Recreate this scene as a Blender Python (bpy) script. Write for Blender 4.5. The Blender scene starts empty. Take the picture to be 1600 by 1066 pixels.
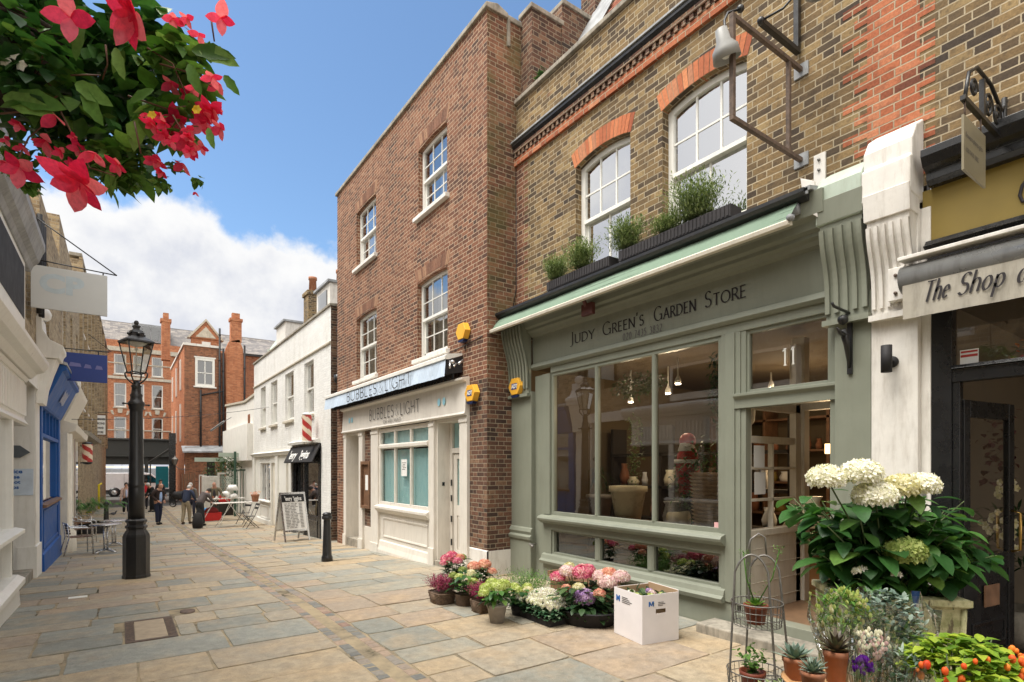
import bpy, bmesh, math, random
from mathutils import Vector, Matrix
R = math.radians
rnd = random.Random(7)
scene = bpy.context.scene
col = scene.collection
# ---------------------------------------------------------------- camera
FPX, VPX, HOR, EYE = 870.0, 188.0, 731.0, 1.8        # focal length, vanishing point and horizon of the photograph (1600 px wide), eye height
YAW = math.atan((800 - VPX) / FPX)
SN, CS = math.sin(YAW), math.cos(YAW)
cam_d = bpy.data.cameras.new('camera')
cam_d.sensor_width = 36
cam_d.lens = 36 * FPX / 1600
cam_d.shift_y = (HOR - 533) / 1600
cam_d.clip_start = 0.05
cam_d.clip_end = 3000
cam = bpy.data.objects.new('camera', cam_d)
col.objects.link(cam)
cam.location = (0, 0, EYE)
cam.rotation_euler = (R(90), 0, -YAW)
scene.camera = cam
# ---------------------------------------------------------------- sky, clouds, sun
SUN_EL, SUN_AZ = 64.0, 282.0      # degrees; azimuth measured clockwise from +Y
world = bpy.data.worlds.new('World')
scene.world = world
world.use_nodes = True
class NT:
  """terse node-tree builder"""
  def __init__(s, tree):
    s.t = tree
    s.t.nodes.clear()
  def n(s, typ, ins=None, **props):
    nd = s.t.nodes.new('ShaderNode' + typ)
    for k, v in props.items():
      setattr(nd, k, v)
    if ins:
      for k, v in ins.items():
        s.set(nd.inputs[k], v)
    return nd
  def set(s, sock, v):
    if isinstance(v, bpy.types.NodeSocket):
      s.t.links.new(v, sock)
    elif isinstance(v, bpy.types.Node):
      s.t.links.new(v.outputs[0], sock)
    else:
      if isinstance(v, (tuple, list)) and sock.type == 'RGBA' and len(v) == 3:
        v = (*v, 1)
      sock.default_value = v
  def m(s, op, a, b=0.0, c=0.0, clamp=False):
    nd = s.n('Math', operation=op, use_clamp=clamp)
    s.set(nd.inputs[0], a); s.set(nd.inputs[1], b); s.set(nd.inputs[2], c)
    return nd.outputs[0]
  def mix(s, f, a, b, mode='MIX'):
    nd = s.n('Mix', data_type='RGBA', blend_type=mode)
    s.set(nd.inputs[0], f); s.set(nd.inputs[6], a); s.set(nd.inputs[7], b)
    return nd.outputs[2]
  def ramp(s, f, stops, interp='LINEAR'):
    nd = s.n('ValToRGB')
    cr = nd.color_ramp
    cr.interpolation = interp
    while len(cr.elements) < len(stops):
      cr.elements.new(0.5)
    for e, (p, c) in zip(cr.elements, stops):
      e.position = p
      e.color = (*c, 1) if len(c) == 3 else c
    s.set(nd.inputs[0], f)
    return nd.outputs[0]
  def mr(s, v, a, b, c=0.0, d=1.0, typ='LINEAR'):
    nd = s.n('MapRange', interpolation_type=typ)
    for i, x in enumerate((v, a, b, c, d)):
      s.set(nd.inputs[i], x)
    return nd.outputs[0]
  def noise(s, vec, scale, detail=3.0, rough=0.5, dim='3D'):
    nd = s.n('TexNoise', noise_dimensions=dim)
    if vec is not None:
      s.set(nd.inputs['Vector'], vec)
    nd.inputs['Scale'].default_value = scale
    nd.inputs['Detail'].default_value = detail
    nd.inputs['Roughness'].default_value = rough
    return nd.outputs[0]
w = NT(world.node_tree)
tc = w.n('TexCoord').outputs['Generated']
sky = w.n('TexSky', sky_type='NISHITA')
sky.sun_disc = False
sky.sun_elevation = R(SUN_EL)
sky.sun_rotation = R(SUN_AZ)
sky.altitude = 100
sky.air_density = 1.0
sky.dust_density = 0.6
sky.ozone_density = 1.2
sp = w.n('SeparateXYZ', {0: tc})
zz = sp.outputs[2]
n1 = w.noise(tc, 4.2, 8, 0.5)
n2 = w.noise(tc, 9.0, 6, 0.6)
# cloud bank: low in front of the camera, rising behind it; an unseen overhead cloud is added for light
back = w.m('ADD', w.m('MULTIPLY', sp.outputs[0], -0.62), w.m('MULTIPLY', sp.outputs[1], -0.78))
edge = w.m('ADD', 0.355, w.mr(back, -0.35, 0.6, 0.0, 1.0))
edge = w.m('ADD', edge, w.m('MULTIPLY', w.mr(n1, 0.3, 0.7, -0.5, 0.5), 0.16))
edge = w.m('ADD', edge, w.m('MULTIPLY', w.mr(n2, 0.3, 0.7, -0.5, 0.5), 0.07))
dif = w.m('SUBTRACT', edge, zz)
mask = w.m('MAXIMUM', w.mr(dif, -0.012, 0.03, 0, 1, 'SMOOTHSTEP'), w.mr(w.m('ADD', zz, w.m('MULTIPLY', n1, 0.12)), 0.80, 0.90, 0, 1, 'SMOOTHSTEP'))
glow = w.m('MAXIMUM', w.mr(back, -0.2, 0.4, 0, 1), w.mr(zz, 0.7, 0.9, 0, 1))  # hidden cloud behind and overhead is made brighter to lift the street's ambient light
lite = w.mr(w.m('ADD', dif, w.m('MULTIPLY', w.m('SUBTRACT', n2, 0.5), 0.35)), 0.0, 0.22, 1, 0, 'SMOOTHSTEP')
cloud = w.mix(lite, (0.70, 0.73, 0.82), (1.0, 1.0, 1.0))
cloud = w.mix(w.mr(back, -0.2, 0.3, 0, 0.8), cloud, (1.0, 0.96, 0.88, 1))
skyc = w.mix(1.0, sky.outputs[0], (0.90, 1.03, 1.08), 'MULTIPLY')
bg1 = w.n('Background', {0: skyc, 1: 0.112})
bg2 = w.n('Background', {0: cloud, 1: w.mr(glow, 0, 1, 0.56, 1.15)})
mx = w.n('MixShader', {0: mask, 1: bg1.outputs[0], 2: bg2.outputs[0]})
w.n('OutputWorld', {0: mx.outputs[0]})
sun_d = bpy.data.lights.new('sun', 'SUN')
sun_d.energy = 3.0
sun_d.angle = R(38)
sun_d.color = (1.0, 0.955, 0.88)
sun = bpy.data.objects.new('sun', sun_d)
col.objects.link(sun)
sv = Vector((math.sin(R(SUN_AZ)) * math.cos(R(SUN_EL)), math.cos(R(SUN_AZ)) * math.cos(R(SUN_EL)), math.sin(R(SUN_EL))))
sun.rotation_euler = sv.to_track_quat('Z', 'Y').to_euler()
scene.view_settings.view_transform = 'Standard'
scene.view_settings.look = 'None'
scene.view_settings.exposure = 0.82
scene.view_settings.gamma = 1
scene.view_settings.use_curve_mapping = False
scene.render.engine = 'CYCLES'
scene.cycles.max_bounces = 8
scene.cycles.transparent_max_bounces = 24
# ---------------------------------------------------------------- places
def gz(y):
  """height of the street at distance y: level by the camera, falling gently away"""
  if y < 7.5: return 0.0
  if y < 21: return -0.037 * (y - 7.5)
  return max(-0.6, -0.5 - 0.012 * (y - 21))
def ray(px, py):
  d = (px - 800) / FPX
  return SN + d * CS, CS - d * SN, (HOR - py) / FPX
def at(px, py, t):
  """point at depth t metres along the sight line of a photograph position"""
  r = ray(px, py)
  return Vector((r[0] * t, r[1] * t, EYE + r[2] * t))
# ---------------------------------------------------------------- objects and meshes
ORG = {}
def tag(o, label=None, cat=None, group=None, kind=None):
  if label: o['label'] = label
  if cat: o['category'] = cat
  if group: o['group'] = group
  if kind: o['kind'] = kind
  return o
def thing(name, loc, label, cat, group=None, rz=0.0):
  o = bpy.data.objects.new(name, None)
  o.empty_display_size = 0.2
  col.objects.link(o)
  o.location = loc
  o.rotation_euler = (0, 0, rz)
  ORG[o.name] = Vector(loc) if rz == 0 else None
  return tag(o, label, cat, group)
def copy_thing(o, loc, rz=0.0, label=None, scale=None):
  c = o.copy()
  col.objects.link(c)
  c.location = loc
  c.rotation_euler = (0, 0, rz)
  if scale: c.scale = (scale, scale, scale)
  if label: c['label'] = label
  for ch in [x for x in col.objects if x.parent == o]:
    d = ch.copy(); col.objects.link(d); d.parent = c
    for g in [x for x in col.objects if x.parent == ch]:
      e = g.copy(); col.objects.link(e); e.parent = d
  return c
class MB:
  """mesh builder working in a facade frame: x along, y into the wall, z up"""
  def __init__(s, o=(0, 0, 0), ang=0.0):
    s.o = Vector(o)
    c, n = math.cos(R(ang)), math.sin(R(ang))
    s.ux, s.uy = Vector((c, n, 0)), Vector((-n, c, 0))
    s.uz = Vector((0, 0, 1))
    s.v, s.f, s.uv, s.mi = [], [], [], []
    s.smooth = []
    s.cur = 0
    s.sm = False
  def add(s, pts, faces, smooth=None):
    b = len(s.v)
    pts = [Vector(p) for p in pts]
    s.v += pts
    sm = s.sm if smooth is None else smooth
    for f in faces:
      s.f.append([b + i for i in f])
      P = [pts[i] for i in f]
      nx = ny = nz = 0.0
      for i in range(len(P)):
        a, c = P[i], P[(i + 1) % len(P)]
        nx += (a.y - c.y) * (a.z + c.z)
        ny += (a.z - c.z) * (a.x + c.x)
        nz += (a.x - c.x) * (a.y + c.y)
      ax, ay, az = abs(nx), abs(ny), abs(nz)
      if ay >= ax and ay >= az: s.uv.append([(p.x, p.z) for p in P])
      elif ax >= az: s.uv.append([(p.y + 0.11, p.z) for p in P])
      else: s.uv.append([(p.x, p.y) for p in P])
      s.mi.append(s.cur)
      s.smooth.append(sm)
  def quad(s, a, b, c, d): s.add([a, b, c, d], [(0, 1, 2, 3)])
  def tri(s, a, b, c): s.add([a, b, c], [(0, 1, 2)])
  def box(s, x0, x1, y0, y1, z0, z1):
    if x0 > x1: x0, x1 = x1, x0
    if y0 > y1: y0, y1 = y1, y0
    if z0 > z1: z0, z1 = z1, z0
    s.add([(x0, y0, z0), (x1, y0, z0), (x1, y1, z0), (x0, y1, z0), (x0, y0, z1), (x1, y0, z1), (x1, y1, z1), (x0, y1, z1)],
              [(0, 3, 2, 1), (4, 5, 6, 7), (0, 1, 5, 4), (1, 2, 6, 5), (2, 3, 7, 6), (3, 0, 4, 7)])
  def prof(s, pts, x0, x1, cap=True):
    """extrude a (y, z) outline along x"""
    n = len(pts)
    V = [(x0, y, z) for y, z in pts] + [(x1, y, z) for y, z in pts]
    F = [(i, (i + 1) % n, n + (i + 1) % n, n + i) for i in range(n)]
    if cap: F += [tuple(range(n))[::-1], tuple(range(n, 2 * n))]
    s.add(V, F)
  def poly(s, pts, y0, y1):
    """extrude an (x, z) outline along y"""
    n = len(pts)
    V = [(x, y0, z) for x, z in pts] + [(x, y1, z) for x, z in pts]
    F = [(i, (i + 1) % n, n + (i + 1) % n, n + i) for i in range(n)]
    F += [tuple(range(n))[::-1], tuple(range(n, 2 * n))]
    s.add(V, F)
  def polyh(s, pts, z0, z1):
    """extrude an (x, y) outline upward"""
    n = len(pts)
    V = [(x, y, z0) for x, y in pts] + [(x, y, z1) for x, y in pts]
    F = [(i, (i + 1) % n, n + (i + 1) % n, n + i) for i in range(n)]
    F += [tuple(range(n))[::-1], tuple(range(n, 2 * n))]
    s.add(V, F)
  def tube(s, path, r, n=8, cap=True):
    P = [Vector(p) for p in path]
    rs = r if isinstance(r, (list, tuple)) else [r] * len(P)
    V = []
    up = Vector((0, 0, 1))
    last = None
    for i, p in enumerate(P):
      d = (P[min(i + 1, len(P) - 1)] - P[max(i - 1, 0)])
      d = d.normalized() if d.length > 1e-9 else Vector((0, 0, 1))
      if last is None:
        a = d.cross(up)
        if a.length < 0.05: a = d.cross(Vector((1, 0, 0)))
      else:
        a = last - d * last.dot(d)
        if a.length < 1e-6: a = d.cross(up)
      a.normalize(); last = a
      b = d.cross(a)
      for k in range(n):
        t = 2 * math.pi * k / n
        V.append(p + (a * math.cos(t) + b * math.sin(t)) * rs[i])
    F = []
    for i in range(len(P) - 1):
      for k in range(n):
        F.append((i * n + k, i * n + (k + 1) % n, (i + 1) * n + (k + 1) % n, (i + 1) * n + k))
    if cap: F += [tuple(range(n))[::-1], tuple((len(P) - 1) * n + k for k in range(n))]
    s.add(V, F, True)
  def lathe(s, c, pr, n=16, sx=1.0, sy=1.0, a0=0.0, smooth=True):
    """revolve (r, z) about the vertical through c"""
    V, F = [], []
    for r, z in pr:
      for k in range(n):
        t = a0 + 2 * math.pi * k / n
        V.append((c[0] + r * sx * math.cos(t), c[1] + r * sy * math.sin(t), c[2] + z))
    for i in range(len(pr) - 1):
      for k in range(n):
        F.append((i * n + k, i * n + (k + 1) % n, (i + 1) * n + (k + 1) % n, (i + 1) * n + k))
    F += [tuple(range(n))[::-1], tuple((len(pr) - 1) * n + k for k in range(n))]
    s.add(V, F, smooth)
  def ball(s, c, r, n=10, m=7, sc=(1, 1, 1)):
    pr = [(max(1e-4, math.sin(math.pi * i / m)), -math.cos(math.pi * i / m)) for i in range(m + 1)]
    V, F = [], []
    for q, z in pr:
      for k in range(n):
        t = 2 * math.pi * k / n
        V.append((c[0] + r * sc[0] * q * math.cos(t), c[1] + r * sc[1] * q * math.sin(t), c[2] + r * sc[2] * z))
    for i in range(m):
      for k in range(n):
        F.append((i * n + k, i * n + (k + 1) % n, (i + 1) * n + (k + 1) % n, (i + 1) * n + k))
    s.add(V, F, True)
  def wall(s, x0, x1, z0, z1, ops=(), y=0.0, depth=0.22, thick=0.0):
    """wall face with openings (xa, xb, za, zb[, rise]); reveals go `depth` into the wall"""
    xs = {x0, x1}
    for o in ops:
      xa, xb = o[0], o[1]
      rise = o[4] if len(o) > 4 else 0
      n = 12 if rise else 1
      for i in range(n + 1): xs.add(round(xa + (xb - xa) * i / n, 5))
    xs = sorted(x for x in xs if x0 - 1e-6 <= x <= x1 + 1e-6)
    def top(o, x):
      rise = o[4] if len(o) > 4 else 0
      t = (x - o[0]) / (o[1] - o[0]) * 2 - 1
      return o[3] - rise * t * t
    for a, b in zip(xs[:-1], xs[1:]):
      mid = (a + b) / 2
      cur = sorted([o for o in ops if o[0] < mid < o[1]], key=lambda o: o[2])
      za = zb = z0
      for o in cur:
        if o[2] > max(za, zb): s.quad((a, y, za), (b, y, zb), (b, y, o[2]), (a, y, o[2]))
        za, zb = top(o, a), top(o, b)
        s.quad((a, y, za), (b, y, zb), (b, y + depth, zb), (a, y + depth, za))
        s.quad((a, y + depth, o[2]), (b, y + depth, o[2]), (b, y, o[2]), (a, y, o[2]))
      if z1 > max(za, zb): s.quad((a, y, za), (b, y, zb), (b, y, z1), (a, y, z1))
    for o in ops:
      zt = top(o, o[0])
      s.quad((o[0], y, o[2]), (o[0], y, zt), (o[0], y + depth, zt), (o[0], y + depth, o[2]))
      s.quad((o[1], y, o[2]), (o[1], y + depth, o[2]), (o[1], y + depth, zt), (o[1], y, zt))
    if thick:
      s.quad((x0, y, z0), (x0, y, z1), (x0, y + thick, z1), (x0, y + thick, z0))
      s.quad((x1, y, z0), (x1, y + thick, z0), (x1, y + thick, z1), (x1, y, z1))
      s.quad((x0, y, z1), (x1, y, z1), (x1, y + thick, z1), (x0, y + thick, z1))
      s.quad((x1, y + thick, z0), (x0, y + thick, z0), (x0, y + thick, z1), (x1, y + thick, z1))
  def build(s, name, mats, parent=None, bevel=0.0, label=None):
    me = bpy.data.meshes.new(name)
    org = Vector((0, 0, 0))
    root = parent
    while root is not None and root.parent is not None: root = root.parent
    if root is not None and ORG.get(root.name) is not None: org = ORG[root.name]
    W = [s.o + s.ux * p.x + s.uy * p.y + s.uz * p.z - org for p in s.v]
    me.from_pydata([tuple(p) for p in W], [], s.f)
    uvl = me.uv_layers.new(name='UVMap')
    flat = []
    for u in s.uv:
      for a in u: flat += a
    uvl.data.foreach_set('uv', flat)
    if not isinstance(mats, (list, tuple)): mats = [mats]
    for m in mats: me.materials.append(m)
    me.polygons.foreach_set('material_index', s.mi)
    me.polygons.foreach_set('use_smooth', s.smooth)
    me.update()
    o = bpy.data.objects.new(name, me)
    col.objects.link(o)
    if parent is not None: o.parent = parent
    if bevel:
      b = o.modifiers.new('edge', 'BEVEL')
      b.width = bevel; b.segments = 2; b.limit_method = 'ANGLE'; b.angle_limit = R(40)
    if label: o['label'] = label
    return o
def centred(mb, name, mats, label, cat, group=None, kind=None, bevel=0.0, base=None):
  """one-mesh thing: its origin is put at its base"""
  o = mb.build(name, mats, None, bevel)
  me = o.data
  xs = [v.co.x for v in me.vertices]; ys = [v.co.y for v in me.vertices]; zs = [v.co.z for v in me.vertices]
  c = Vector(((min(xs) + max(xs)) / 2, (min(ys) + max(ys)) / 2, min(zs))) if base is None else Vector(base)
  me.transform(Matrix.Translation(-c))
  o.location = c
  return tag(o, label, cat, group, kind)
# ---------------------------------------------------------------- lettering
def arc(cx, cy, rx, ry, a0, a1, n=10):
  return [(cx + rx * math.cos(R(a0 + (a1 - a0) * i / n)), cy + ry * math.sin(R(a0 + (a1 - a0) * i / n))) for i in range(n + 1)]
GLY = {
  'A': (.78, [[(0.04, 0), (.39, 1)], [(.39, 1), (.74, 0)], [(.17, .36), (.61, .36)]]),
  'B': (.62, [[(.1, 0), (.1, 1)], [(.1, 1), (.3, 1)] + arc(.3, .76, .22, .24, 90, -90) + [(.1, .52)], [(.3, .52)] + arc(.32, .26, .25, .26, 90, -90) + [(.1, 0)]]),
  'C': (.78, [arc(.46, .5, .4, .5, 45, 315, 18)]),
  'D': (.82, [[(.1, 0), (.1, 1)], [(.1, 1), (.3, 1)] + arc(.3, .5, .45, .5, 90, -90, 14) + [(.1, 0)]]),
  'E': (.58, [[(.1, 0), (.1, 1)], [(.1, 1), (.52, 1)], [(.1, .52), (.46, .52)], [(.1, 0), (.54, 0)]]),
  'G': (.86, [arc(.46, .5, .4, .5, 48, 320, 18), [(.77, .02), (.77, .42)], [(.58, .42), (.84, .42)]]),
  'H': (.8, [[(.1, 0), (.1, 1)], [(.7, 0), (.7, 1)], [(.1, .52), (.7, .52)]]),
  'I': (.22, [[(.11, 0), (.11, 1)]]),
  'J': (.36, [[(.24, 1), (.24, .1)] + arc(.08, .02, .16, .2, 0, -110, 6)]),
  'L': (.56, [[(.1, 1), (.1, 0)], [(.1, 0), (.52, 0)]]),
  'N': (.84, [[(.1, 0), (.1, 1)], [(.1, 1), (.72, 0)], [(.72, 0), (.72, 1)]]),
  'O': (.9, [arc(.45, .5, .41, .5, 0, 360, 24)]),
  'P': (.6, [[(.1, 0), (.1, 1)], [(.1, 1), (.3, 1)] + arc(.3, .73, .24, .27, 90, -90) + [(.1, .46)]]),
  'R': (.68, [[(.1, 0), (.1, 1)], [(.1, 1), (.3, 1)] + arc(.3, .74, .24, .26, 90, -90) + [(.1, .48)], [(.32, .48), (.66, 0)]]),
  'S': (.56, [arc(.29, .75, .2, .25, 30, 250, 12) + arc(.27, .25, .22, .26, 75, -150, 12)]),
  'T': (.66, [[(.33, 0), (.33, 1)], [(.02, 1), (.64, 1)]]),
  'U': (.8, [[(.1, 1), (.1, .3)] + arc(.4, .3, .3, .3, 180, 360, 12) + [(.7, 1)]]),
  'Y': (.7, [[(.02, 1), (.35, .48), (.35, 0)], [(.68, 1), (.35, .48)]]),
  '&': (.8, [[(.72, .02), (.25, .65)] + arc(.33, .8, .13, .18, 200, -20, 10) + [(.3, .55)] + arc(.28, .25, .22, .26, 100, 300, 10) + [(.68, .45)]]),
  "'": (.2, [[(.1, 1), (.08, .78)]]),
  '0': (.6, [arc(.3, .5, .24, .5, 0, 360, 20)]),
  '1': (.5, [[(.28, 0), (.28, 1)], [(.28, .98), (.12, .86)]]),
  '2': (.58, [arc(.28, .72, .2, .28, 165, -40, 10) + [(.06, 0)], [(.06, 0), (.52, 0)]]),
  '3': (.56, [arc(.26, .75, .18, .25, 150, -80, 10), arc(.26, .26, .22, .27, 85, -150, 12)]),
  '4': (.6, [[(.42, 0), (.42, 1)], [(.42, 1), (.04, .3)], [(.04, .3), (.56, .3)]]),
  '5': (.56, [[(.48, 1), (.16, 1)], [(.16, 1), (.13, .55)] + arc(.25, .3, .22, .3, 100, -140, 12)]),
  '7': (.56, [[(.06, 1), (.52, 1)], [(.52, 1), (.2, 0)]]),
  '8': (.58, [arc(.29, .76, .17, .24, -90, 270, 16), arc(.29, .26, .22, .26, 90, 450, 16)]),
  'h': (.52, [[(.08, 0), (.08, 1.05)], [(.08, .4)] + arc(.26, .42, .17, .22, 180, 0, 8) + [(.43, 0)]]),
  'e': (.48, [[(.08, .34), (.4, .38)] + arc(.25, .32, .17, .3, 20, 320, 14)]),
  'o': (.52, [arc(.25, .31, .19, .31, 0, 360, 16)]),
  'p': (.54, [[(.1, -.42), (.1, .6)], arc(.27, .31, .19, .3, 160, -160, 14)]),
  'a': (.5, [arc(.24, .3, .18, .3, 60, 300, 12), [(.42, .6), (.4, .1), (.5, 0)]]),
  'f': (.34, [[(.02, -.35), (.14, -.3), (.2, .8)] + arc(.32, .85, .13, .18, 170, 60, 5), [(.06, .58), (.36, .6)]]),
  ' ': (.34, []),
}
def stroke_text(mb, txt, x, z, size, y, thick=.1, thin=.05, serif=0.0, slant=0.0, track=.1, smallcaps=0.0, squeeze=1.0, depth=0.003):
  """lettering drawn with a broad nib; returns the end x.  In smallcaps, lower-case input is set as small capitals"""
  for ch in txt:
    sz = size
    if smallcaps and ch.islower():
      ch = ch.upper(); sz = size * smallcaps
    wd, strokes = GLY.get(ch, GLY[' '])
    for st in strokes:
      P = [(x + (p[0] * squeeze + slant * p[1]) * sz, z + p[1] * sz) for p in st]
      L, Rr = [], []
      for i, p in enumerate(P):
        a, b = P[max(0, i - 1)], P[min(len(P) - 1, i + 1)]
        dx, dz = b[0] - a[0], b[1] - a[1]
        l = math.hypot(dx, dz) or 1
        dx /= l; dz /= l
        wdt = size * (thin + (thick - thin) * abs(dz * .92 - dx * .38)) / 2
        L.append((p[0] - dz * wdt, p[1] + dx * wdt)); Rr.append((p[0] + dz * wdt, p[1] - dx * wdt))
      for i in range(len(P) - 1):
        q = [L[i], Rr[i], Rr[i + 1], L[i + 1]]
        mb.add([(a, y - depth, b) for a, b in q], [(0, 1, 2, 3)])
      if serif:
        for e, o in ((0, 1), (-1, -2)):
          dz = abs(P[e][1] - P[o][1]); dx = abs(P[e][0] - P[o][0])
          if dz > dx * .8 and (abs(st[e][1]) < .01 or abs(st[e][1] - 1) < .01):
            c = P[e]; h = thin * size * .5
            mb.add([(c[0] - serif * size, y - depth - .0005, c[1] - h), (c[0] + serif * size, y - depth - .0005, c[1] - h),
                (c[0] + serif * size, y - depth - .0005, c[1] + h), (c[0] - serif * size, y - depth - .0005, c[1] + h)], [(0, 1, 2, 3)])
    x += (wd * squeeze + track) * sz
  return x
def text_width(txt, size, track=.1, smallcaps=0.0, squeeze=1.0):
  t = 0
  for ch in txt:
    sz = size
    if smallcaps and ch.islower(): ch = ch.upper(); sz = size * smallcaps
    t += (GLY.get(ch, GLY[' '])[0] * squeeze + track) * sz
  return t
def font_text(mb, txt, x, z, size, y, sx=1.0, depth=0.003, bold=0.0):
  """built-in font set into the mesh builder, lower left corner at x, z; returns the width"""
  cu = bpy.data.curves.new('lettering', 'FONT')
  cu.body = txt; cu.size = size; cu.offset = bold; cu.resolution_u = 3
  ob = bpy.data.objects.new('lettering', cu)
  col.objects.link(ob)
  dg = bpy.context.evaluated_depsgraph_get()
  me = bpy.data.meshes.new_from_object(ob.evaluated_get(dg))
  V = [(x + v.co.x * sx, y - depth, z + v.co.y) for v in me.vertices]
  F = [tuple(p.vertices) for p in me.polygons]
  if V: mb.add(V, F)
  wd = (max(v.co.x for v in me.vertices) * sx) if V else 0
  bpy.data.objects.remove(ob); bpy.data.curves.remove(cu); bpy.data.meshes.remove(me)
  return wd
# ---------------------------------------------------------------- materials
def newmat(name):
  m = bpy.data.materials.new(name)
  m.use_nodes = True
  return m, NT(m.node_tree)
def outp(t, bsdf, bump=None):
  t.n('OutputMaterial', {0: bsdf})
def bsdf(t, c, rough=.6, bump=None, strength=.3, dist=.01, metal=0.0, spec=.4, **kw):
  b = t.n('BsdfPrincipled', {'Base Color': c, 'Roughness': rough, 'Metallic': metal, 'Specular IOR Level': spec})
  for k, v in kw.items(): t.set(b.inputs[k.replace('_', ' ')], v)
  if bump is not None:
    bp = t.n('Bump', {'Strength': strength, 'Distance': dist, 'Height': bump})
    t.set(b.inputs['Normal'], bp.outputs[0])
  return b.outputs[0]
def plain(name, c, rough=.55, vary=.12, scale=6.0, bump=.15, metal=0.0, spec=.4, dirt=None, dirtamt=.0, fine=60.0, coat=0.0):
  """paint, metal, plaster: a base colour with uneven tone and slight relief"""
  m, t = newmat(name)
  oc = t.n('TexCoord').outputs['Object']
  a = t.noise(oc, scale, 5, .6)
  b = t.noise(oc, fine, 3, .6)
  f = t.mr(a, .3, .7, 1 - vary, 1 + vary)
  cc = t.mix(1.0, (*c, 1), t.n('CombineColor', {0: f, 1: f, 2: f}).outputs[0], 'MULTIPLY')
  if dirt is not None:
    mp = t.n('Mapping', {0: oc}); mp.inputs['Scale'].default_value = (5, 5, .9)
    d = t.m('MULTIPLY', t.mr(t.noise(mp.outputs[0], 3.0, 6, .65), .48, .75, 0, 1), dirtamt)
    cc = t.mix(d, cc, (*dirt, 1))
  h = t.m('ADD', t.m('MULTIPLY', a, .6), t.m('MULTIPLY', b, .4))
  r = t.mr(a, .3, .7, max(.02, rough - .08), min(1, rough + .08))
  s = bsdf(t, cc, r, h, bump, .004, metal, spec)
  if coat:
    s.node.inputs['Coat Weight'].default_value = coat
    s.node.inputs['Coat Roughness'].default_value = .08
  outp(t, s)
  return m
def island(name, stops, rough=.6, trans=0.0, bump=.1, scale=30.0, spec=.3, vein=False, hue=.0, metal=0.0):
  """colour picked per loose piece (leaf, petal, slab, tile)"""
  m, t = newmat(name)
  g = t.n('NewGeometry')
  oc = t.n('TexCoord').outputs['Object']
  rpi = g.outputs['Random Per Island']
  c = t.ramp(rpi, stops)
  a = t.noise(oc, scale, 4, .6)
  f = t.mr(a, .3, .7, .82, 1.18)
  c = t.mix(1.0, c, t.n('CombineColor', {0: f, 1: f, 2: f}).outputs[0], 'MULTIPLY')
  s = bsdf(t, c, rough, a, bump, .004, metal, spec)
  if trans:
    tr = t.n('BsdfTranslucent', {0: t.mix(1.0, c, (1.15, 1.25, .7, 1), 'MULTIPLY')})
    mx = t.n('MixShader', {0: trans, 1: s, 2: tr.outputs[0]})
    s = mx.outputs[0]
  outp(t, s)
  return m
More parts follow.
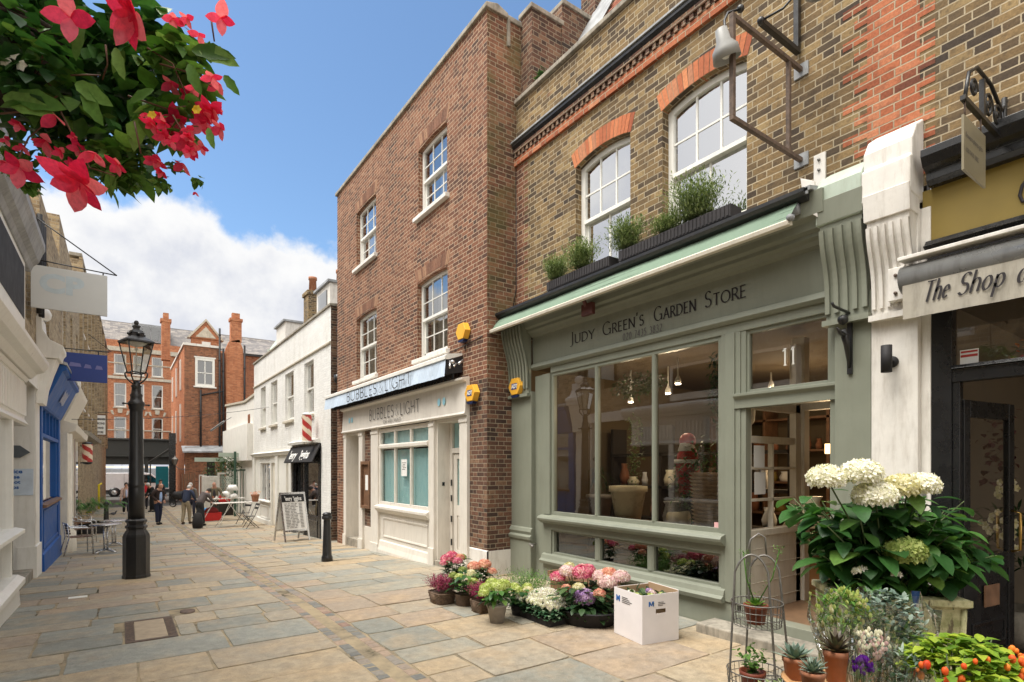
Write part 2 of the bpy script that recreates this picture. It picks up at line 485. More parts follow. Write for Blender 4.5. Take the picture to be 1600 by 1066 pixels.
def brick(name, stops, mortar=(.42, .36, .28), joint=.012, course=.075, bond='flemish', rough=.9, stain=.25, moss=None, mossamt=0.0, soot=(.05, .045, .04), sootamt=.3, bumpd=.006, warm=None):
  m, t = newmat(name)
  uv = t.n('UVMap').outputs[0]
  oc = t.n('TexCoord').outputs['Object']
  wob = t.n('TexNoise', {'Vector': uv, 'Scale': 2.3, 'Detail': 3.0})
  wob2 = t.n('TexNoise', {'Vector': uv, 'Scale': 38.0, 'Detail': 2.0})
  sep = t.n('SeparateXYZ', {0: uv})
  u = t.m('ADD', sep.outputs[0], 50.0)
  v = t.m('ADD', sep.outputs[1], t.m('MULTIPLY', t.m('SUBTRACT', wob.outputs[0], .5), .014))
  v = t.m('ADD', v, t.m('MULTIPLY', t.m('SUBTRACT', wob2.outputs[0], .5), .004))
  v = t.m('ADD', v, 7.5)
  u = t.m('ADD', u, t.m('MULTIPLY', t.m('SUBTRACT', wob2.outputs[0], .5), .007))
  vr = t.m('DIVIDE', v, course)
  row = t.m('FLOOR', vr)
  fv = t.m('SUBTRACT', vr, row)
  if bond == 'flemish':
    P, S = .3375, .225
  elif bond == 'header':
    P, S = .1125, .1125
  else:
    P, S = .225, .225
  odd = t.m('MODULO', row, 2.0)
  wn0 = t.n('TexWhiteNoise', {'W': row}, noise_dimensions='1D').outputs[0]
  uu = t.m('ADD', u, t.m('ADD', t.m('MULTIPLY', odd, P / 2), t.m('MULTIPLY', wn0, .02)))
  ur = t.m('DIVIDE', uu, P)
  cell = t.m('FLOOR', ur)
  fu = t.m('MULTIPLY', t.m('SUBTRACT', ur, cell), P)
  isH = t.m('GREATER_THAN', fu, S)
  ln = t.m('ADD', S, t.m('MULTIPLY', isH, (P - S) - S))
  lu = t.m('SUBTRACT', fu, t.m('MULTIPLY', isH, S))
  du = t.m('MINIMUM', lu, t.m('SUBTRACT', ln, lu))
  dv = t.m('MULTIPLY', t.m('MINIMUM', fv, t.m('SUBTRACT', 1.0, fv)), course)
  d = t.m('MINIMUM', du, dv)
  mask = t.mr(d, joint * .38, joint * .62, 0, 1, 'SMOOTHSTEP')
  idv = t.n('CombineXYZ', {0: t.m('ADD', t.m('MULTIPLY', cell, 2.0), isH), 1: row, 2: 3.0})
  wn = t.n('TexWhiteNoise', {'Vector': idv}, noise_dimensions='3D')
  big = t.noise(uv, .9, 4, .55)
  pick = t.m('ADD', t.m('MULTIPLY_ADD', wn.outputs[0], .8, .1), t.m('MULTIPLY', t.m('SUBTRACT', big, .5), 1.0), clamp=True)
  c = t.ramp(pick, stops)
  fine = t.noise(uv, 45, 5, .7)
  f = t.mr(fine, .3, .7, .72, 1.25)
  c = t.mix(1.0, c, t.n('CombineColor', {0: f, 1: f, 2: f}).outputs[0], 'MULTIPLY')
  smu = t.mr(t.noise(uv, 11.0, 5, .6), .50, .66, 0, .45, 'SMOOTHSTEP')
  c = t.mix(smu, c, (*stops[0][1], 1))
  mo = t.mix(t.mr(t.noise(uv, 3.0, 4, .6), .4, .7, 0, .55), (*mortar, 1), (mortar[0] * .5, mortar[1] * .5, mortar[2] * .5, 1))
  c = t.mix(mask, mo, c)
  mp = t.n('Mapping', {0: uv}); mp.inputs['Scale'].default_value = (1.6, .35, 1)
  st = t.mr(t.noise(mp.outputs[0], 1.6, 7, .65), .42, .72, 0, 1, 'SMOOTHSTEP')
  c = t.mix(t.m('MULTIPLY', st, sootamt), c, (*soot, 1))
  if moss is not None:
    ms = t.mr(t.noise(uv, 1.3, 6, .6), .42, .66, 0, 1, 'SMOOTHSTEP')
    c = t.mix(t.m('MULTIPLY', ms, mossamt), c, (*moss, 1))
  h = t.m('ADD', t.m('MULTIPLY', mask, 1.0), t.m('ADD', t.m('MULTIPLY', fine, .45), t.m('MULTIPLY', wn.outputs[0], .35)))
  outp(t, bsdf(t, c, rough, h, .9, bumpd, 0, .2))
  return m
def glass(name, refl=1.0, tint=(1, 1, 1), wav=.02):
  m, t = newmat(name)
  oc = t.n('TexCoord').outputs['Object']
  bp = t.n('Bump', {'Strength': .12, 'Distance': wav * .2, 'Height': t.noise(oc, 1.6, 2, .5)})
  fr = t.n('Fresnel', {'IOR': 1.55, 'Normal': bp.outputs[0]})
  f = t.m('MULTIPLY', t.m('ADD', fr.outputs[0], .05), refl, clamp=True)
  tr = t.n('BsdfTransparent', {0: (*tint, 1)})
  gl = t.n('BsdfGlossy', {'Color': (1, 1, 1, 1), 'Roughness': .015, 'Normal': bp.outputs[0]})
  mx = t.n('MixShader', {0: f, 1: tr.outputs[0], 2: gl.outputs[0]})
  outp(t, mx.outputs[0])
  return m
def emit(name, c, s):
  m, t = newmat(name)
  outp(t, t.n('Emission', {0: (*c, 1), 1: s}).outputs[0])
  return m
M = {}
M['brick_red'] = brick('red_brown_brick', [(0, (.075, .044, .036)), (.22, (.13, .062, .042)), (.5, (.195, .082, .049)), (.8, (.25, .115, .068)), (1, (.31, .175, .11))], (.48, .36, .25), .013, sootamt=.16)
M['brick_red_side'] = brick('mossy_red_brick', [(0, (.06, .04, .033)), (.25, (.13, .065, .042)), (.6, (.20, .09, .055)), (1, (.30, .15, .09))], (.40, .32, .22), .012, sootamt=.25, moss=(.10, .105, .035), mossamt=.55)
M['brick_old'] = brick('dark_old_brick', [(0, (.04, .032, .028)), (.3, (.10, .055, .04)), (.7, (.17, .085, .055)), (1, (.26, .16, .10))], (.34, .28, .20), .011, sootamt=.25)
M['brick_yellow'] = brick('london_stock_brick', [(0, (.055, .042, .034)), (.25, (.11, .078, .048)), (.48, (.18, .12, .06)), (.75, (.25, .168, .08)), (.92, (.33, .24, .12)), (1, (.23, .12, .065))], (.46, .38, .26), .012, sootamt=.24)
M['brick_orange'] = brick('bright_red_brick', [(0, (.15, .055, .035)), (.3, (.32, .10, .05)), (.7, (.43, .145, .07)), (1, (.50, .22, .12))], (.46, .36, .25), .012, sootamt=.12)
M['brick_far'] = brick('orange_red_brick', [(0, (.30, .10, .05)), (.4, (.46, .16, .075)), (.8, (.54, .21, .10)), (1, (.60, .28, .15))], (.46, .33, .22), .010, sootamt=.08)
M['brick_mid'] = brick('dark_red_brick', [(0, (.13, .06, .04)), (.4, (.27, .11, .06)), (.8, (.36, .15, .08)), (1, (.44, .2, .1))], (.36, .27, .19), .010, sootamt=.15)
M['brick_buff'] = brick('buff_stock_brick', [(0, (.15, .11, .07)), (.3, (.30, .22, .13)), (.7, (.42, .32, .19)), (1, (.50, .40, .26))], (.42, .36, .27), .012, sootamt=.15)
M['brick_white'] = brick('white_painted_brick', [(0, (.74, .73, .70)), (1, (.84, .83, .80))], (.76, .75, .72), .009, sootamt=.30, soot=(.48, .45, .38), bumpd=.008, rough=.6)
M['rub_red'] = brick('rubbed_arch_brick', [(0, (.40, .12, .05)), (1, (.58, .20, .09))], (.50, .36, .24), .008, course=.06, bond='header', sootamt=.06)
M['stone'] = plain('weathered_stone', (.30, .27, .22), .9, .35, 5, .6, dirt=(.08, .075, .06), dirtamt=.7)
M['stone_pale'] = plain('pale_stone', (.52, .47, .38), .85, .2, 5, .4, dirt=(.2, .18, .14), dirtamt=.5)
M['lead'] = plain('lead_sheet', (.30, .31, .32), .6, .3, 3, .5, dirt=(.1, .1, .09), dirtamt=.5)
M['white'] = plain('white_gloss_paint', (.78, .77, .72), .35, .04, 4, .15, dirt=(.5, .46, .38), dirtamt=.25)
M['white_old'] = plain('peeling_white_paint', (.72, .69, .64), .6, .07, 6, .7, dirt=(.38, .33, .27), dirtamt=.55, fine=25)
M['white_wall'] = plain('white_render', (.78, .76, .71), .7, .05, 3, .35, dirt=(.5, .46, .38), dirtamt=.35)
M['cream'] = plain('cream_paint', (.72, .67, .57), .5, .05, 4, .2, dirt=(.4, .35, .27), dirtamt=.35)
M['sage'] = plain('sage_green_paint', (.225, .238, .188), .42, .05, 3, .15, dirt=(.17, .17, .13), dirtamt=.3)
M['sage_pale'] = plain('pale_sage_paint', (.43, .50, .42), .6, .08, 4, .5, dirt=(.28, .28, .22), dirtamt=.4)
M['taupe'] = plain('stone_white_shop_paint', (.70, .655, .585), .45, .04, 4, .2, dirt=(.42, .37, .30), dirtamt=.35)
M['black'] = plain('black_gloss_paint', (.012, .012, .013), .28, .2, 5, .25, spec=.5)
M['black_iron'] = plain('black_painted_iron', (.014, .014, .015), .35, .3, 8, .5, spec=.5, dirt=(.06, .05, .045), dirtamt=.3)
M['blackmatt'] = plain('matt_black', (.018, .017, .018), .7, .2, 6, .2)
M['blue'] = plain('royal_blue_paint', (.006, .085, .33), .55, .1, 4, .15)
M['navy'] = plain('navy_sign_blue', (.025, .05, .22), .5, .08, 2, .05)
M['mustard'] = plain('mustard_fascia', (.22, .155, .03), .6, .08, 3, .1)
M['rust'] = plain('rusty_iron', (.12, .085, .065), .8, .4, 20, .6)
M['steel'] = plain('brushed_aluminium', (.62, .62, .62), .25, .05, 8, .05, metal=.9)
M['zinc'] = plain('grey_wire', (.20, .19, .175), .45, .2, 20, .2, metal=.6)
M['wood'] = plain('brown_wood', (.17, .09, .05), .55, .3, 10, .3)
M['woodfloor'] = plain('worn_floorboards', (.20, .12, .07), .5, .35, 3, .3)
M['wicker'] = plain('wicker', (.13, .085, .055), .8, .4, 30, .6)
M['soil'] = plain('potting_soil', (.035, .025, .018), 1.0, .4, 30, .9)
M['terracotta'] = plain('terracotta', (.30, .12, .06), .8, .18, 12, .3, dirt=(.5, .4, .32), dirtamt=.35)
M['plasticpot'] = plain('brown_plastic_pot', (.22, .055, .03), .45, .08, 10, .05)
M['greypot'] = plain('chalky_grey_pot', (.30, .27, .24), .8, .15, 14, .3)
M['creampot'] = plain('cream_glazed_pot', (.84, .77, .55), .3, .06, 8, .05)
M['yellowbox'] = plain('orange_alarm_plastic', (.80, .42, .045), .4, .05, 6, .03)
M['alarmblue'] = plain('dark_blue_plastic', (.01, .02, .07), .4, .05, 6, .03)
M['ink'] = plain('black_lettering', (.022, .018, .02), .6, .05, 6, .0)
M['inkgrey'] = plain('grey_lettering', (.10, .09, .09), .6, .05, 6, .0)
M['inkblue'] = plain('blue_lettering', (.02, .12, .40), .6, .05, 6, .0)
M['paper'] = plain('white_paper', (.78, .77, .74), .7, .03, 5, .05)
M['card'] = plain('white_cardboard', (.74, .70, .70), .75, .04, 4, .1)
M['cardin'] = plain('brown_cardboard', (.40, .27, .16), .8, .08, 6, .1)
M['red'] = plain('red_plastic', (.60, .02, .018), .4, .08, 8, .05)
M['redp'] = plain('dark_red_paint', (.42, .035, .03), .4, .08, 8, .05)
M['poleC'] = plain('cream_enamel', (.72, .60, .46), .35, .05, 8, .05)
M['bluebag'] = plain('blue_plastic', (.03, .25, .55), .5, .1, 6, .1)
M['awngreen'] = plain('sage_awning_canvas', (.165, .235, .17), .8, .07, 3, .25, dirt=(.2, .3, .22), dirtamt=.3)
M['awnblue'] = plain('pale_blue_canvas', (.48, .58, .70), .8, .05, 3, .4)
M['awngrey'] = plain('dirty_cream_canvas', (.40, .37, .31), .85, .12, 6, .3, dirt=(.15, .135, .11), dirtamt=.6)
M['darkcanvas'] = plain('charcoal_canvas', (.045, .045, .04), .8, .12, 5, .3)
M['teal'] = plain('turquoise_hoarding', (.03, .42, .55), .5, .05, 5, .05)
M['rubber'] = plain('tyre_rubber', (.02, .02, .02), .8, .1, 20, .2)
M['car_white'] = plain('white_car_paint', (.74, .75, .77), .25, .02, 3, .02, coat=.5)
M['oxblood'] = plain('oxblood_paint', (.10, .03, .025), .45, .1, 6, .1)
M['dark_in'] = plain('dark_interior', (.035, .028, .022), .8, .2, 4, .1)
M['room_wall'] = plain('interior_ochre_wall', (.13, .095, .055), .8, .08, 3, .1)
M['curtain'] = plain('pale_curtain', (.50, .47, .42), .9, .15, 8, .2)
M['bluepaper'] = None
M['glass'] = glass('shop_glass', 1.6)
M['glass_thin'] = glass('thin_glass', .7)
M['glass_sky'] = glass('old_crown_glass', 5.5, (.6, .62, .64), .05)
M['glass_up'] = glass('old_sash_glass', 2.2, (.75, .78, .80), .05)
M['glass_dark'] = glass('dark_window_glass', 1.6, (.5, .52, .53), .04)
M['lampglass'] = glass('lantern_glass', .9, (.95, .94, .90), .01)
M['cello'] = glass('cellophane', .7, (.96, .97, .97), .02)
M['warm'] = emit('warm_lamp', (1.0, .66, .30), 2.2)
M['spot'] = emit('spotlight_lens', (1.0, .85, .62), 25.0)
M['signgrey'] = None
# faint two-tone enamel sign: pale grey with a washed-out blue area (a surface colour of its own)
def washed(name, base, spot, cx, cz, sx, sz, amt):
  m, t = newmat(name)
  uv = t.n('UVMap').outputs[0]
  s = t.n('SeparateXYZ', {0: uv})
  a = t.m('DIVIDE', t.m('SUBTRACT', s.outputs[0], cx), sx)
  b = t.m('DIVIDE', t.m('SUBTRACT', s.outputs[1], cz), sz)
  r = t.m('SQRT', t.m('ADD', t.m('MULTIPLY', a, a), t.m('MULTIPLY', b, b)))
  f = t.m('MULTIPLY', t.mr(r, 1.3, .2, 0, 1, 'SMOOTHSTEP'), amt)
  outp(t, bsdf(t, t.mix(f, (*base, 1), (*spot, 1)), .5))
  return m
# crumpled pale turquoise paper hung behind the panes
def crumpled(name, c1, c2):
  m, t = newmat(name)
  uv = t.n('UVMap').outputs[0]
  mp = t.n('Mapping', {0: uv}); mp.inputs['Scale'].default_value = (5, 1.2, 1); mp.inputs['Rotation'].default_value = (0, 0, .35)
  a = t.n('TexVoronoi', {'Vector': mp.outputs[0], 'Scale': 2.2}, feature='DISTANCE_TO_EDGE').outputs[0]
  b = t.noise(mp.outputs[0], 3, 6, .65)
  h = t.m('ADD', t.mr(a, 0, .3, 0, .5), b)
  f = t.mr(b, .35, .65, 0, 1)
  outp(t, bsdf(t, t.mix(f, (*c1, 1), (*c2, 1)), .6, h, .6, .02))
  return m
M['bluepaper'] = crumpled('turquoise_tissue', (.50, .84, .86), (.62, .92, .92))
M['canvas_wrinkle'] = crumpled('wrinkled_blue_canvas', (.52, .62, .74), (.58, .68, .80))
# plants
G = {}
G['leaf'] = island('green_leaf', [(0, (.018, .06, .018)), (.5, (.04, .12, .03)), (.85, (.07, .18, .04)), (1, (.16, .27, .06))], .38, .3, .25, 60, .4)
G['leaf_dark'] = island('dark_leaf', [(0, (.016, .045, .018)), (.6, (.035, .08, .028)), (1, (.08, .14, .045))], .42, .3, .2, 60, .4)
G['leaf_lime'] = island('lime_leaf', [(0, (.10, .20, .02)), (.5, (.20, .32, .03)), (1, (.42, .48, .05))], .5, .3, .2, 60)
G['leaf_grey'] = island('grey_green_leaf', [(0, (.06, .10, .075)), (.5, (.13, .19, .15)), (1, (.28, .34, .28))], .6, .15, .1, 60)
G['leaf_fresh'] = island('fresh_green_leaf', [(0, (.05, .12, .02)), (.6, (.10, .22, .04)), (1, (.2, .32, .08))], .5, .3, .1, 60)
G['herb'] = island('herb_leaf', [(0, (.08, .12, .045)), (.5, (.17, .23, .09)), (1, (.32, .37, .17))], .6, .2, .1, 60)
G['cyc_leaf'] = island('mottled_leaf', [(0, (.02, .07, .03)), (.6, (.05, .12, .055)), (1, (.20, .27, .17))], .5, .15, .1, 60)
G['stem'] = plain('green_stem', (.08, .11, .04), .6, .2, 20, .1)
G['stem_red'] = plain('reddish_stem', (.13, .06, .035), .6, .3, 20, .1)
G['white_f'] = island('white_floret', [(0, (.74, .69, .60)), (.4, (.85, .81, .75)), (1, (.93, .90, .86))], .6, .3, .1, 60)
G['cream_f'] = island('cream_floret', [(0, (.55, .50, .25)), (.5, (.74, .68, .44)), (1, (.85, .80, .66))], .6, .3, .1, 60)
G['lime_f'] = island('lime_floret', [(0, (.34, .42, .07)), (.5, (.56, .62, .20)), (1, (.74, .76, .42))], .6, .3, .1, 60)
G['green_f'] = island('green_floret', [(0, (.16, .22, .05)), (.5, (.28, .35, .09)), (1, (.42, .46, .16))], .6, .3, .1, 60)
G['pink_f'] = island('pink_floret', [(0, (.55, .05, .16)), (.5, (.70, .16, .28)), (.8, (.78, .36, .42)), (1, (.82, .62, .55))], .6, .3, .1, 60)
G['peach_f'] = island('peach_floret', [(0, (.62, .20, .16)), (.5, (.76, .38, .28)), (1, (.84, .58, .42))], .6, .3, .1, 60)
G['lilac_f'] = island('lilac_floret', [(0, (.30, .16, .42)), (.5, (.46, .28, .56)), (1, (.66, .48, .66))], .6, .3, .1, 60)
G['palepink_f'] = island('pale_pink_floret', [(0, (.66, .40, .46)), (.5, (.78, .58, .60)), (1, (.86, .76, .74))], .6, .3, .1, 60)
G['heather'] = island('heather_flower', [(0, (.16, .015, .05)), (.5, (.30, .03, .10)), (.85, (.42, .07, .15)), (1, (.30, .22, .10))], .7, .2, .1, 60)
G['begonia'] = island('coral_petal', [(0, (.68, .015, .09)), (.5, (.84, .04, .16)), (1, (.92, .18, .30))], .45, .5, .1, 60)
G['cyclamen'] = island('white_petal', [(0, (.70, .62, .66)), (.5, (.86, .82, .84)), (1, (.93, .92, .92))], .5, .35, .1, 60)
G['orange_f'] = island('orange_lantern', [(0, (.72, .07, .02)), (.5, (.85, .16, .03)), (1, (.90, .34, .05))], .5, .3, .1, 60)
G['purple_f'] = island('purple_petal', [(0, (.10, .01, .28)), (1, (.26, .06, .50))], .5, .3, .1, 60)
G['yellow_f'] = island('yellow_petal', [(0, (.80, .50, .02)), (1, (.85, .68, .08))], .5, .3, .1, 60)
G['fern'] = island('palm_frond', [(0, (.04, .11, .03)), (.6, (.09, .22, .05)), (1, (.20, .36, .10))], .5, .25, .1, 60)
G['darkflower'] = island('dusky_flower', [(0, (.10, .03, .04)), (1, (.24, .12, .12))], .6, .2, .1, 60)
M['flag'] = None
def flagmat():
  m, t = newmat('york_stone_flags')
  g = t.n('NewGeometry')
  rpi = g.outputs['Random Per Island']
  oc = t.n('TexCoord').outputs['Object']
  c = t.ramp(rpi, [(0, (.23, .235, .205)), (.16, (.28, .285, .25)), (.28, (.36, .30, .22)), (.4, (.40, .315, .215)), (.54, (.43, .33, .21)), (.66, (.37, .275, .195)), (.78, (.41, .335, .235)), (.9, (.32, .30, .24)), (1, (.39, .31, .24))], 'CONSTANT')
  off = t.n('VectorMath', {0: oc, 1: t.n('CombineXYZ', {0: t.m('MULTIPLY', rpi, 37.0), 1: t.m('MULTIPLY', rpi, 91.0), 2: 0.0})}, operation='ADD').outputs[0]
  a = t.noise(off, 1.6, 7, .62)
  b = t.noise(off, 9, 6, .7)
  d = t.noise(oc, 70, 4, .7)
  c = t.mix(t.mr(a, .44, .64, 0, .55), c, (.42, .32, .205, 1))
  c = t.mix(t.mr(a, .60, .42, 0, .35), c, (.29, .28, .235, 1))
  f = t.mr(t.m('ADD', t.m('MULTIPLY', b, .7), t.m('MULTIPLY', d, .3)), .33, .67, .66, 1.26)
  c = t.mix(1.0, c, t.n('CombineColor', {0: f, 1: f, 2: f}).outputs[0], 'MULTIPLY')
  stn = t.mr(t.noise(oc, .9, 6, .6), .56, .76, 0, .35)
  c = t.mix(stn, c, (.12, .105, .08, 1))
  h = t.m('ADD', t.m('MULTIPLY', a, .5), t.m('ADD', t.m('MULTIPLY', b, .6), t.m('MULTIPLY', d, .25)))
  spk = t.mr(t.noise(oc, 26, 5, .75), .60, .72, 0, .55)
  c = t.mix(spk, c, (.13, .115, .09, 1))
  outp(t, bsdf(t, c, t.mr(b, .3, .7, .55, .8), h, 1.0, .03, 0, .35))
  return m
M['flag'] = flagmat()
M['sett'] = island('granite_sett', [(0, (.15, .15, .14)), (.3, (.22, .21, .185)), (.6, (.29, .22, .17)), (.85, (.34, .25, .18)), (1, (.25, .16, .125))], .7, 0, .8, 25)
def groundmat():
  m, t = newmat('sandy_mortar_bed')
  oc = t.n('TexCoord').outputs['Object']
  a = t.noise(oc, 2.2, 6, .65)
  c = t.ramp(a, [(.32, (.07, .06, .04)), (.42, (.24, .20, .14)), (.56, (.36, .29, .19)), (.8, (.40, .33, .22))])
  outp(t, bsdf(t, c, .95, t.noise(oc, 60, 4, .7), .6, .01, 0, .1))
  return m
M['bed'] = groundmat()
M['tarmac'] = plain('tarmac', (.075, .073, .07), .85, .15, 3, .5)
M['slate'] = island('roof_slate', [(0, (.13, .12, .12)), (.5, (.19, .175, .165)), (1, (.27, .24, .215))], .7, 0, .3, 8)
M['tile'] = island('red_roof_tile', [(0, (.22, .075, .05)), (.5, (.34, .12, .075)), (1, (.42, .18, .11))], .8, 0, .3, 12)
M['skin'] = plain('skin', (.50, .27, .19), .5, .06, 20, .05)
M['hair_dark'] = plain('dark_hair', (.02, .015, .012), .6, .2, 40, .3)
M['hair_grey'] = plain('grey_hair', (.50, .48, .46), .7, .15, 40, .3)
M['hair_brown'] = plain('brown_hair', (.09, .055, .04), .6, .2, 40, .3)
def cloth(name, c): return plain(name, c, .85, .15, 14, .4)
# ---------------------------------------------------------------- building kit
RIGHT, LEFT = -90, 90       # facade frames: right row looks across -X (x = -Y world), left row across +X (x = +Y world)
def sash(fr, x0, x1, z0, z1, y, parent, cols=3, rt=2, rb=2, rise=0.0, mat='white', gl='glass_up', curtain=None, meet=.5, fw=.06, bw=.018, name='window', bcols=None, sillw=None, sillm='white_old', sillh=.1, sillp=.09, sillx=.09):
  """sliding sash window: frame, bars and meeting rail; glass, curtain and sill are its pieces"""
  bcols = cols if bcols is None else bcols
  f = MB(*fr)
  t = .09
  def top(x):
    q = (x - x0) / (x1 - x0) * 2 - 1
    return z1 - rise * q * q
  f.box(x0, x0 + fw, y, y + t, z0, top(x0))
  f.box(x1 - fw, x1, y, y + t, z0, top(x1))
  n = 8 if rise else 1
  for i in range(n):
    a, b = x0 + (x1 - x0) * i / n, x0 + (x1 - x0) * (i + 1) / n
    za, zb = top(a), top(b)
    q = [(a, za - fw), (b, zb - fw), (b, zb), (a, za)]
    f.poly(q, y - .001, y + t)
  f.box(x0, x1, y + .001, y + t, z0, z0 + fw * .9)
  zm = z0 + (z1 - z0) * meet
  f.box(x0 + fw, x1 - fw, y - .012, y + t - .02, zm - .025, zm + .025)
  # the lower sash sits further in
  yl, yu = y + .05, y + .018
  f.box(x0 + fw, x0 + fw + .035, yl, yl + .04, z0 + .05, zm)
  f.box(x1 - fw - .035, x1 - fw, yl, yl + .04, z0 + .05, zm)
  f.box(x0 + fw, x1 - fw, yl, yl + .04, z0 + .05, z0 + .115)
  for i in range(1, cols):
    a = x0 + fw + (x1 - x0 - 2 * fw) * i / cols
    f.box(a - bw / 2, a + bw / 2, yu, yu + .025, zm, top(a) - fw * .5)
  for i in range(1, bcols):
    a = x0 + fw + (x1 - x0 - 2 * fw) * i / bcols
    f.box(a - bw / 2, a + bw / 2, yl, yl + .025, z0 + .1, zm)
  for j in range(1, rt):
    b = zm + (z1 - rise * .5 - fw - zm) * j / rt
    f.box(x0 + fw, x1 - fw, yu + .002, yu + .023, b - bw / 2, b + bw / 2)
  for j in range(1, rb):
    b = z0 + .1 + (zm - z0 - .1) * j / rb
    f.box(x0 + fw, x1 - fw, yl + .002, yl + .023, b - bw / 2, b + bw / 2)
  wo = f.build(name, M[mat], parent)
  g = MB(*fr)
  g.quad((x0 + fw, yu + .012, zm), (x1 - fw, yu + .012, zm), (x1 - fw, yu + .012, z1 - fw * .5), (x0 + fw, yu + .012, z1 - fw * .5)) if not rise else [
    g.quad((x0 + (x1 - x0) * i / n, yu + .012, zm), (x0 + (x1 - x0) * (i + 1) / n, yu + .012, zm),
               (x0 + (x1 - x0) * (i + 1) / n, yu + .012, top(x0 + (x1 - x0) * (i + 1) / n) - .02), (x0 + (x1 - x0) * i / n, yu + .012, top(x0 + (x1 - x0) * i / n) - .02)) for i in range(n)]
  g.quad((x0 + fw, yl + .012, z0 + .06), (x1 - fw, yl + .012, z0 + .06), (x1 - fw, yl + .012, zm), (x0 + fw, yl + .012, zm))
  g.build('pane', M[gl], wo)
  if curtain:
    c = MB(*fr)
    for (a, b) in curtain:
      xa, xb = x0 + (x1 - x0) * a, x0 + (x1 - x0) * b
      nn = max(6, int((xb - xa) / .025))
      pts = [(xa + (xb - xa) * i / nn, y + .22 + .02 * math.sin(i * 1.9) + .008 * math.sin(i * .7)) for i in range(nn + 1)]
      for p, q in zip(pts[:-1], pts[1:]):
        c.quad((p[0], p[1], z0), (q[0], q[1], z0), (q[0], q[1], z1), (p[0], p[1], z1))
    c.build('curtain', M['curtain'], wo)
  if sillw is not None:
    s = MB(*fr)
    s.prof([(-sillp, z0 - sillh), (-sillp, z0 - .02), (y + .02, z0 + .004), (y + .02, z0 - sillh)], x0 - sillx, x1 + sillx)
    s.build('sill', M[sillm], wo, .008)
  return wo
def panel(mb, x0, x1, z0, z1, y, w=.05, d=.02):
  """raised moulding round a recessed panel"""
  mb.prof([(y, z0), (y - d, z0 + .012), (y - d * .5, z0 + w), (y, z0 + w)], x0, x1)
  mb.prof([(y, z1), (y - d, z1 - .012), (y - d * .5, z1 - w), (y, z1 - w)], x0, x1)
  mb.box(x0, x0 + w * .8, y - d * .9, y, z0 + .01, z1 - .01)
  mb.box(x1 - w * .8, x1, y - d * .9, y, z0 + .01, z1 - .01)
def lights(fr, x0, x1, z0, z1, y, parent, cols, mat, fw=.06, bw=.035, d=.08, rows=(), gl='glass', name='shop_window', xs=None):
  """fixed light: outer frame with upright bars and cross bars, and its pane"""
  f = MB(*fr)
  f.box(x0, x0 + fw, y, y + d, z0, z1); f.box(x1 - fw, x1, y, y + d, z0, z1)
  f.box(x0 + fw, x1 - fw, y + .001, y + d, z1 - fw, z1); f.box(x0 + fw, x1 - fw, y + .001, y + d, z0, z0 + fw)
  bars = xs if xs is not None else [x0 + fw + (x1 - x0 - 2 * fw) * i / cols for i in range(1, cols)]
  for a in bars:
    f.polyh([(a - bw / 2, y + .01), (a - bw / 4, y - .008), (a + bw / 4, y - .008), (a + bw / 2, y + .01), (a + bw / 2, y + d - .01), (a - bw / 2, y + d - .01)], z0 + fw, z1 - fw)
  for b in rows:
    f.box(x0 + fw, x1 - fw, y + .004, y + d - .015, b - bw / 2, b + bw / 2)
  o = f.build(name, M[mat], parent, .004)
  g = MB(*fr)
  g.quad((x0 + fw * .5, y + d * .6, z0 + fw * .5), (x1 - fw * .5, y + d * .6, z0 + fw * .5), (x1 - fw * .5, y + d * .6, z1 - fw * .5), (x0 + fw * .5, y + d * .6, z1 - fw * .5))
  g.build('pane', M[gl], o)
  return o
def corbel(mb, x0, x1, z0, z1, y, out, flutes=5, cap=.12):
  """fluted console bracket: swells outward toward the top"""
  h = z1 - cap - z0
  n = 14
  def yo(t):  # t from 0 at the bottom to 1 at the top
    return y - .05 - (out - .05) * (1 / (1 + math.exp(-(t - .62) * 9)))
  P = [(yo(i / n), z0 + h * i / n) for i in range(n + 1)]
  mb.prof([(y, z0)] + P + [(y, z1 - cap)], x0, x1)
  fw = (x1 - x0) / (flutes * 2 + 1)
  for k in range(flutes + 1):
    a = x0 + fw * 2 * k
    Q = [(p[0] - .028, p[1]) for p in P[1:-1]]
    mb.prof([(P[1][0], P[1][1])] + Q + [(P[-2][0], P[-2][1])] + [(p[0] + .01, p[1]) for p in P[1:-1]][::-1], a, a + fw)
  mb.box(x0 - .02, x1 + .02, y - .10, y, z0 - .05, z0 + .001)
  mb.prof([(y, z1 - cap), (y - out - .02, z1 - cap), (y - out - .04, z1 - cap * .4), (y, z1)], x0 - .015, x1 + .015)
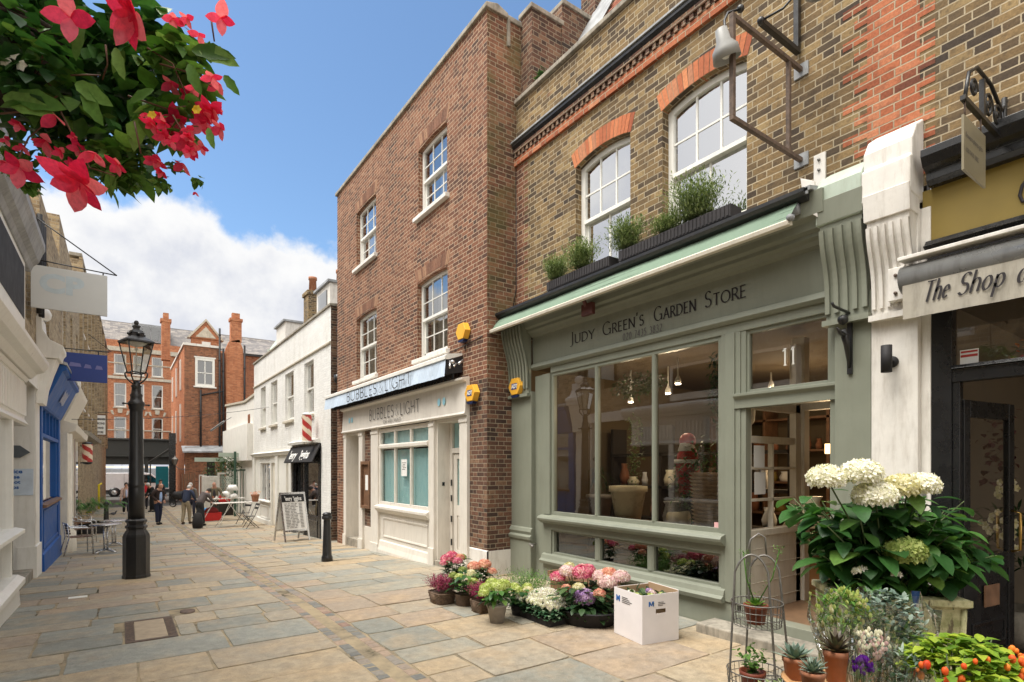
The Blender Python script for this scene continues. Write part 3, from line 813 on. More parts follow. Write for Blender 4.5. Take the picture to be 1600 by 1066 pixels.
def arch_ring(fr, x0, x1, zs, rise, th, y, parent, n=17, mat='rub_red', proud=.004):
  """segmental arch of tapered bricks above an opening"""
  w = (x1 - x0) / 2
  rr = (w * w + rise * rise) / (2 * rise)
  cx, cz = (x0 + x1) / 2, zs + rise - rr
  a = math.asin(w / rr) * 1.03
  for_m = MB(*fr)
  r = random.Random(3)
  for k in range(n):
    t0 = -a + 2 * a * (k + .06) / n
    t1 = -a + 2 * a * (k + .94) / n
    ro = rr + th + r.uniform(-.004, .004)
    q = [(cx + rr * math.sin(t0), cz + rr * math.cos(t0)), (cx + rr * math.sin(t1), cz + rr * math.cos(t1)),
             (cx + ro * math.sin(t1), cz + ro * math.cos(t1)), (cx + ro * math.sin(t0), cz + ro * math.cos(t0))]
    pr = proud + r.uniform(0, .004)
    for_m.poly([q[0], q[1], q[2], q[3]], y - pr, y + .12)
  o = for_m.build('arch', M['arch_brick'], parent)
  m2 = MB(*fr)
  for k in range(n):
    t0, t1 = -a + 2 * a * k / n, -a + 2 * a * (k + 1) / n
    q = [(cx + (rr + .002) * math.sin(t0), cz + (rr + .002) * math.cos(t0)), (cx + (rr + .002) * math.sin(t1), cz + (rr + .002) * math.cos(t1)),
             (cx + (rr + th) * math.sin(t1), cz + (rr + th) * math.cos(t1)), (cx + (rr + th) * math.sin(t0), cz + (rr + th) * math.cos(t0))]
    m2.quad(*[(p[0], y - .0015, p[1]) for p in q])
  m2.build('arch_mortar', M['bed'], o)
  return o
M['arch_brick'] = island('rubbed_red_arch_brick', [(0, (.30, .085, .04)), (.4, (.46, .15, .065)), (.8, (.56, .22, .10)), (1, (.36, .16, .09))], .85, 0, .5, 30)
M['flat_arch'] = island('brown_arch_brick', [(0, (.14, .07, .045)), (.5, (.24, .12, .075)), (1, (.34, .2, .12))], .85, 0, .5, 30)
def flat_arch(fr, x0, x1, z0, h, y, parent):
  m = MB(*fr)
  n = int((x1 - x0 + .3) / .075)
  r = random.Random(5)
  for k in range(n):
    t = (k + .5) / n * 2 - 1
    c = (x0 + x1) / 2 + t * (x1 - x0) / 2 * 1.05
    lean = t * .10
    w = (x1 - x0) / n * .44
    rise = .05 * (1 - t * t)
    m.poly([(c - w, z0 + rise), (c + w, z0 + rise), (c + w * 1.1 + lean, z0 + h), (c - w * 1.1 + lean, z0 + h)], y - .003 - r.uniform(0, .003), y + .1)
  m.build('arch', M['flat_arch'], parent)
def pipe_stack(mb, x, y, z0, z1, r=.05):
  mb.tube([(x, y, z0), (x, y, z1)], r, 10)
  z = z0 + .6
  while z < z1:
    mb.lathe((x, y, z), [(r, 0), (r * 1.35, .01), (r * 1.35, .07), (r, .08)], 10)
    z += 1.8
# ---------------------------------------------------------------- street
def flags():
  r = random.Random(11)
  XL, XR = -2.2, 6.6
  s1, s2 = 1.80, 2.17
  def slab(mb, x0, x1, y0, y1, skew=0.0):
    g = .010
    cx, cy = (x0 + x1) / 2, (y0 + y1) / 2
    tilt = (r.gauss(0, .004), r.gauss(0, .004))
    up = r.uniform(-.003, .004)
    pts = []
    cs = [(x0 + g, y0 + g), (x1 - g, y0 + g), (x1 - g, y1 - g), (x0 + g, y1 - g)]
    for i in range(4):
      a, b = cs[i], cs[(i + 1) % 4]
      l = math.hypot(b[0] - a[0], b[1] - a[1])
      n = max(2, min(6, int(l / .16))) if y0 < 16 else 2
      for k in range(n):
        t = k / n
        if k == 0:
          # knocked-off corner
          nx, ny = (cx - a[0]), (cy - a[1]); q = math.hypot(nx, ny) or 1
          c = r.uniform(.0, .03) if r.random() < .4 else .004
          pts.append((a[0] + nx / q * c, a[1] + ny / q * c))
        else:
          j = r.gauss(0, .0035)
          dx, dy = (b[0] - a[0]) / l, (b[1] - a[1]) / l
          pts.append((a[0] + (b[0] - a[0]) * t - dy * j, a[1] + (b[1] - a[1]) * t + dx * j))
    n = len(pts)
    def z(p): return gz(p[1]) + up + (p[0] - cx) * tilt[0] + (p[1] - cy) * tilt[1]
    top = [(p[0] + (cx - p[0]) * .008, p[1] + (cy - p[1]) * .008, z(p)) for p in pts]
    edge = [(p[0], p[1], z(p) - .004) for p in pts]
    low = [(p[0], p[1], z(p) - .03) for p in pts]
    F = [tuple(range(n))]
    F += [(n + i, n + (i + 1) % n, (i + 1) % n, i) for i in range(n)]
    F += [(2 * n + i, 2 * n + (i + 1) % n, n + (i + 1) % n, n + i) for i in range(n)]
    mb.add(top + edge + low, F)
  holes = [(.03, .52, 6.93, 7.93), (.6, .8, 8.0, 8.35)]
  mb = MB()
  for (xa, xb, off) in ((XL, s1, 0), (s2, XR, 1)):
    y = .3
    while y < 41:
      h = r.choice([.42, .5, .56, .62, .68, .75]) * (1.0 if off == 0 else 1.05)
      if off == 0 and y < 6.93 < y + h + .3: h = max(.35, 6.93 - y)
      if off == 0 and abs(y - 6.93) < .02: h = .50
      x = xa - r.uniform(0, .5)
      while x < xb:
        l = r.choice([.55, .7, .85, .95, 1.1, 1.3]) * r.uniform(.9, 1.1)
        x1 = x + l
        if xb - x1 < .32: x1 = xb
        x0 = max(x, xa)
        if x1 > x0 + .05:
          hit = False
          for (ha, hb, hc, hd) in holes:
            if x0 < hb and x1 > ha and y < hd and y + h > hc:
              hit = True
              if ha - x0 > .12: slab(mb, x0, ha, y, y + h)
              if x1 - hb > .12: slab(mb, hb, x1, y, y + h)
              elif x1 - hb > 0: pass
              a, b = max(x0, ha), min(x1, hb)
              if hc - y > .1: slab(mb, a, b, y, hc)
              if y + h - hd > .1: slab(mb, a, b, hd, y + h)
          if not hit:
            if l > .8 and h > .6 and r.random() < .12:
              slab(mb, x0, x1, y, y + h * .5); slab(mb, x0, x1, y + h * .5, y + h)
            else:
              slab(mb, x0, x1, y, y + h)
        x = x1
      y += h
  o = mb.build('stone_flags', M['flag'])
  tag(o, kind='structure')
  # drain strip of small setts
  sb = MB()
  for c in range(3):
    wdt = (s2 - s1) / 3
    y = .3 + c * .05
    while y < 40:
      l = r.uniform(.10, .17) if c != 1 else r.uniform(.13, .2)
      x0, x1 = s1 + c * wdt + .008, s1 + (c + 1) * wdt - .008
      dip = -.014 if c == 1 else -.004
      z = gz(y) + dip + r.uniform(-.004, .003)
      j = [r.uniform(-.006, .006) for _ in range(8)]
      a = [(x0 + j[0], y + .006 + j[1]), (x1 + j[2], y + .006 + j[3]), (x1 + j[4], y + l - .008 + j[5]), (x0 + j[6], y + l - .008 + j[7])]
      cx, cy = (x0 + x1) / 2, y + l / 2
      V = [(p[0] + (cx - p[0]) * .16, p[1] + (cy - p[1]) * .12, z) for p in a] + [(p[0], p[1], z - .008) for p in a] + [(p[0], p[1], z - .03) for p in a]
      sb.add(V, [(0, 1, 2, 3)] + [(4 + i, 4 + (i + 1) % 4, (i + 1) % 4, i) for i in range(4)] + [(8 + i, 8 + (i + 1) % 4, 4 + (i + 1) % 4, 4 + i) for i in range(4)])
      y += l
  tag(sb.build('drain_setts', M['sett']), kind='structure')
  # mortar bed under everything, one sheet to the horizon
  g = MB()
  ys = [-60, 0, 7.5, 12, 16, 21, 25, 29.3, 41]
  for a, b in zip(ys[:-1], ys[1:]):
    g.quad((-60, a, gz(a) - .009), (60, a, gz(a) - .009), (60, b, gz(b) - .009), (-60, b, gz(b) - .009))
  tag(g.build('ground', M['bed']), kind='structure')
  g = MB()
  g.quad((-900, 41, -.62), (900, 41, -.62), (900, 1500, -.62), (-900, 1500, -.62))
  g.quad((-900, -900, -.05), (-60, -900, -.05), (-60, 41, -.62), (-900, 41, -.62))
  g.quad((60, -900, -.05), (900, -900, -.05), (900, 41, -.62), (60, 41, -.62))
  g.quad((-60, -900, -.05), (60, -900, -.05), (60, -60, -.05), (-60, -60, -.05))
  tag(g.build('road', M['tarmac']), kind='structure')
flags()
# inspection cover with a stone tray in an iron frame
t = thing('manhole_cover', (.275, 7.43, 0), 'square stone-filled inspection cover in a dark iron frame', 'manhole cover')
m = MB()
for a in ((.04, .51, 6.94, 6.99), (.04, .51, 7.86, 7.915), (.04, .125, 6.992, 7.858), (.425, .51, 6.992, 7.858)):
  m.box(*a, -.03, .003)
for k in range(16):
  m.box(.05, .12, 7.01 + k * .053, 7.03 + k * .053, .0035, .007)
  m.box(.43, .50, 7.01 + k * .053, 7.03 + k * .053, .0035, .007)
m.build('frame', M['rust'], t)
m = MB(); m.box(.13, .42, 7.0, 7.85, -.03, .001); m.build('tray', plain('tray_stone', (.34, .27, .19), .85, .2, 9, .5), t)
m = MB()
m.lathe((.7, 8.17, -.02), [(.085, -.02), (.085, .0), (.06, .004), (.001, .005)], 20, 1, 1.6)
centred(m, 'stopcock_cover', M['rust'], 'small oval iron stopcock cover in the flags just beyond the square cover', 'stopcock cover')
m = MB(); m.box(-.62, -.40, 10.3, 10.42, gz(10.3) - .01, gz(10.3) + .006)
centred(m, 'white_marker_tile', M['white'], 'small white tile let into the flags left of the lamp post', 'marker tile')
# ================================================================ right row
# ---- red-brown brick house with the candle shop -----------------
FB = ((5.0, 0, 0), RIGHT)
hb = thing('brick_house', (8.0, 11.75, -.2), 'tall red-brown brick house of three storeys with four sash windows above a pale shop front', 'house')
W1 = (-10.45, -9.22, 6.93, 8.33, .04)
W2 = (-14.1, -12.76, 6.93, 8.40, .04)
W3 = (-10.5, -9.20, 4.03, 5.60, .04)
W4 = (-14.1, -12.72, 4.05, 5.66, .04)
m = MB(*FB)
m.wall(-15.66, -7.83, 3.3, 9.45, [W1, W2, W3, W4], depth=.16)
m.wall(-15.66, -14.9, -.4, 3.3)
m.build('wall', M['brick_red'], hb)
m = MB(*FB)
m.wall(-8.39, -7.83, .38, 3.3)
m.quad((-7.83, 0, .38), (-7.83, 5.5, .38), (-7.83, 5.5, 3.3), (-7.83, 0, 3.3))
m.build('pier', M['brick_old'], hb)
m = MB(*FB)
m.quad((-7.83, 0, 3.3), (-7.83, 5.5, 3.3), (-7.83, 5.5, 9.45), (-7.83, 0, 9.45))
m.build('side_wall', M['brick_red_side'], hb)
m = MB(*FB)
m.quad((-15.66, 5.5, -.4), (-15.66, 0, -.4), (-15.66, 0, 9.45), (-15.66, 5.5, 9.45))
m.build('far_side_wall', M['brick_old'], hb)
m = MB(*FB)
m.prof([(-.05, 9.45), (-.05, 9.53), (.18, 9.60), (.40, 9.53), (.40, 9.45)], -15.72, -7.78)
m.prof([(.40, 9.0), (.40, 9.47), (.46, 9.47), (.46, 9.0)], -15.7, -7.8)
m.box(-8.2, -7.80, .41, 5.4, 9.44, 9.53)
m.build('coping', M['stone'], hb, .012)
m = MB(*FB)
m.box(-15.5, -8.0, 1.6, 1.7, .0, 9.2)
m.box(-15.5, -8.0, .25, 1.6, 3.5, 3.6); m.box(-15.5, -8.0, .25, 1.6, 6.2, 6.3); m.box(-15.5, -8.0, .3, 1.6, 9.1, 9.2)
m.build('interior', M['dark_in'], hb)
sash(FB, *W1[:4], .10, hb, rise=.03, curtain=[(.30, 1.0)], sillw=1)
sash(FB, *W2[:4], .10, hb, rise=.03, curtain=[(0.45, 1.0)], sillw=1)
sash(FB, *W3[:4], .10, hb, rise=.03, curtain=[(.25, .62)], sillw=1)
sash(FB, *W4[:4], .10, hb, rise=.03, curtain=[(.0, .35), (.5, 1)], sillw=1)
for wd in (W1, W2, W3, W4):
  flat_arch(FB, wd[0], wd[1], wd[3] - .005, .26, 0, hb)
m = MB(*FB)
m.prof([(-.015, -.3), (-.015, .40), (0.002, .42), (.02, .42), (.02, -.3)], -8.42, -7.815)
m.box(-7.83, -7.815, -.013, .62, -.3, .405)
m.build('plinth', M['white_old'], hb)
# party wall and chimney rising above the return
m = MB(*FB)
m.box(-7.828, -7.52, .70, 1.35, 7.9, 9.58)
m.box(-7.828, -7.50, 1.35, 5.0, 7.9, 9.95)
m.box(-7.83, -7.45, 2.1, 3.3, 9.95, 11.6)
m.build('party_wall', M['brick_old'], hb)
m = MB(*FB)
m.box(-7.86, -7.48, .66, 1.38, 9.58, 9.66); m.box(-7.86, -7.46, 1.345, 5.0, 9.951, 10.03)
m.build('party_wall_coping', M['stone'], hb, .01)
# shop front of the candle shop
SF = M['taupe']
m = MB(*FB)
m.prof([(-.10, 2.72), (-.13, 2.74), (-.10, 2.78), (-.07, 3.30), (-.16, 3.33), (-.16, 3.37), (.0, 3.40), (.0, 2.72)], -14.95, -8.39)
m.build('fascia', SF, hb, .004)
m = MB(*FB)
# pilasters and recess sides
for a, b in ((-8.66, -8.39), (-9.85, -9.65), (-12.95, -12.5), (-13.78, -13.52), (-14.95, -14.75)):
  m = MB(*FB)
  m.box(a, b, -.06, .02, -.34, 2.72)
  m.box(a - .015, b + .015, -.085, -.0605, -.34, .24 if a > -10 else .02)
  m.box(a - .01, b + .01, -.075, -.0605, 2.6, 2.66)
  m.build('pilaster', SF, hb, .004)
m = MB(*FB)
m.box(-9.65, -9.60, .0, .34, -.34, 2.719); m.box(-8.70, -8.66, .021, .34, -.34, 2.719)
m.box(-13.84, -13.78, .021, .60, -.4, 2.719); m.box(-14.79, -14.75, .021, .60, -.4, 2.719)
m.box(-9.6, -8.7, .0, .34, 2.66, 2.719); m.box(-14.75, -13.84, .0, .6, 2.66, 2.718)
# stall riser with flared foot
m.wall(-12.5, -9.85, -.3, .78, y=.0)
panel(m, -12.3, -10.0, .20, .66, 0)
m.prof([(.0, .12), (-.03, .1), (-.045, .0), (-.075, -.1), (-.08, -.34), (0, -.34)], -12.5, -9.85)
m.box(-13.52, -12.95, -.01, .02, -.34, .35)
m.build('stall_riser', SF, hb, .004)
o = lights(FB, -12.5, -9.85, .93, 2.70, -.03, hb, 3, 'taupe', fw=.09, bw=.05, rows=(), gl='glass_thin')
m = MB(*FB)
m.prof([(-.03, 2.23), (-.07, 2.25), (-.07, 2.31), (-.03, 2.34), (.04, 2.34), (.04, 2.23)], -12.42, -9.93)
m.prof([(-.02, .76), (-.06, .78), (-.13, .86), (-.13, .91), (-.02, .95), (.02, .95), (.02, .76)], -12.55, -9.84)
m.build('transom', SF, o, .003)
m = MB(*FB); m.quad((-12.45, .08, .95), (-9.9, .08, .95), (-9.9, .08, 2.2), (-12.45, .08, 2.2)); m.quad((-12.45, .08, 2.3), (-9.9, .08, 2.3), (-9.9, .08, 2.66), (-12.45, .08, 2.66))
m.build('paper_blind', M['bluepaper'], o)
m = MB(*FB); m.box(-11.32, -11.03, .012, .014, 1.62, 1.98)
o2 = m.build('notice', M['paper'], o)
m = MB(*FB)
for k in range(5): m.box(-11.28 + (.04 if k % 2 else 0), -11.07 - (.05 if k % 3 else 0), .010, .0115, 1.90 - k * .035, 1.912 - k * .035)
m.build('notice_print', M['inkgrey'], o)
# recessed door on the right
m = MB(*FB)
m.box(-9.6, -9.5, .26, .33, .0, 2.66); m.box(-8.78, -8.70, .26, .33, .0, 2.66); m.box(-9.5, -8.78, .261, .329, 2.08, 2.18)
m.build('door_frame', SF, hb, .004)
m = MB(*FB)
m.box(-9.49, -9.36, .29, .33, .04, 2.07); m.box(-8.92, -8.79, .29, .33, .04, 2.07)
m.box(-9.36, -8.92, .291, .329, 1.97, 2.07); m.box(-9.36, -8.92, .291, .329, .88, 1.08); m.box(-9.36, -8.92, .291, .329, .04, .22)
m.box(-9.36, -8.92, .31, .32, .22, .88); panel(m, -9.34, -8.94, .24, .86, .31, .04, .012)
d = m.build('door', SF, hb, .003)
m = MB(*FB); m.quad((-9.36, .31, 1.08), (-8.92, .31, 1.08), (-8.92, .31, 1.97), (-9.36, .31, 1.97)); m.build('pane', M['glass_thin'], d)
m = MB(*FB); m.quad((-9.36, .325, 1.08), (-8.92, .325, 1.08), (-8.92, .325, 1.97), (-9.36, .325, 1.97)); m.build('paper_blind', M['bluepaper'], d)
m = MB(*FB); m.box(-9.2, -8.98, .28, .29, .95, 1.01); m.box(-9.16, -9.02, .276, .281, .968, .992); m.build('letter_plate', M['black_iron'], d)
m = MB(*FB); m.quad((-9.5, .30, 2.18), (-8.78, .30, 2.18), (-8.78, .30, 2.66), (-9.5, .30, 2.66)); o = m.build('fanlight', M['glass_thin'], hb)
m = MB(*FB); m.quad((-9.5, .32, 2.18), (-8.78, .32, 2.18), (-8.78, .32, 2.66), (-9.5, .32, 2.66)); m.build('paper_blind', M['bluepaper'], o)
for z in (1.45, 1.15, .75, .3):
  m = MB(*FB); m.box(-9.52, -9.49, .24, .262, z, z + .12); m.build('hinge', M['black_iron'], hb)
m = MB(*FB); m.box(-9.64, -8.66, -.05, .30, -.3, .02); m.build('doorstep', M['stone'], hb, .01)
m = MB(*FB); m.box(-9.601, -9.59, .10, .15, 1.45, 1.52); m.build('doorbell', M['black'], hb)
# left door in its deep recess, brick strip and notice case
m = MB(*FB)
m.box(-14.75, -14.66, .50, .57, -.1, 2.66); m.box(-13.93, -13.84, .50, .57, -.1, 2.66); m.box(-14.66, -13.93, .501, .569, 2.0, 2.1)
m.box(-14.66, -13.93, .53, .56, .05, 2.0); panel(m, -14.58, -14.32, .2, .9, .53, .03, .012); panel(m, -14.27, -14.0, .2, .9, .53, .03, .012); panel(m, -14.58, -14.32, 1.0, 1.9, .53, .03, .012); panel(m, -14.27, -14.0, 1.0, 1.9, .53, .03, .012)
m.build('door', SF, hb, .003)
m = MB(*FB); m.quad((-14.66, .54, 2.1), (-13.93, .54, 2.1), (-13.93, .54, 2.66), (-14.66, .54, 2.66)); m.build('fanlight', M['glass_dark'], hb)
m = MB(*FB); m.box(-14.75, -13.79, -.03, .5, -.5, -.05); m.build('doorstep', M['stone'], hb, .01)
m = MB(*FB); m.wall(-13.52, -12.95, .35, 2.72, y=.01); m.build('brick_panel', M['brick_old'], hb)
cs = MB(*FB)
cs.box(-13.58, -12.98, -.09, .01, .80, .87); cs.box(-13.58, -12.98, -.09, .01, 1.88, 1.96); cs.box(-13.58, -13.51, -.09, .01, .87, 1.88); cs.box(-13.05, -12.98, -.09, .01, .87, 1.88)
cs.box(-13.51, -13.05, -.03, .0, .87, 1.88)
o = centred(cs, 'notice_case', M['wood'], 'brown wooden notice case with one small poster, beside the candle shop window', 'notice case', bevel=.004)
m = MB(*FB); m.box(-13.38, -13.18, -.034, -.031, 1.25, 1.62)
p = m.build('poster', M['paper'], None); p.data.transform(Matrix.Translation(-o.location)); p.parent = o
# lettering
m = MB(*FB)
def fit_text(m, txt, xa, xb, z, size, y, **k):
  sq = 1.0
  wd = text_width(txt, size, k.get('track', .1), k.get('smallcaps', 0))
  nat = text_width(txt, size, 0, k.get('smallcaps', 0))
  sq = ((xb - xa) - (wd - nat)) / nat
  stroke_text(m, txt, xa, z, size, y, squeeze=sq, **k)
fit_text(m, 'BUBBLES', -12.92, -11.42, 2.93, .25, -.105, thick=.085, thin=.06, track=.16)
fit_text(m, '&', -11.38, -11.16, 2.93, .24, -.105, thick=.035, thin=.025)
fit_text(m, 'LIGHT', -11.12, -10.14, 2.93, .25, -.105, thick=.085, thin=.06, track=.16)
fit_text(m, 'SOAP AND CANDLES', -12.05, -11.05, 2.80, .075, -.112, thick=.11, thin=.08, track=.14)
m.build('fascia_lettering', M['ink'], hb)
m = MB(*FB)
for x in (-14.35, -14.15, -9.35, -9.15): m.poly([(x + .055 * math.cos(a * .7), 3.03 + .075 * math.sin(a * .7)) for a in range(9)], -.106, -.103)
m.build('fascia_dots', plain('pale_blue_dots', (.32, .62, .74), .5), hb)
# awning of the candle shop
aw = thing('shop_awning', (4.8, 12.1, 3.4), 'pale blue retracted awning with black lettering over the candle shop front', 'awning')
m = MB(*FB)
n = 40
top, bot = 3.70, 3.40
for i in range(n):
  a, b = -15.62 + 6.98 * i / n, -15.62 + 6.98 * (i + 1) / n
  f = lambda x: .012 * math.sin(x * 5.3) + .008 * math.sin(x * 13)
  m.quad((a, -.36 + f(a), bot), (b, -.36 + f(b), bot), (b, -.34, top), (a, -.34, top))
m.build('valance', M['canvas_wrinkle'], aw)
m = MB(*FB)
m.prof([(-.365, 3.70), (-.365, 3.76), (-.30, 3.80), (-.02, 3.84), (-.02, 3.80), (-.30, 3.70)], -15.64, -8.62)
m.build('canvas', M['white'], aw)
m = MB(*FB)
m.prof([(-.33, 3.44), (-.33, 3.69), (-.02, 3.78), (-.02, 3.50)], -15.55, -8.62)
for k in range(52):
  x = -15.5 + k * .133
  m.prof([(-.20, 3.38), (-.20, 3.46), (-.19, 3.46), (-.19, 3.38)], x, x + .1)
  m.prof([(-.20, 3.36), (-.20, 3.39), (-.19, 3.39), (-.19, 3.36)], x + .025, x + .075)
m.build('housing', M['blackmatt'], aw)
m = MB(*FB)
m.tube([(-8.52, -.2, 3.62), (-8.42, -.3, 3.55)], .018, 6); m.tube([(-8.55, -.3, 3.66), (-8.46, -.36, 3.52)], .018, 6); m.tube([(-8.45, -.1, 3.68), (-8.40, -.22, 3.60)], .02, 6)
m.ball((-8.46, -.3, 3.63), .035, 8, 6)
m.build('arm_joint', M['steel'], aw)
m = MB(*FB)
fit_text(m, 'BUBBLES', -13.72, -11.68, 3.435, .235, -.388, thick=.11, thin=.085, track=.14)
fit_text(m, '&', -11.62, -11.34, 3.435, .22, -.388, thick=.05, thin=.04)
fit_text(m, 'LIGHT', -11.28, -9.92, 3.435, .235, -.388, thick=.11, thin=.085, track=.14)
m.build('lettering', M['ink'], aw)
# alarm boxes
def alarm(fr, x, y, z, label, text=True, r=.185):
  m = MB(*fr)
  h = [(r * math.cos(R(60 * k)) , r * .92 * math.sin(R(60 * k))) for k in range(6)]
  V = [(x + a, y, z + b) for a, b in h] + [(x + a * .92, y - .10, z + b * .92) for a, b in h]
  m.add(V, [(i, (i + 1) % 6, 6 + (i + 1) % 6, 6 + i) for i in range(6)] + [tuple(range(6, 12))])
  t = centred(m, 'alarm_box', M['yellowbox'], label, 'alarm box', 'yellow burglar alarm boxes', bevel=.006)
  off = t.location.copy()
  m = MB(*fr)
  m.poly([(x - r * .40, z - r * 1.0), (x + r * .40, z - r * 1.0), (x + r * .62, z - r * .80), (x - r * .62, z - r * .80)], y - .095, y - .01)
  a = m.build('strobe', M['alarmblue']); a.data.transform(Matrix.Translation(-off)); a.parent = t
  if text:
    m = MB(*fr); m.poly([(x - .082, z - .05), (x + .07, z - .05), (x + .082, z + .05), (x - .07, z + .05)], y - .104, y - .101)
    a = m.build('badge', M['navy']); a.data.transform(Matrix.Translation(-off)); a.parent = t
    m = MB(*fr); font_text(m, 'ADT', x - .07, z - .03, .088, y - .105, .92, .001, .004)
    b = m.build('badge_lettering', M['white']); b.data.transform(Matrix.Translation(-off)); b.parent = a
  return t
alarm(FB, -8.22, -.01, 3.08, 'lettered yellow alarm box on the brick pier right of the pale blue awning')
alarm(FB, -8.53, -.01, 4.2, 'plain yellow hexagonal alarm box above the pale blue awning, under no lettering', False)
m = MB(*FB)
m.tube([(-9.1, -.012, 3.93), (-8.5, -.012, 3.97), (-7.95, -.012, 4.02)], .008, 5); m.tube([(-8.53, -.012, 4.08), (-8.53, -.012, 3.85)], .006, 5)
centred(m, 'wall_cable', M['black'], 'thin dark cable clipped along the brick wall by the plain alarm box', 'cable')
# drainpipe between the brick house and the white one
m = MB(*FB); pipe_stack(m, -15.95, .16, -.3, 6.2, .075); m.lathe((-15.95, .16, 4.2), [(.08, 0), (.16, .08), (.16, .26), (.08, .28)], 10)
centred(m, 'drainpipe', M['black_iron'], 'fat black drainpipe between the white brick house and the red-brown one', 'drainpipe')
# ---- garden shop house ------------------------------------------
FG = ((5.6, 0, 0), RIGHT)
hg = thing('garden_shop_house', (8.0, 5.0, 0), 'yellow brick house with red window arches above a sage green garden shop front', 'house')
A_ = (-6.30, -5.20, 4.60, 6.40, .09)
B_ = (-4.66, -3.50, 4.60, 6.40, .09)
m = MB(*FG)
m.wall(-7.83, -2.23, 4.3, 7.0, [A_, B_], depth=.20)
m.wall(-7.83, -2.23, 7.40, 8.05)
m.build('wall', M['brick_yellow'], hg)
m = MB(*FG)
m.box(-7.83, -2.2, -.05, .1, 6.98, 7.10)
m.build('red_brick_band', M['brick_orange'], hg)
m = MB(*FG)
for k in range(50):
  x = -7.80 + k * .1125
  m.box(x, x + (.056), -.07, .0, 7.105, 7.175)
m.box(-7.83, -2.2, -.04, .05, 7.105, 7.18); m.box(-7.83, -2.2, -.08, .05, 7.1805, 7.2395)
m.build('dentil_course', M['brick_old'], hg)
m = MB(*FG)
m.prof([(0, 7.24), (-.07, 7.245), (-.11, 7.29), (-.11, 7.33), (-.06, 7.34), (0, 7.34)], -7.81, -2.2)
m.build('gutter', M['black_iron'], hg)
m = MB(*FG)
m.prof([(0.01, 7.34), (-.13, 7.345), (-.13, 7.37), (0.01, 7.41)], -7.82, -2.2)
m.build('lead_capping', M['lead'], hg)
m = MB(*FG)
m.prof([(-.06, 8.05), (-.06, 8.12), (.30, 8.16), (.30, 8.05)], -7.82, -2.2)
m.build('coping', M['stone'], hg, .01)
# tiled mansard slope behind the parapet
m = MB(*FG)
ang = math.atan2(1.0, .55)
cs_, sn_ = math.cos(ang), math.sin(ang)
for r_ in range(26):
  for c_ in range(32):
    x = -6.9 + c_ * .165 + (.08 if r_ % 2 else 0)
    d0 = r_ * .10
    y0, z0 = .38 + d0 * cs_, 8.02 + d0 * sn_
    y1, z1 = .38 + (d0 + .13) * cs_, 8.02 + (d0 + .13) * sn_
    m.add([(x, y0 - .018, z0), (x + .158, y0 - .018, z0), (x + .158, y1, z1), (x, y1, z1), (x, y0, z0 - .01), (x + .158, y0, z0 - .01)], [(0, 1, 2, 3), (4, 5, 1, 0)])
m.build('roof', M['tile'], hg)
m = MB(*FG)
m.add([(-7.5, .34, 8.05), (-6.86, .34, 8.05), (-6.86, 1.8, 10.7), (-7.5, 1.8, 10.7)], [(0, 1, 2, 3)])
m.prof([(.33, 8.0), (.33, 8.1), (.40, 8.12)], -6.9, -2.3)
m.build('roof_flashing', M['lead'], hg)
m = MB(*FG)
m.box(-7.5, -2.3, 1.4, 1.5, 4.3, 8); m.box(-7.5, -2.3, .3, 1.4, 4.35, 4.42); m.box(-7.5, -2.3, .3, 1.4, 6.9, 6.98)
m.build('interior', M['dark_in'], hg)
# toothed red quoin between the two houses
m = MB(*FG)
for r_ in range(48):
  z = 4.3 + r_ * .075
  a, b = (-2.41, -1.89) if r_ % 2 else (-2.30, -1.78)
  if r_ % 4 == 3: a -= .1
  m.box(a, b, -.004, .0, z + .002, z + .077)
m.build('red_quoin', M['brick_orange'], hg)
m = MB(*FG)
for r_ in range(36):
  z = 4.4 + r_ * .075
  m.box(-7.825, -7.60 + (.11 if r_ % 2 else 0), -.004, .0, z + .002, z + .077)
m.build('red_quoin', M['brick_red'], hg)
for wd in (A_, B_):
  sash(FG, wd[0], wd[1], wd[2], wd[3], .12, hg, gl='glass_sky', cols=3, rt=2, rb=1, rise=.085, bcols=2, meet=.49, fw=.075, bw=.024, curtain=None)
  arch_ring(FG, wd[0], wd[1], wd[3] - .09, .09, .24, 0, hg)
# shop front: canted sign board between mouldings, consoles, pilasters
m = MB(*FG)
m.prof([(.02, 3.40), (-.06, 3.40), (-.10, 3.43), (-.08, 3.49), (-.045, 3.50), (-.055, 3.93), (-.10, 3.95), (-.12, 3.99), (-.17, 4.01), (-.17, 4.05), (-.22, 4.07), (-.24, 4.14), (-.30, 4.17), (-.33, 4.38), (.02, 4.46)], -7.30, -2.55)
m.build('fascia', M['sage'], hg, .004)
m = MB(*FG)
m.prof([(.0, 4.40), (-.36, 4.385), (-.40, 4.37), (-.40, 4.41), (0, 4.50)], -7.90, -2.62)
m.prof([(-.40, 4.34), (-.40, 4.40), (-.385, 4.40), (-.385, 4.34)], -7.88, -2.64)
m.build('cornice_lead', M['lead'], hg)
m = MB(*FG)
m.prof([(-.33, 4.30), (-.41, 4.33), (-.44, 4.36), (-.44, 4.395), (-.40, 4.40), (-.33, 4.39)], -7.86, -2.66)
m.build('gutter', M['black_iron'], hg)
m = MB(*FG)
m.box(-2.54, -2.23, -.10, .02, -.1, 3.4)
m.build('pilaster', M['sage'], hg, .005)
m = MB(*FG)
m.box(-7.86, -7.27, -.10, .02, -.1, 3.05)
m.box(-7.88, -7.25, -.13, -.1005, -.1, .62); m.prof([(-.10, .60), (-.16, .62), (-.17, .67), (-.13, .70), (-.15, .75), (-.13, .80), (-.10, .82)], -7.90, -7.23)
m.build('pilaster', M['sage'], hg, .005)
m = MB(*FG); corbel(m, -7.84, -7.30, 3.02, 4.36, -.08, .22, 6, .17); m.build('console', M['sage'], hg)
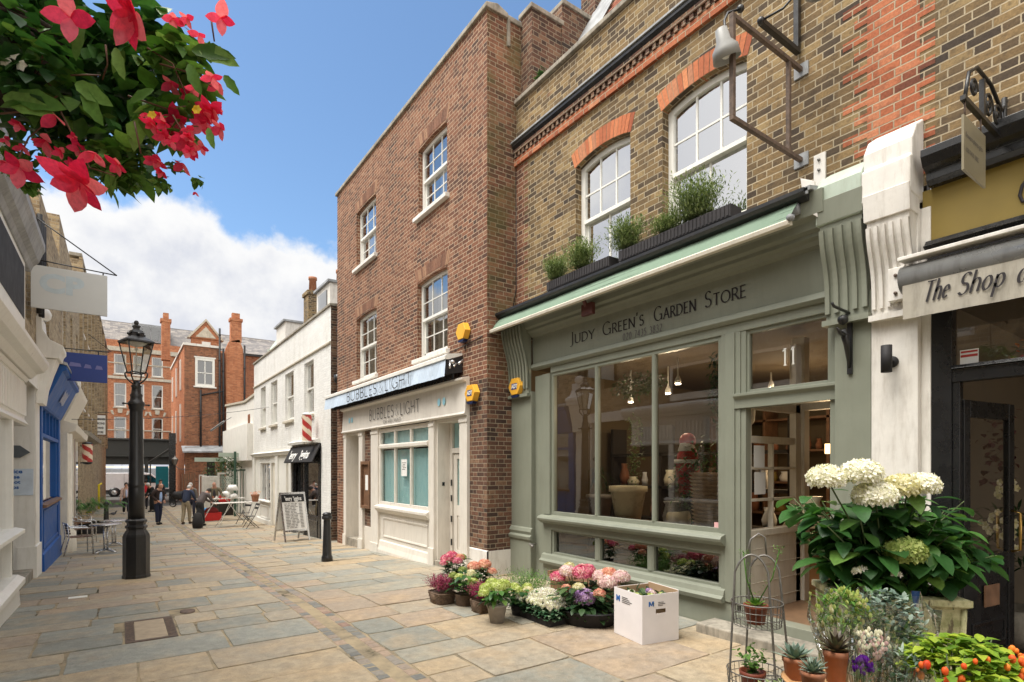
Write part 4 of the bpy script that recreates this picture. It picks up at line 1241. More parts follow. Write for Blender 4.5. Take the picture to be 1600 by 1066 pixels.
m = MB(*FG); corbel(m, -2.60, -2.24, 3.18, 4.40, -.08, .18, 4, .34)
m.build('console', M['sage'], hg)
m = MB(*FG)
m.prof([(.0, 4.62), (-.20, 4.50), (-.28, 4.40), (-.28, 4.05), (0, 4.05)], -2.63, -2.235)
m.build('console_cap', M['sage_pale'], hg, .015)
m = MB(*FG)
m.prof([(.0, 4.50), (-.26, 4.44), (-.33, 4.38), (-.33, 4.20), (0, 4.20)], -7.87, -7.24)
m.build('console_cap', M['sage_pale'], hg, .015)
# frame members
m = MB(*FG)
m.box(-7.27, -6.86, -.02, .02, -.1, 3.298)
m.box(-7.05, -6.86, -.05, -.021, 1.06, 3.297)
m.box(-3.80, -3.56, -.032, .048, .281, 3.299)
m.box(-3.74, -3.62, -.05, -.033, .3, 3.298)
m.box(-6.86, -2.54, -.03, .05, 3.30, 3.41)
m.box(-3.559, -3.50, -.02, .08, .2, 3.299); m.box(-2.62, -2.541, -.02, .08, .2, 3.299)
m.prof([(-.05, 2.45), (-.05, 2.55), (-.09, 2.58), (-.09, 2.61), (.02, 2.62), (.06, 2.62), (.06, 2.45)], -3.62, -2.54)
m.prof([(.05, .92), (-.06, .92), (-.14, .97), (-.15, 1.0), (-.13, 1.03), (-.06, 1.05), (.05, 1.06)], -7.06, -3.73)
m.box(-7.0, -3.802, -.027, .05, .82, .92)
m.prof([(.05, .28), (-.10, .28), (-.12, .33), (-.08, .36), (-.06, .42), (-.02, .44), (.05, .44)], -7.05, -3.74)
m.box(-7.05, -3.601, -.03, .05, -.1, .2805)
m.box(-7.0, -6.855, -.024, .05, .441, .819)
m.build('frame', M['sage'], hg, .004)
o = lights(FG, -6.88, -3.78, 1.04, 3.32, -.01, hg, 3, 'sage', fw=.07, bw=.06, d=.07, xs=(-5.85, -4.80))
o = lights(FG, -6.86, -3.80, .42, .84, .0, hg, 3, 'sage', fw=.05, bw=.11, d=.09, xs=(-5.84, -4.86), gl='glass_dark')
o = lights(FG, -3.52, -2.60, 2.60, 3.31, .0, hg, 1, 'sage', fw=.05, d=.06)
m = MB(*FG); stroke_text(m, '11', -3.13, 2.86, .17, .02, thick=.1, thin=.06, track=.0, serif=.09) ; m.build('number_on_glass', M['white'], o)
m = MB(*FG)
fit_text(m, 'Judy', -6.36, -5.82, 3.655, .175, -.055, thick=.115, thin=.04, serif=.08, smallcaps=.74, track=.09)
fit_text(m, "Green's", -5.67, -4.90, 3.655, .175, -.055, thick=.115, thin=.04, serif=.08, smallcaps=.74, track=.09)
fit_text(m, 'Garden', -4.75, -4.10, 3.655, .175, -.055, thick=.115, thin=.04, serif=.08, smallcaps=.74, track=.09)
fit_text(m, 'Store', -4.0, -3.46, 3.655, .175, -.055, thick=.115, thin=.04, serif=.08, smallcaps=.74, track=.09)
m.build('fascia_lettering', M['ink'], hg)
m = MB(*FG)
fit_text(m, '020 7435 3832', -5.28, -4.60, 3.515, .09, -.056, thick=.12, thin=.05, track=.16)
m.build('fascia_number', M['inkgrey'], hg)
m = MB(*FG); font_text(m, '11', -2.60, 1.70, .12, -.10, 1.0, .022, .002); m.build('door_number', M['inkgrey'], hg)
# threshold, inside floor
m = MB(*FG); m.box(-3.60, -2.5, -.08, .12, .08, .20); m.build('threshold', M['sage'], hg, .006)
m = MB(*FG); m.box(-3.85, -2.3, -.42, -.08, -.05, .10); m.build('doorstep', M['stone'], hg, .015)
# vent brick under the window seen through the low lights
m = MB(*FG)
m.box(-7.4, -2.3, .10, 5.2, .12, .18)
m.build('shop_floor', M['woodfloor'], hg)
m = MB(*FG)
m.box(-7.5, -2.25, 5.2, 5.3, .1, 3.9); m.box(-7.6, -7.5, .05, 5.2, .1, 3.9); m.box(-2.24, -2.14, .05, 5.2, .1, 3.9)
m.build('shop_walls', M['room_wall'], hg)
m = MB(*FG); m.box(-7.5, -2.2, .05, 5.2, 3.45, 3.55); m.build('shop_ceiling', M['room_wall'], hg)
m = MB(*FG); m.box(-7.4, -3.8, .10, 1.35, .90, .96); m.build('display_floor', M['wood'], hg)
m = MB(*FG); m.box(-7.4, -3.8, .75, .80, .2, .89); m.box(-6.5, -6.3, .25, .27, .5, .72); m.build('riser_back', M['dark_in'], hg)
# lobby: panelled side of the display window with a small-paned light above
m = MB(*FG)
m.box(-3.62, -3.54, .10, 1.2, .18, 1.03)
for z in (.30, .50, .70, .88): m.box(-3.542, -3.536, .12, 1.18, z, z + .008)
m.box(-3.64, -3.52, .08, 1.25, 1.03, 1.10); m.box(-3.62, -3.54, .10, 1.2, 2.46, 2.56)
m.box(-3.62, -3.54, 1.10, 1.25, .18, 3.3); m.box(-3.62, -3.54, .08, .16, 1.1, 3.3)
m.box(-3.61, -3.55, .60, .63, 1.1, 2.1); m.box(-3.61, -3.55, .16, 1.1, 1.42, 1.45); m.box(-3.61, -3.55, .16, 1.1, 1.78, 1.81); m.box(-3.61, -3.55, .16, 1.1, 2.08, 2.16)
m.box(-3.66, -3.50, 1.22, 1.34, .18, 3.4); m.box(-2.5, -2.3, 1.22, 1.34, .18, 3.4); m.box(-3.5, -2.5, 1.22, 1.34, 2.5, 2.62)
m.build('lobby_panelling', M['cream'], hg, .003)
# ---------------------------------------------------------------- inside the garden shop
def put(mb, name, mats, label, cat, group=None, bevel=0.0):
  return centred(mb, name, mats, label, cat, group, None, bevel)
t = thing('shop_shelves', (9.9, 5.0, .18), 'dim wooden shelves lined with goods on the back wall inside the garden shop', 'shelves')
m = MB(*FG)
for z in (.9, 1.5, 2.1, 2.7): m.box(-7.3, -2.5, 4.7, 5.15, z, z + .04)
for x in (-7.3, -6.1, -4.9, -3.7, -2.5): m.box(x, x + .05, 4.7, 5.15, .2, 2.9)
m.build('frame', M['wood'], t)
r = random.Random(4)
for y, zs, xe in ((4.9, (.94, 1.54, 2.14), -2.7), (1.9, (.95, 1.5), -3.9)):
  for z in zs:
    x = -7.1
    while x < xe:
      h = r.uniform(.12, .42); w_ = r.uniform(.05, .12)
      m = MB(*FG); m.lathe((x, y, z), [(w_ * .8, 0), (w_, h * .4), (w_ * .6, h * .8), (w_ * .7, h)], 8)
      centred(m, 'vase', M[r.choice(['creampot', 'terracotta', 'greypot', 'terracotta', 'paper', 'wood', 'mustard'])], 'vase among the crowded goods inside the garden shop', 'vase', 'vases on the shelves in the garden shop')
      x += r.uniform(.2, .42)
t = thing('display_rack', (7.5, 5.4, .18), 'dark rack of goods standing behind the garden shop window display', 'rack')
m = MB(*FG)
for z in (.9, 1.45, 2.0): m.box(-7.3, -3.9, 1.75, 2.1, z, z + .045)
for x in (-7.3, -6.2, -5.1, -4.0): m.box(x, x + .06, 1.75, 2.1, .18, 2.5)
m.box(-6.6, -5.9, 1.74, 1.76, 2.05, 2.5); m.box(-5.0, -4.5, 1.74, 1.76, 1.5, 1.95)
m.build('frame', M['dark_in'], t)
# spotlights: the lit lamps that show through the window
k = 0
lab = ['small white spotlight on the ceiling behind the left pane', 'small white spotlight beside the first one, behind the middle pane', 'white spotlight hung higher behind the middle pane', 'spotlight deep in the shop behind the right pane', 'lowest spotlight deep behind the right pane']
for x, y, z in ((-6.12, 1.0, 2.94), (-5.55, 1.2, 3.03), (-5.05, .8, 3.08), (-4.95, 3.0, 3.2), (-4.6, 3.2, 3.15)):
  m = MB(*FG); m.lathe((x, y, z - .10), [(.045, 0), (.04, .06), (.02, .10), (.012, .12), (.012, 3.44 - z)], 10)
  s = centred(m, 'ceiling_spotlight', M['white'], lab[k], 'spotlight', 'spotlights in the garden shop')
  m = MB(*FG); m.lathe((x, y, z - .112), [(.001, .0), (.036, .004), (.036, .012)], 10)
  q = m.build('lens', M['spot']); q.data.transform(Matrix.Translation(-s.location)); q.parent = s
  ld = bpy.data.lights.new('spotlight_glow', 'POINT'); ld.energy = 6.5; ld.color = (1, .78, .5); ld.shadow_soft_size = .05
  lo = bpy.data.objects.new('spotlight_glow', ld); col.objects.link(lo); lo.parent = s
  lo.location = Vector((5.6 + y, -x, z - .16)) - s.location
  k += 1
for x, y, z, lb in ((-3.2, 3.9, 2.35, 'warm strip lamp glowing over the shelves seen through the shop doorway'), (-3.85, 2.6, 2.0, 'small warm lamp seen through the lobby panes of the garden shop')):
  m = MB(*FG); m.box(x - .3 if y > 3 else x - .07, x + .3 if y > 3 else x + .07, y, y + .08, z, z + (.05 if y > 3 else .14))
  s = centred(m, 'warm_lamp', M['warm'], lb, 'lamp')
  ld = bpy.data.lights.new('lamp_glow', 'POINT'); ld.energy = 14; ld.color = (1, .68, .36); ld.shadow_soft_size = .12
  lo = bpy.data.objects.new('lamp_glow', ld); col.objects.link(lo); lo.parent = s; lo.location = (-.1, 0, -.15)
# pots in the window
def pot(fr, x, y, z, r0, r1, h, mat, name, label, cat='flower pot', group=None, rim=.02, soil=True):
  m = MB(*fr)
  m.lathe((x, y, z), [(r0, 0), (r0 + (r1 - r0) * .85, h * .85), (r1 + rim, h * .86), (r1 + rim, h), (r1 - .01, h), (r1 - .02, h * .85)], 28)
  o = centred(m, name, M[mat] if isinstance(mat, str) else mat, label, cat, group)
  if soil:
    m = MB(*fr); m.lathe((x, y, z + h * .86), [(.001, 0), (r1 * .95, .005)], 20)
    s = m.build('soil', M['soil']); s.data.transform(Matrix.Translation(-o.location)); s.parent = o
  return o
pot(FG, -5.55, .33, .96, .16, .26, .58, 'creampot', 'cream_bucket_pot', 'large cream bucket-shaped pot in the garden shop window', rim=.012)
pot(FG, -6.35, .55, .96, .14, .2, .42, 'greypot', 'grey_pot', 'dull grey pot behind the left pane of the shop window')
m = MB(*FG)
for k in range(17):
  m.lathe((-4.12, .36, .96 + k * .046), [(.25 + k * .0035, 0), (.30 + k * .0035, .036), (.305 + k * .0035, .042), (.26 + k * .003, .044)], 26, 1.0, .8)
put(m, 'basket_stack', plain('pale_wicker', (.46, .35, .24), .85, .2, 30, .5), 'tall stack of nested wicker baskets at the right end of the shop window', 'baskets')
m = MB(*FG); m.box(-4.02, -3.95, .19, .195, 1.52, 1.63)
put(m, 'price_tag', M['paper'], 'white price tag hung on the basket stack', 'price tag')
m = MB(*FG); m.box(-3.93, -3.85, .03, .034, 1.09, 1.17)
put(m, 'pink_sticker', plain('pink_sticker', (.75, .42, .42), .6), 'small pink sticker in the lower right corner of the shop window', 'sticker')
# string of lanterns / hanging basket balls as dark greenery
m = MB(*FG)
m.lathe((-4.95, .55, 1.0), [(.11, 0), (.13, .14), (.09, .3), (.12, .34)], 14)
put(m, 'patterned_jug', plain('speckled_pottery', (.45, .45, .43), .5, .5, 60, .1), 'speckled grey jug standing in the middle pane of the shop window', 'jug')
m = MB(*FG)
m.tube([(-4.85, .35, 1.12), (-4.6, .45, 1.14)], [.09, .10], 14)
put(m, 'tipped_mug', M['creampot'], 'cream pot lying on its side in the right pane of the shop window', 'pot')
m = MB(*FG)
m.lathe((-4.75, .62, 1.45), [(.11, 0), (.16, .35), (.12, .6), (.001, .68)], 12)
m.ball((-4.75, .62, 2.16), .11, 12, 8)
t_ = put(m, 'red_coat_doll', M['redp'], 'tall doll in a red coat in the right pane of the shop window', 'doll')
m = MB(*FG); m.lathe((-4.75, .60, 2.02), [(.12, 0), (.09, .1), (.05, .18)], 12); m.lathe((-4.75, .60, 1.86), [(.165, 0), (.165, .05)], 12)
q = m.build('white_trim', M['paper']); q.data.transform(Matrix.Translation(-t_.location)); q.parent = t_
m = MB(*FG); m.lathe((-4.75, .62, .97), [(.14, 0), (.12, .2), (.06, .48)], 10)
q = m.build('dark_skirt', M['blackmatt']); q.data.transform(Matrix.Translation(-t_.location)); q.parent = t_
m = MB(*FG)
m.lathe((-3.95, .70, 1.42 + .9), [(.06, 0), (.10, .05), (.12, .35), (.09, .42)], 12)
m.tube([(-3.95, .7, 2.72), (-3.95, .7, 3.44)], .006, 5)
put(m, 'hanging_can', M['paper'], 'white printed can hung from the ceiling behind the right pane', 'can')
m = MB(*FG)
m.lathe((-3.25, .9, 1.11), [(.10, 0), (.14, .12), (.08, .3), (.11, .36)], 16)
put(m, 'cream_jug', M['creampot'], 'cream jug on the lobby ledge beside the shop doorway', 'jug')
# iron hoop frames on the lobby side and notices on the pane
m = MB(*FG)
m.box(-3.535, -3.53, .2, .42, 1.50, 1.75); m.box(-3.535, -3.53, .19, .40, 1.8, 2.05)
put(m, 'door_notices', M['paper'], 'two white notices stuck on the lobby panes of the garden shop', 'notices')
m = MB(*FG)
m.tube([(-3.2, 1.6, .2), (-3.1, 1.62, 1.2), (-3.05, 1.6, 2.0), (-2.95, 1.55, 2.15), (-2.8, 1.5, 2.1)], .018, 6)
m.tube([(-3.05, 1.6, 2.0), (-3.15, 1.6, 2.16), (-3.3, 1.6, 2.2)], .018, 6); m.box(-3.3, -2.8, 1.5, 1.8, 1.5, 1.58)
put(m, 'iron_plant_stand', M['black_iron'], 'dark iron stand with curled arms just inside the shop doorway', 'plant stand')
m = MB(*FG); m.box(-6.35, -5.25, -.50, -.14, .22, .26)
m.box(-6.35, -6.29, -.50, -.14, .26, .30); m.box(-5.31, -5.25, -.50, -.14, .26, .30); m.box(-5.83, -5.77, -.50, -.14, .26, .30)
m.box(-6.32, -5.28, -.47, -.16, .0, .22)
put(m, 'wooden_crate', M['wood'], 'low brown slatted crate upturned under the left of the green shop window', 'crate')
# ---- neighbouring black-painted flower shop ---------------------
hk = thing('black_shop_house', (8.0, -1.5, 0), 'brick house at the right edge with a black shop front and a mustard sign board', 'house')
m = MB(*FG)
m.wall(-2.23, 4.0, 4.2, 9.0)
m.build('wall', M['brick_yellow'], hk)
m = MB(*FG)
m.box(-2.228, -1.87, -.10, .02, -.1, 4.0)
m.box(-1.87, -1.80, -.04, .02, -.1, 4.0)
m.build('pilaster', M['white_old'], hk, .006)
m = MB(*FG); corbel(m, -2.20, -1.88, 3.14, 4.30, -.08, .18, 5, .36)
m.build('console', M['white_old'], hk)
m = MB(*FG)
m.prof([(0, 4.78), (-.16, 4.68), (-.25, 4.54), (-.25, 4.40), (-.29, 4.38), (-.29, 4.12), (-.27, 4.08), (0, 4.06)], -2.233, -1.86)
m.build('console_cap', M['white_old'], hk, .014)
m = MB(*FG)
m.prof([(.02, 4.14), (-.10, 4.14), (-.14, 4.17), (-.14, 4.23), (-.22, 4.26), (-.26, 4.33), (-.26, 4.39), (-.05, 4.43), (.02, 4.43)], -1.80, 3.0)
m.prof([(.02, 3.62), (-.08, 3.62), (-.12, 3.645), (-.09, 3.66), (-.06, 3.70), (.02, 3.70)], -1.83, 3.0)
m.box(-1.82, 3.0, -.06, .02, 3.42, 3.62)
m.build('cornice', M['black'], hk, .003)
m = MB(*FG); m.box(-1.86, 3.0, -.03, .01, 3.70, 4.14); m.build('fascia', M['mustard'], hk)
m = MB(*FG)
m.tube([(-1.10, -.034, 4.02), (-1.17, -.034, 4.00), (-1.22, -.034, 3.93), (-1.235, -.034, 3.86), (-1.22, -.034, 3.81), (-1.17, -.034, 3.785), (-1.10, -.034, 3.80)], .012, 6)
m.build('fascia_lettering', M['ink'], hk)
m = MB(*FG)
m.box(-1.80, -1.66, -.03, .08, -.1, 3.42); m.box(-1.66, 3.0, -.02, .07, 2.50, 2.60); m.prof([(-.02, 2.60), (-.05, 2.61), (-.02, 2.64)], -1.66, 3.0)
m.box(-1.66, -1.61, -.01, .07, .05, 2.5)
m.box(.4, .55, -.03, .08, -.1, 3.42); m.box(.55, 3.0, -.02, .07, .0, .9)
m.build('frame', M['black'], hk, .004)
m = MB(*FG); m.quad((-1.66, .04, 2.60), (3.0, .04, 2.60), (3.0, .04, 3.42), (-1.66, .04, 3.42)); m.build('transom_pane', M['glass'], hk)
m = MB(*FG); m.quad((.55, .04, .9), (3.0, .04, .9), (3.0, .04, 2.5), (.55, .04, 2.5)); m.build('pane', M['glass_dark'], hk)
# open door leaf
dl = MB((5.62, 1.62, 0), RIGHT - 84)
dl = MB((5.66, 1.60, 0), -8)
dl.box(0, .10, 0, .045, .08, 2.36); dl.box(.76, .86, 0, .045, .08, 2.36); dl.box(.10, .76, .001, .044, 2.22, 2.36); dl.box(.10, .76, .001, .044, .92, 1.06)
dl.box(.10, .76, .001, .044, .08, .24); dl.box(.10, .76, .012, .032, .24, .92); panel(dl, .14, .72, .28, .50, .012, .04, .014)
d = dl.build('door', M['black'], hk, .003)
m = MB((5.66, 1.60, 0), -8); m.quad((.10, .02, 1.06), (.76, .02, 1.06), (.76, .02, 2.22), (.10, .02, 2.22)); m.build('pane', M['glass'], d)
m = MB((5.66, 1.60, 0), -8); m.box(.32, .56, -.012, 0, .62, .80); m.build('plate', M['wood'], d)
m = MB((5.66, 1.60, 0), -8); m.tube([(.81, -.0, 1.42), (.81, -.06, 1.40), (.81, -.06, 1.08), (.81, 0, 1.06)], .012, 8); m.build('handle', plain('brass', (.45, .28, .08), .3, metal=.9), d)
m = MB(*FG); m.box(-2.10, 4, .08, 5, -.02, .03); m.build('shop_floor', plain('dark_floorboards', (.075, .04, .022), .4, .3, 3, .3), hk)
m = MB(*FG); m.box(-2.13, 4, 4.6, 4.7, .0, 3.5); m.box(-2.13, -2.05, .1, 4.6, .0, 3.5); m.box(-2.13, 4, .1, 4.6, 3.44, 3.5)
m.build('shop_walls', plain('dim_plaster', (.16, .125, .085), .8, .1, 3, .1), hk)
m = MB(*FG)
for x0, x1, z0, z1 in ((-.95, -.88, .05, 2.2), (-.1, -.03, .05, 2.2), (-.95, -.03, 2.2, 2.28)): m.box(x0, x1, 4.55, 4.6, z0, z1)
m.build('back_door_frame', M['cream'], hk)
m = MB(*FG); m.box(-1.87, -1.82, -.05, -.04, 1.58, 1.68)
m = MB(*FG); m.box(-1.865, -1.825, -.055, -.041, 1.56, 1.68); m.box(-1.855, -1.835, -.06, -.054, 1.60, 1.63)
m.build('doorbell', M['steel'], hk)
m = MB(*FG); m.box(-1.62, -1.50, .030, .034, 2.64, 2.76); o = m.build('sticker', M['paper'], hk)
m = MB(*FG); m.box(-1.615, -1.505, .028, .0295, 2.70, 2.72); m.box(-1.615, -1.505, .028, .0295, 2.735, 2.75); m.build('sticker_stripe', M['redp'], o)
# its awning: cassette tube and hanging valance
aw = thing('roller_awning', (5.4, .5, 3.3), 'grey awning roller with a dirty cream hanging valance over the black shop', 'awning')
m = MB(*FG)
m.tube([(-1.93, -.24, 3.36), (3.0, -.24, 3.36)], .115, 24)
m.build('cassette', plain('grey_cassette', (.26, .26, .25), .3, .15, 3, .1, metal=.3, dirt=(.12, .11, .1), dirtamt=.5), aw)
m = MB(*FG)
for i in range(60):
  a, b = -1.90 + 4.9 * i / 60, -1.90 + 4.9 * (i + 1) / 60
  g_ = lambda x: .006 * math.sin(x * 9) + .004 * math.sin(x * 23)
  m.quad((a, -.33 + g_(a), 3.02), (b, -.33 + g_(b), 3.02), (b, -.335, 3.32), (a, -.335, 3.32))
m.build('valance', M['awngrey'], aw)
m = MB(*FG); fit_text(m, 'The', -1.76, -1.585, 3.125, .155, -.340, thick=.12, thin=.04, slant=.25, serif=.03, track=.04)
fit_text(m, 'Shop', -1.535, -1.25, 3.125, .155, -.340, thick=.12, thin=.04, slant=.25, serif=.03, track=.04)
fit_text(m, 'at', -1.19, -1.08, 3.125, .155, -.340, thick=.12, thin=.04, slant=.25, track=.04)
m.build('lettering', M['ink'], aw)
m = MB(*FG); m.box(-2.05, -1.93, -.22, -.10, 3.22, 3.50); m.prof([(-.20, 3.55), (-.36, 3.53), (-.36, 3.50), (-.20, 3.51)], -1.93, 3.0)
m.build('bracket', M['white_old'], aw, .005)
m = MB(*FG)
for z in (3.28, 3.43): m.tube([(-1.99, -.235, z), (-1.99, -.22, z)], .014, 8)
m.build('bolts', M['rust'], aw)
# wall light on the white pilaster
m = MB(*FG)
m.lathe((-2.06, -.22, 2.62), [(.042, 0), (.042, .23)], 20)
t = centred(m, 'wall_light', M['blackmatt'], 'small black cylinder wall light on the white pilaster', 'wall light')
m = MB(*FG); m.tube([(-2.06, -.10, 2.72), (-2.06, -.12, 2.72)], .05, 18); m.tube([(-2.06, -.12, 2.72), (-2.06, -.19, 2.72)], .02, 8)
q = m.build('mount', M['blackmatt']); q.data.transform(Matrix.Translation(-t.location)); q.parent = t
# cast bracket with a little figure on the green pilaster
m = MB(*FG)
m.box(-2.42, -2.38, -.125, -.10, 2.66, 3.26)
m.tube([(-2.40, -.12, 3.22), (-2.40, -.42, 3.235), (-2.40, -.45, 3.26)], .013, 6)
m.tube([(-2.40, -.12, 2.72), (-2.40, -.17, 2.92), (-2.40, -.25, 3.05)], [.012, .028, .03], 8)
m.tube([(-2.40, -.20, 3.0), (-2.40, -.30, 3.02), (-2.40, -.36, 3.05)], [.03, .018, .008], 8)
m.ball((-2.40, -.25, 3.14), .045, 10, 8); m.tube([(-2.40, -.25, 3.1), (-2.40, -.17, 3.2)], .015, 6)
centred(m, 'plant_bracket', M['black_iron'], 'dark iron hanging bracket shaped like a small figure on the green pilaster', 'bracket')
# empty square sign frame and two swan-neck lamps
t = thing('sign_frame', (5.0, 2.92, 4.88), 'empty black iron sign frame standing out from the yellow brick wall', 'sign frame')
m = MB()
Y = 2.90
m.box(4.40, 5.60, Y - .02, Y + .02, 5.77, 5.81); m.box(4.40, 5.60, Y - .02, Y + .02, 4.865, 4.905)
m.box(4.40, 4.44, Y - .021, Y + .021, 4.905, 5.77); m.box(5.33, 5.37, Y - .019, Y + .019, 4.905, 5.77)
m.build('frame', M['rust'], t, .003)
m = MB()
m.box(5.58, 5.60, Y - .07, Y + .07, 4.82, 4.95); m.box(5.58, 5.60, Y - .07, Y + .07, 5.72, 5.85)
m.build('wall_plate', M['lead'], t)
def swan(base, knuckle, neck, shade, tilt, label):
  tt = thing('swan_neck_lamp', base, label, 'sign lamp', 'swan-neck lamps over the sign frame')
  m = MB(); m.tube(neck, .011, 6); m.ball(knuckle, .035, 8, 6); m.build('arm', M['black_iron'], tt)
  m = MB()
  m.lathe((0, 0, 0), [(.03, .17), (.05, .16), (.062, .06), (.11, .0), (.12, -.09), (.112, -.088), (.10, 0)], 20)
  rot = Matrix.Rotation(tilt, 3, 'Y')
  m.v = [rot @ p + Vector(shade) for p in m.v]
  q = m.build('shade', M['greyshade'], tt)
  m = MB(); m.ball((0, 0, 0), .05, 10, 8)
  m.v = [p + Vector(shade) + rot @ Vector((0, 0, -.03)) for p in m.v]
  m.build('bulb', M['paper'], q)
  return tt
M['greyshade'] = plain('grey_enamel_shade', (.30, .30, .29), .45, .1, 8, .1)
swan((4.41, 2.9, 5.3), (4.62, 2.95, 5.98), [(4.62, 2.95, 5.98), (4.5, 3.0, 5.92), (4.42, 2.98, 5.80), (4.38, 2.95, 5.72), (4.37, 2.94, 5.68)], (4.37, 2.94, 5.50), R(-22), 'grey bell lamp on a swan neck in front of the right red brick arch')
swan((5.2, 2.6, 6.2), (4.9, 2.92, 5.98), [(4.90, 2.92, 5.98), (4.98, 2.75, 6.02), (5.05, 2.62, 6.15), (5.12, 2.55, 6.40), (5.13, 2.52, 6.45)], (5.15, 2.52, 6.19), R(10), 'grey bell lamp above the iron sign frame, cut by the top of the picture')
m = MB()
m.box(4.9, 5.58, 2.90, 2.95, 5.955, 6.005); m.box(5.53, 5.58, 2.90, 2.95, 6.005, 6.9)
centred(m, 'lamp_bracket', M['black_iron'], 'thick black iron arm carrying the two bell lamps over the sign frame', 'bracket', bevel=.003)
# projecting scroll bracket with a hanging glass sign
t = thing('scroll_bracket', (5.3, 1.3, 4.1), 'black iron scroll bracket standing out above the mustard sign board', 'sign bracket')
m = MB()
m.box(4.62, 5.6, 1.30, 1.33, 4.27, 4.30); m.box(5.0, 5.03, 1.30, 1.33, 4.30, 4.56)
m.tube([(4.66, 1.315, 4.30), (4.74, 1.315, 4.50), (4.9, 1.315, 4.60), (5.2, 1.315, 4.60), (5.45, 1.315, 4.50), (5.58, 1.315, 4.62)], .013, 6)
for cx, cz, r_ in ((5.15, 4.42, .10), (5.35, 4.42, .09), (4.84, 4.43, .07)):
  m.tube([(cx + r_ * (1 - k / 22) * math.cos(k * .55), 1.315, cz + r_ * (1 - k / 22) * math.sin(k * .55)) for k in range(20)], .011, 5)
m.tube([(5.5, 1.315, 4.30), (5.52, 1.315, 4.62)], .02, 6)
m.build('scrollwork', M['black_iron'], t)
m = MB()
for x in (4.66, 4.98):
  m.tube([(x, 1.315, 4.27), (x, 1.315, 4.17)], .006, 5)
m.build('chain', M['rust'], t)
m = MB(); m.box(4.62, 5.06, 1.308, 1.322, 3.80, 4.17)
o = centred(m, 'hanging_sign', plain('frosted_hanging_sign', (.24, .21, .14), .35, .1, 5, .05), 'small square frosted sign hanging on chains from the scroll bracket', 'sign')
m = MB()
font_text(m, 'flowers plants gifts', 4.65, 4.03, .05, 1.307, .9, .001); font_text(m, '020 7435 2882', 4.66, 3.93, .045, 1.307, .9, .001)
q = m.build('sign_lettering', M['inkgrey']); q.data.transform(Matrix.Translation(-o.location)); q.parent = o
# green awning, pulled in under the cornice of the garden shop
aw = thing('green_awning', (5.1, 5.2, 4.1), 'sage green awning rolled in under the cornice of the garden shop', 'awning')
m = MB(*FG)
n = 48
for i in range(n):
  a, b = -7.80 + 5.05 * i / n, -7.80 + 5.05 * (i + 1) / n
  w_ = lambda x: .010 * math.sin(x * 2.1) + .003 * math.sin(x * 17)
  P = [(-.36, 4.31), (-.43, 4.23), (-.49, 4.15), (-.53, 4.09)]
  for p, q in zip(P[:-1], P[1:]):
    m.add([(a, q[0] - w_(a), q[1]), (b, q[0] - w_(b), q[1]), (b, p[0] - w_(b) * .5, p[1]), (a, p[0] - w_(a) * .5, p[1])], [(0, 1, 2, 3)], True)
m.build('canvas', M['awngreen'], aw)
m = MB(*FG); m.prof([(-.55, 4.05), (-.56, 4.09), (-.53, 4.11), (-.48, 4.10), (-.47, 4.06)], -7.88, -2.74)
m.build('front_bar', M['cream'], aw, .004)
m = MB(*FG); m.tube([(-7.8, -.33, 4.26), (-2.75, -.33, 4.26)], .05, 12); m.tube([(-2.80, -.36, 4.2), (-2.72, -.52, 4.10)], .02, 8); m.ball((-2.73, -.54, 4.11), .035, 8, 6)
m.build('roller', M['lead'], aw)
m = MB(*FG); m.box(-5.78, -5.56, -.36, -.30, 3.90, 4.06); m.tube([(-5.68, -.40, 4.10), (-5.70, -.34, 4.03)], .03, 8)
m.build('sensor_box', M['oxblood'], aw, .006)
m = MB(*FG); m.box(-2.77, -2.66, -.03, -.003, 4.50, 4.86); m.build('wall_plate', M['white_old'], aw, .004)
m = MB(*FG); m.poly([(-2.76, 4.56), (-2.63, 4.48), (-2.60, 4.13), (-2.72, 4.24)], -.30, -.27); m.build('end_plate', M['white_old'], aw, .004)
m = MB(*FG)
for z in (4.80, 4.70): m.tube([(-2.715, -.045, z), (-2.715, -.03, z)], .014, 8)
m.build('bolts', M['zinc'], aw)
alarm(FG, -7.60, -.11, 3.16, 'lettered yellow alarm box on the sage green pilaster')
m = MB(*FG); m.tube([(-7.83, -.008, 7.3), (-7.82, -.008, 4.9), (-7.80, -.1, 4.5)], .008, 5)
centred(m, 'wall_cable', M['black'], 'thin cable running down the corner of the yellow brick house', 'cable')
m = MB(*FG); m.tube([(-7.27, -.11, .55), (-7.22, -.17, .56), (-7.16, -.16, .53)], .014, 6); m.ball((-7.16, -.16, .53), .03, 8, 6); m.tube([(-7.2, -.05, .56), (-7.2, -.2, .56)], .01, 6)
centred(m, 'wall_tap', M['zinc'], 'small metal tap fixed beside the left end of the low shop windows', 'tap')
# ---- white painted brick house with two small shops ---------------
FW = ((5.0, 0, 0), RIGHT)
hw = thing('white_brick_house', (7.5, 22, -.4), 'two-storey white painted brick house with four narrow sash windows over two small shops', 'house')
WW = [(-19.10, -18.0, 3.52, 5.24), (-21.72, -20.5, 3.52, 5.24), (-24.1, -23.0, 3.52, 5.24), (-26.1, -25.1, 3.52, 5.24)]
m = MB(*FW)
m.wall(-27.6, -16.25, 2.55, 6.5, [(*w_, .0) for w_ in WW], depth=.14)
m.wall(-17.2, -16.25, -.7, 2.55)
m.quad((-27.6, 5, -.7), (-27.6, 0, -.7), (-27.6, 0, 6.5), (-27.6, 5, 6.5))
m.build('wall', M['brick_white'], hw)
m = MB(*FW); m.quad((-16.249, .0, -.7), (-16.249, 5, -.7), (-16.249, 5, 6.5), (-16.249, .0, 6.5)); m.build('side_wall', M['brick_old'], hw)
m = MB(*FW)
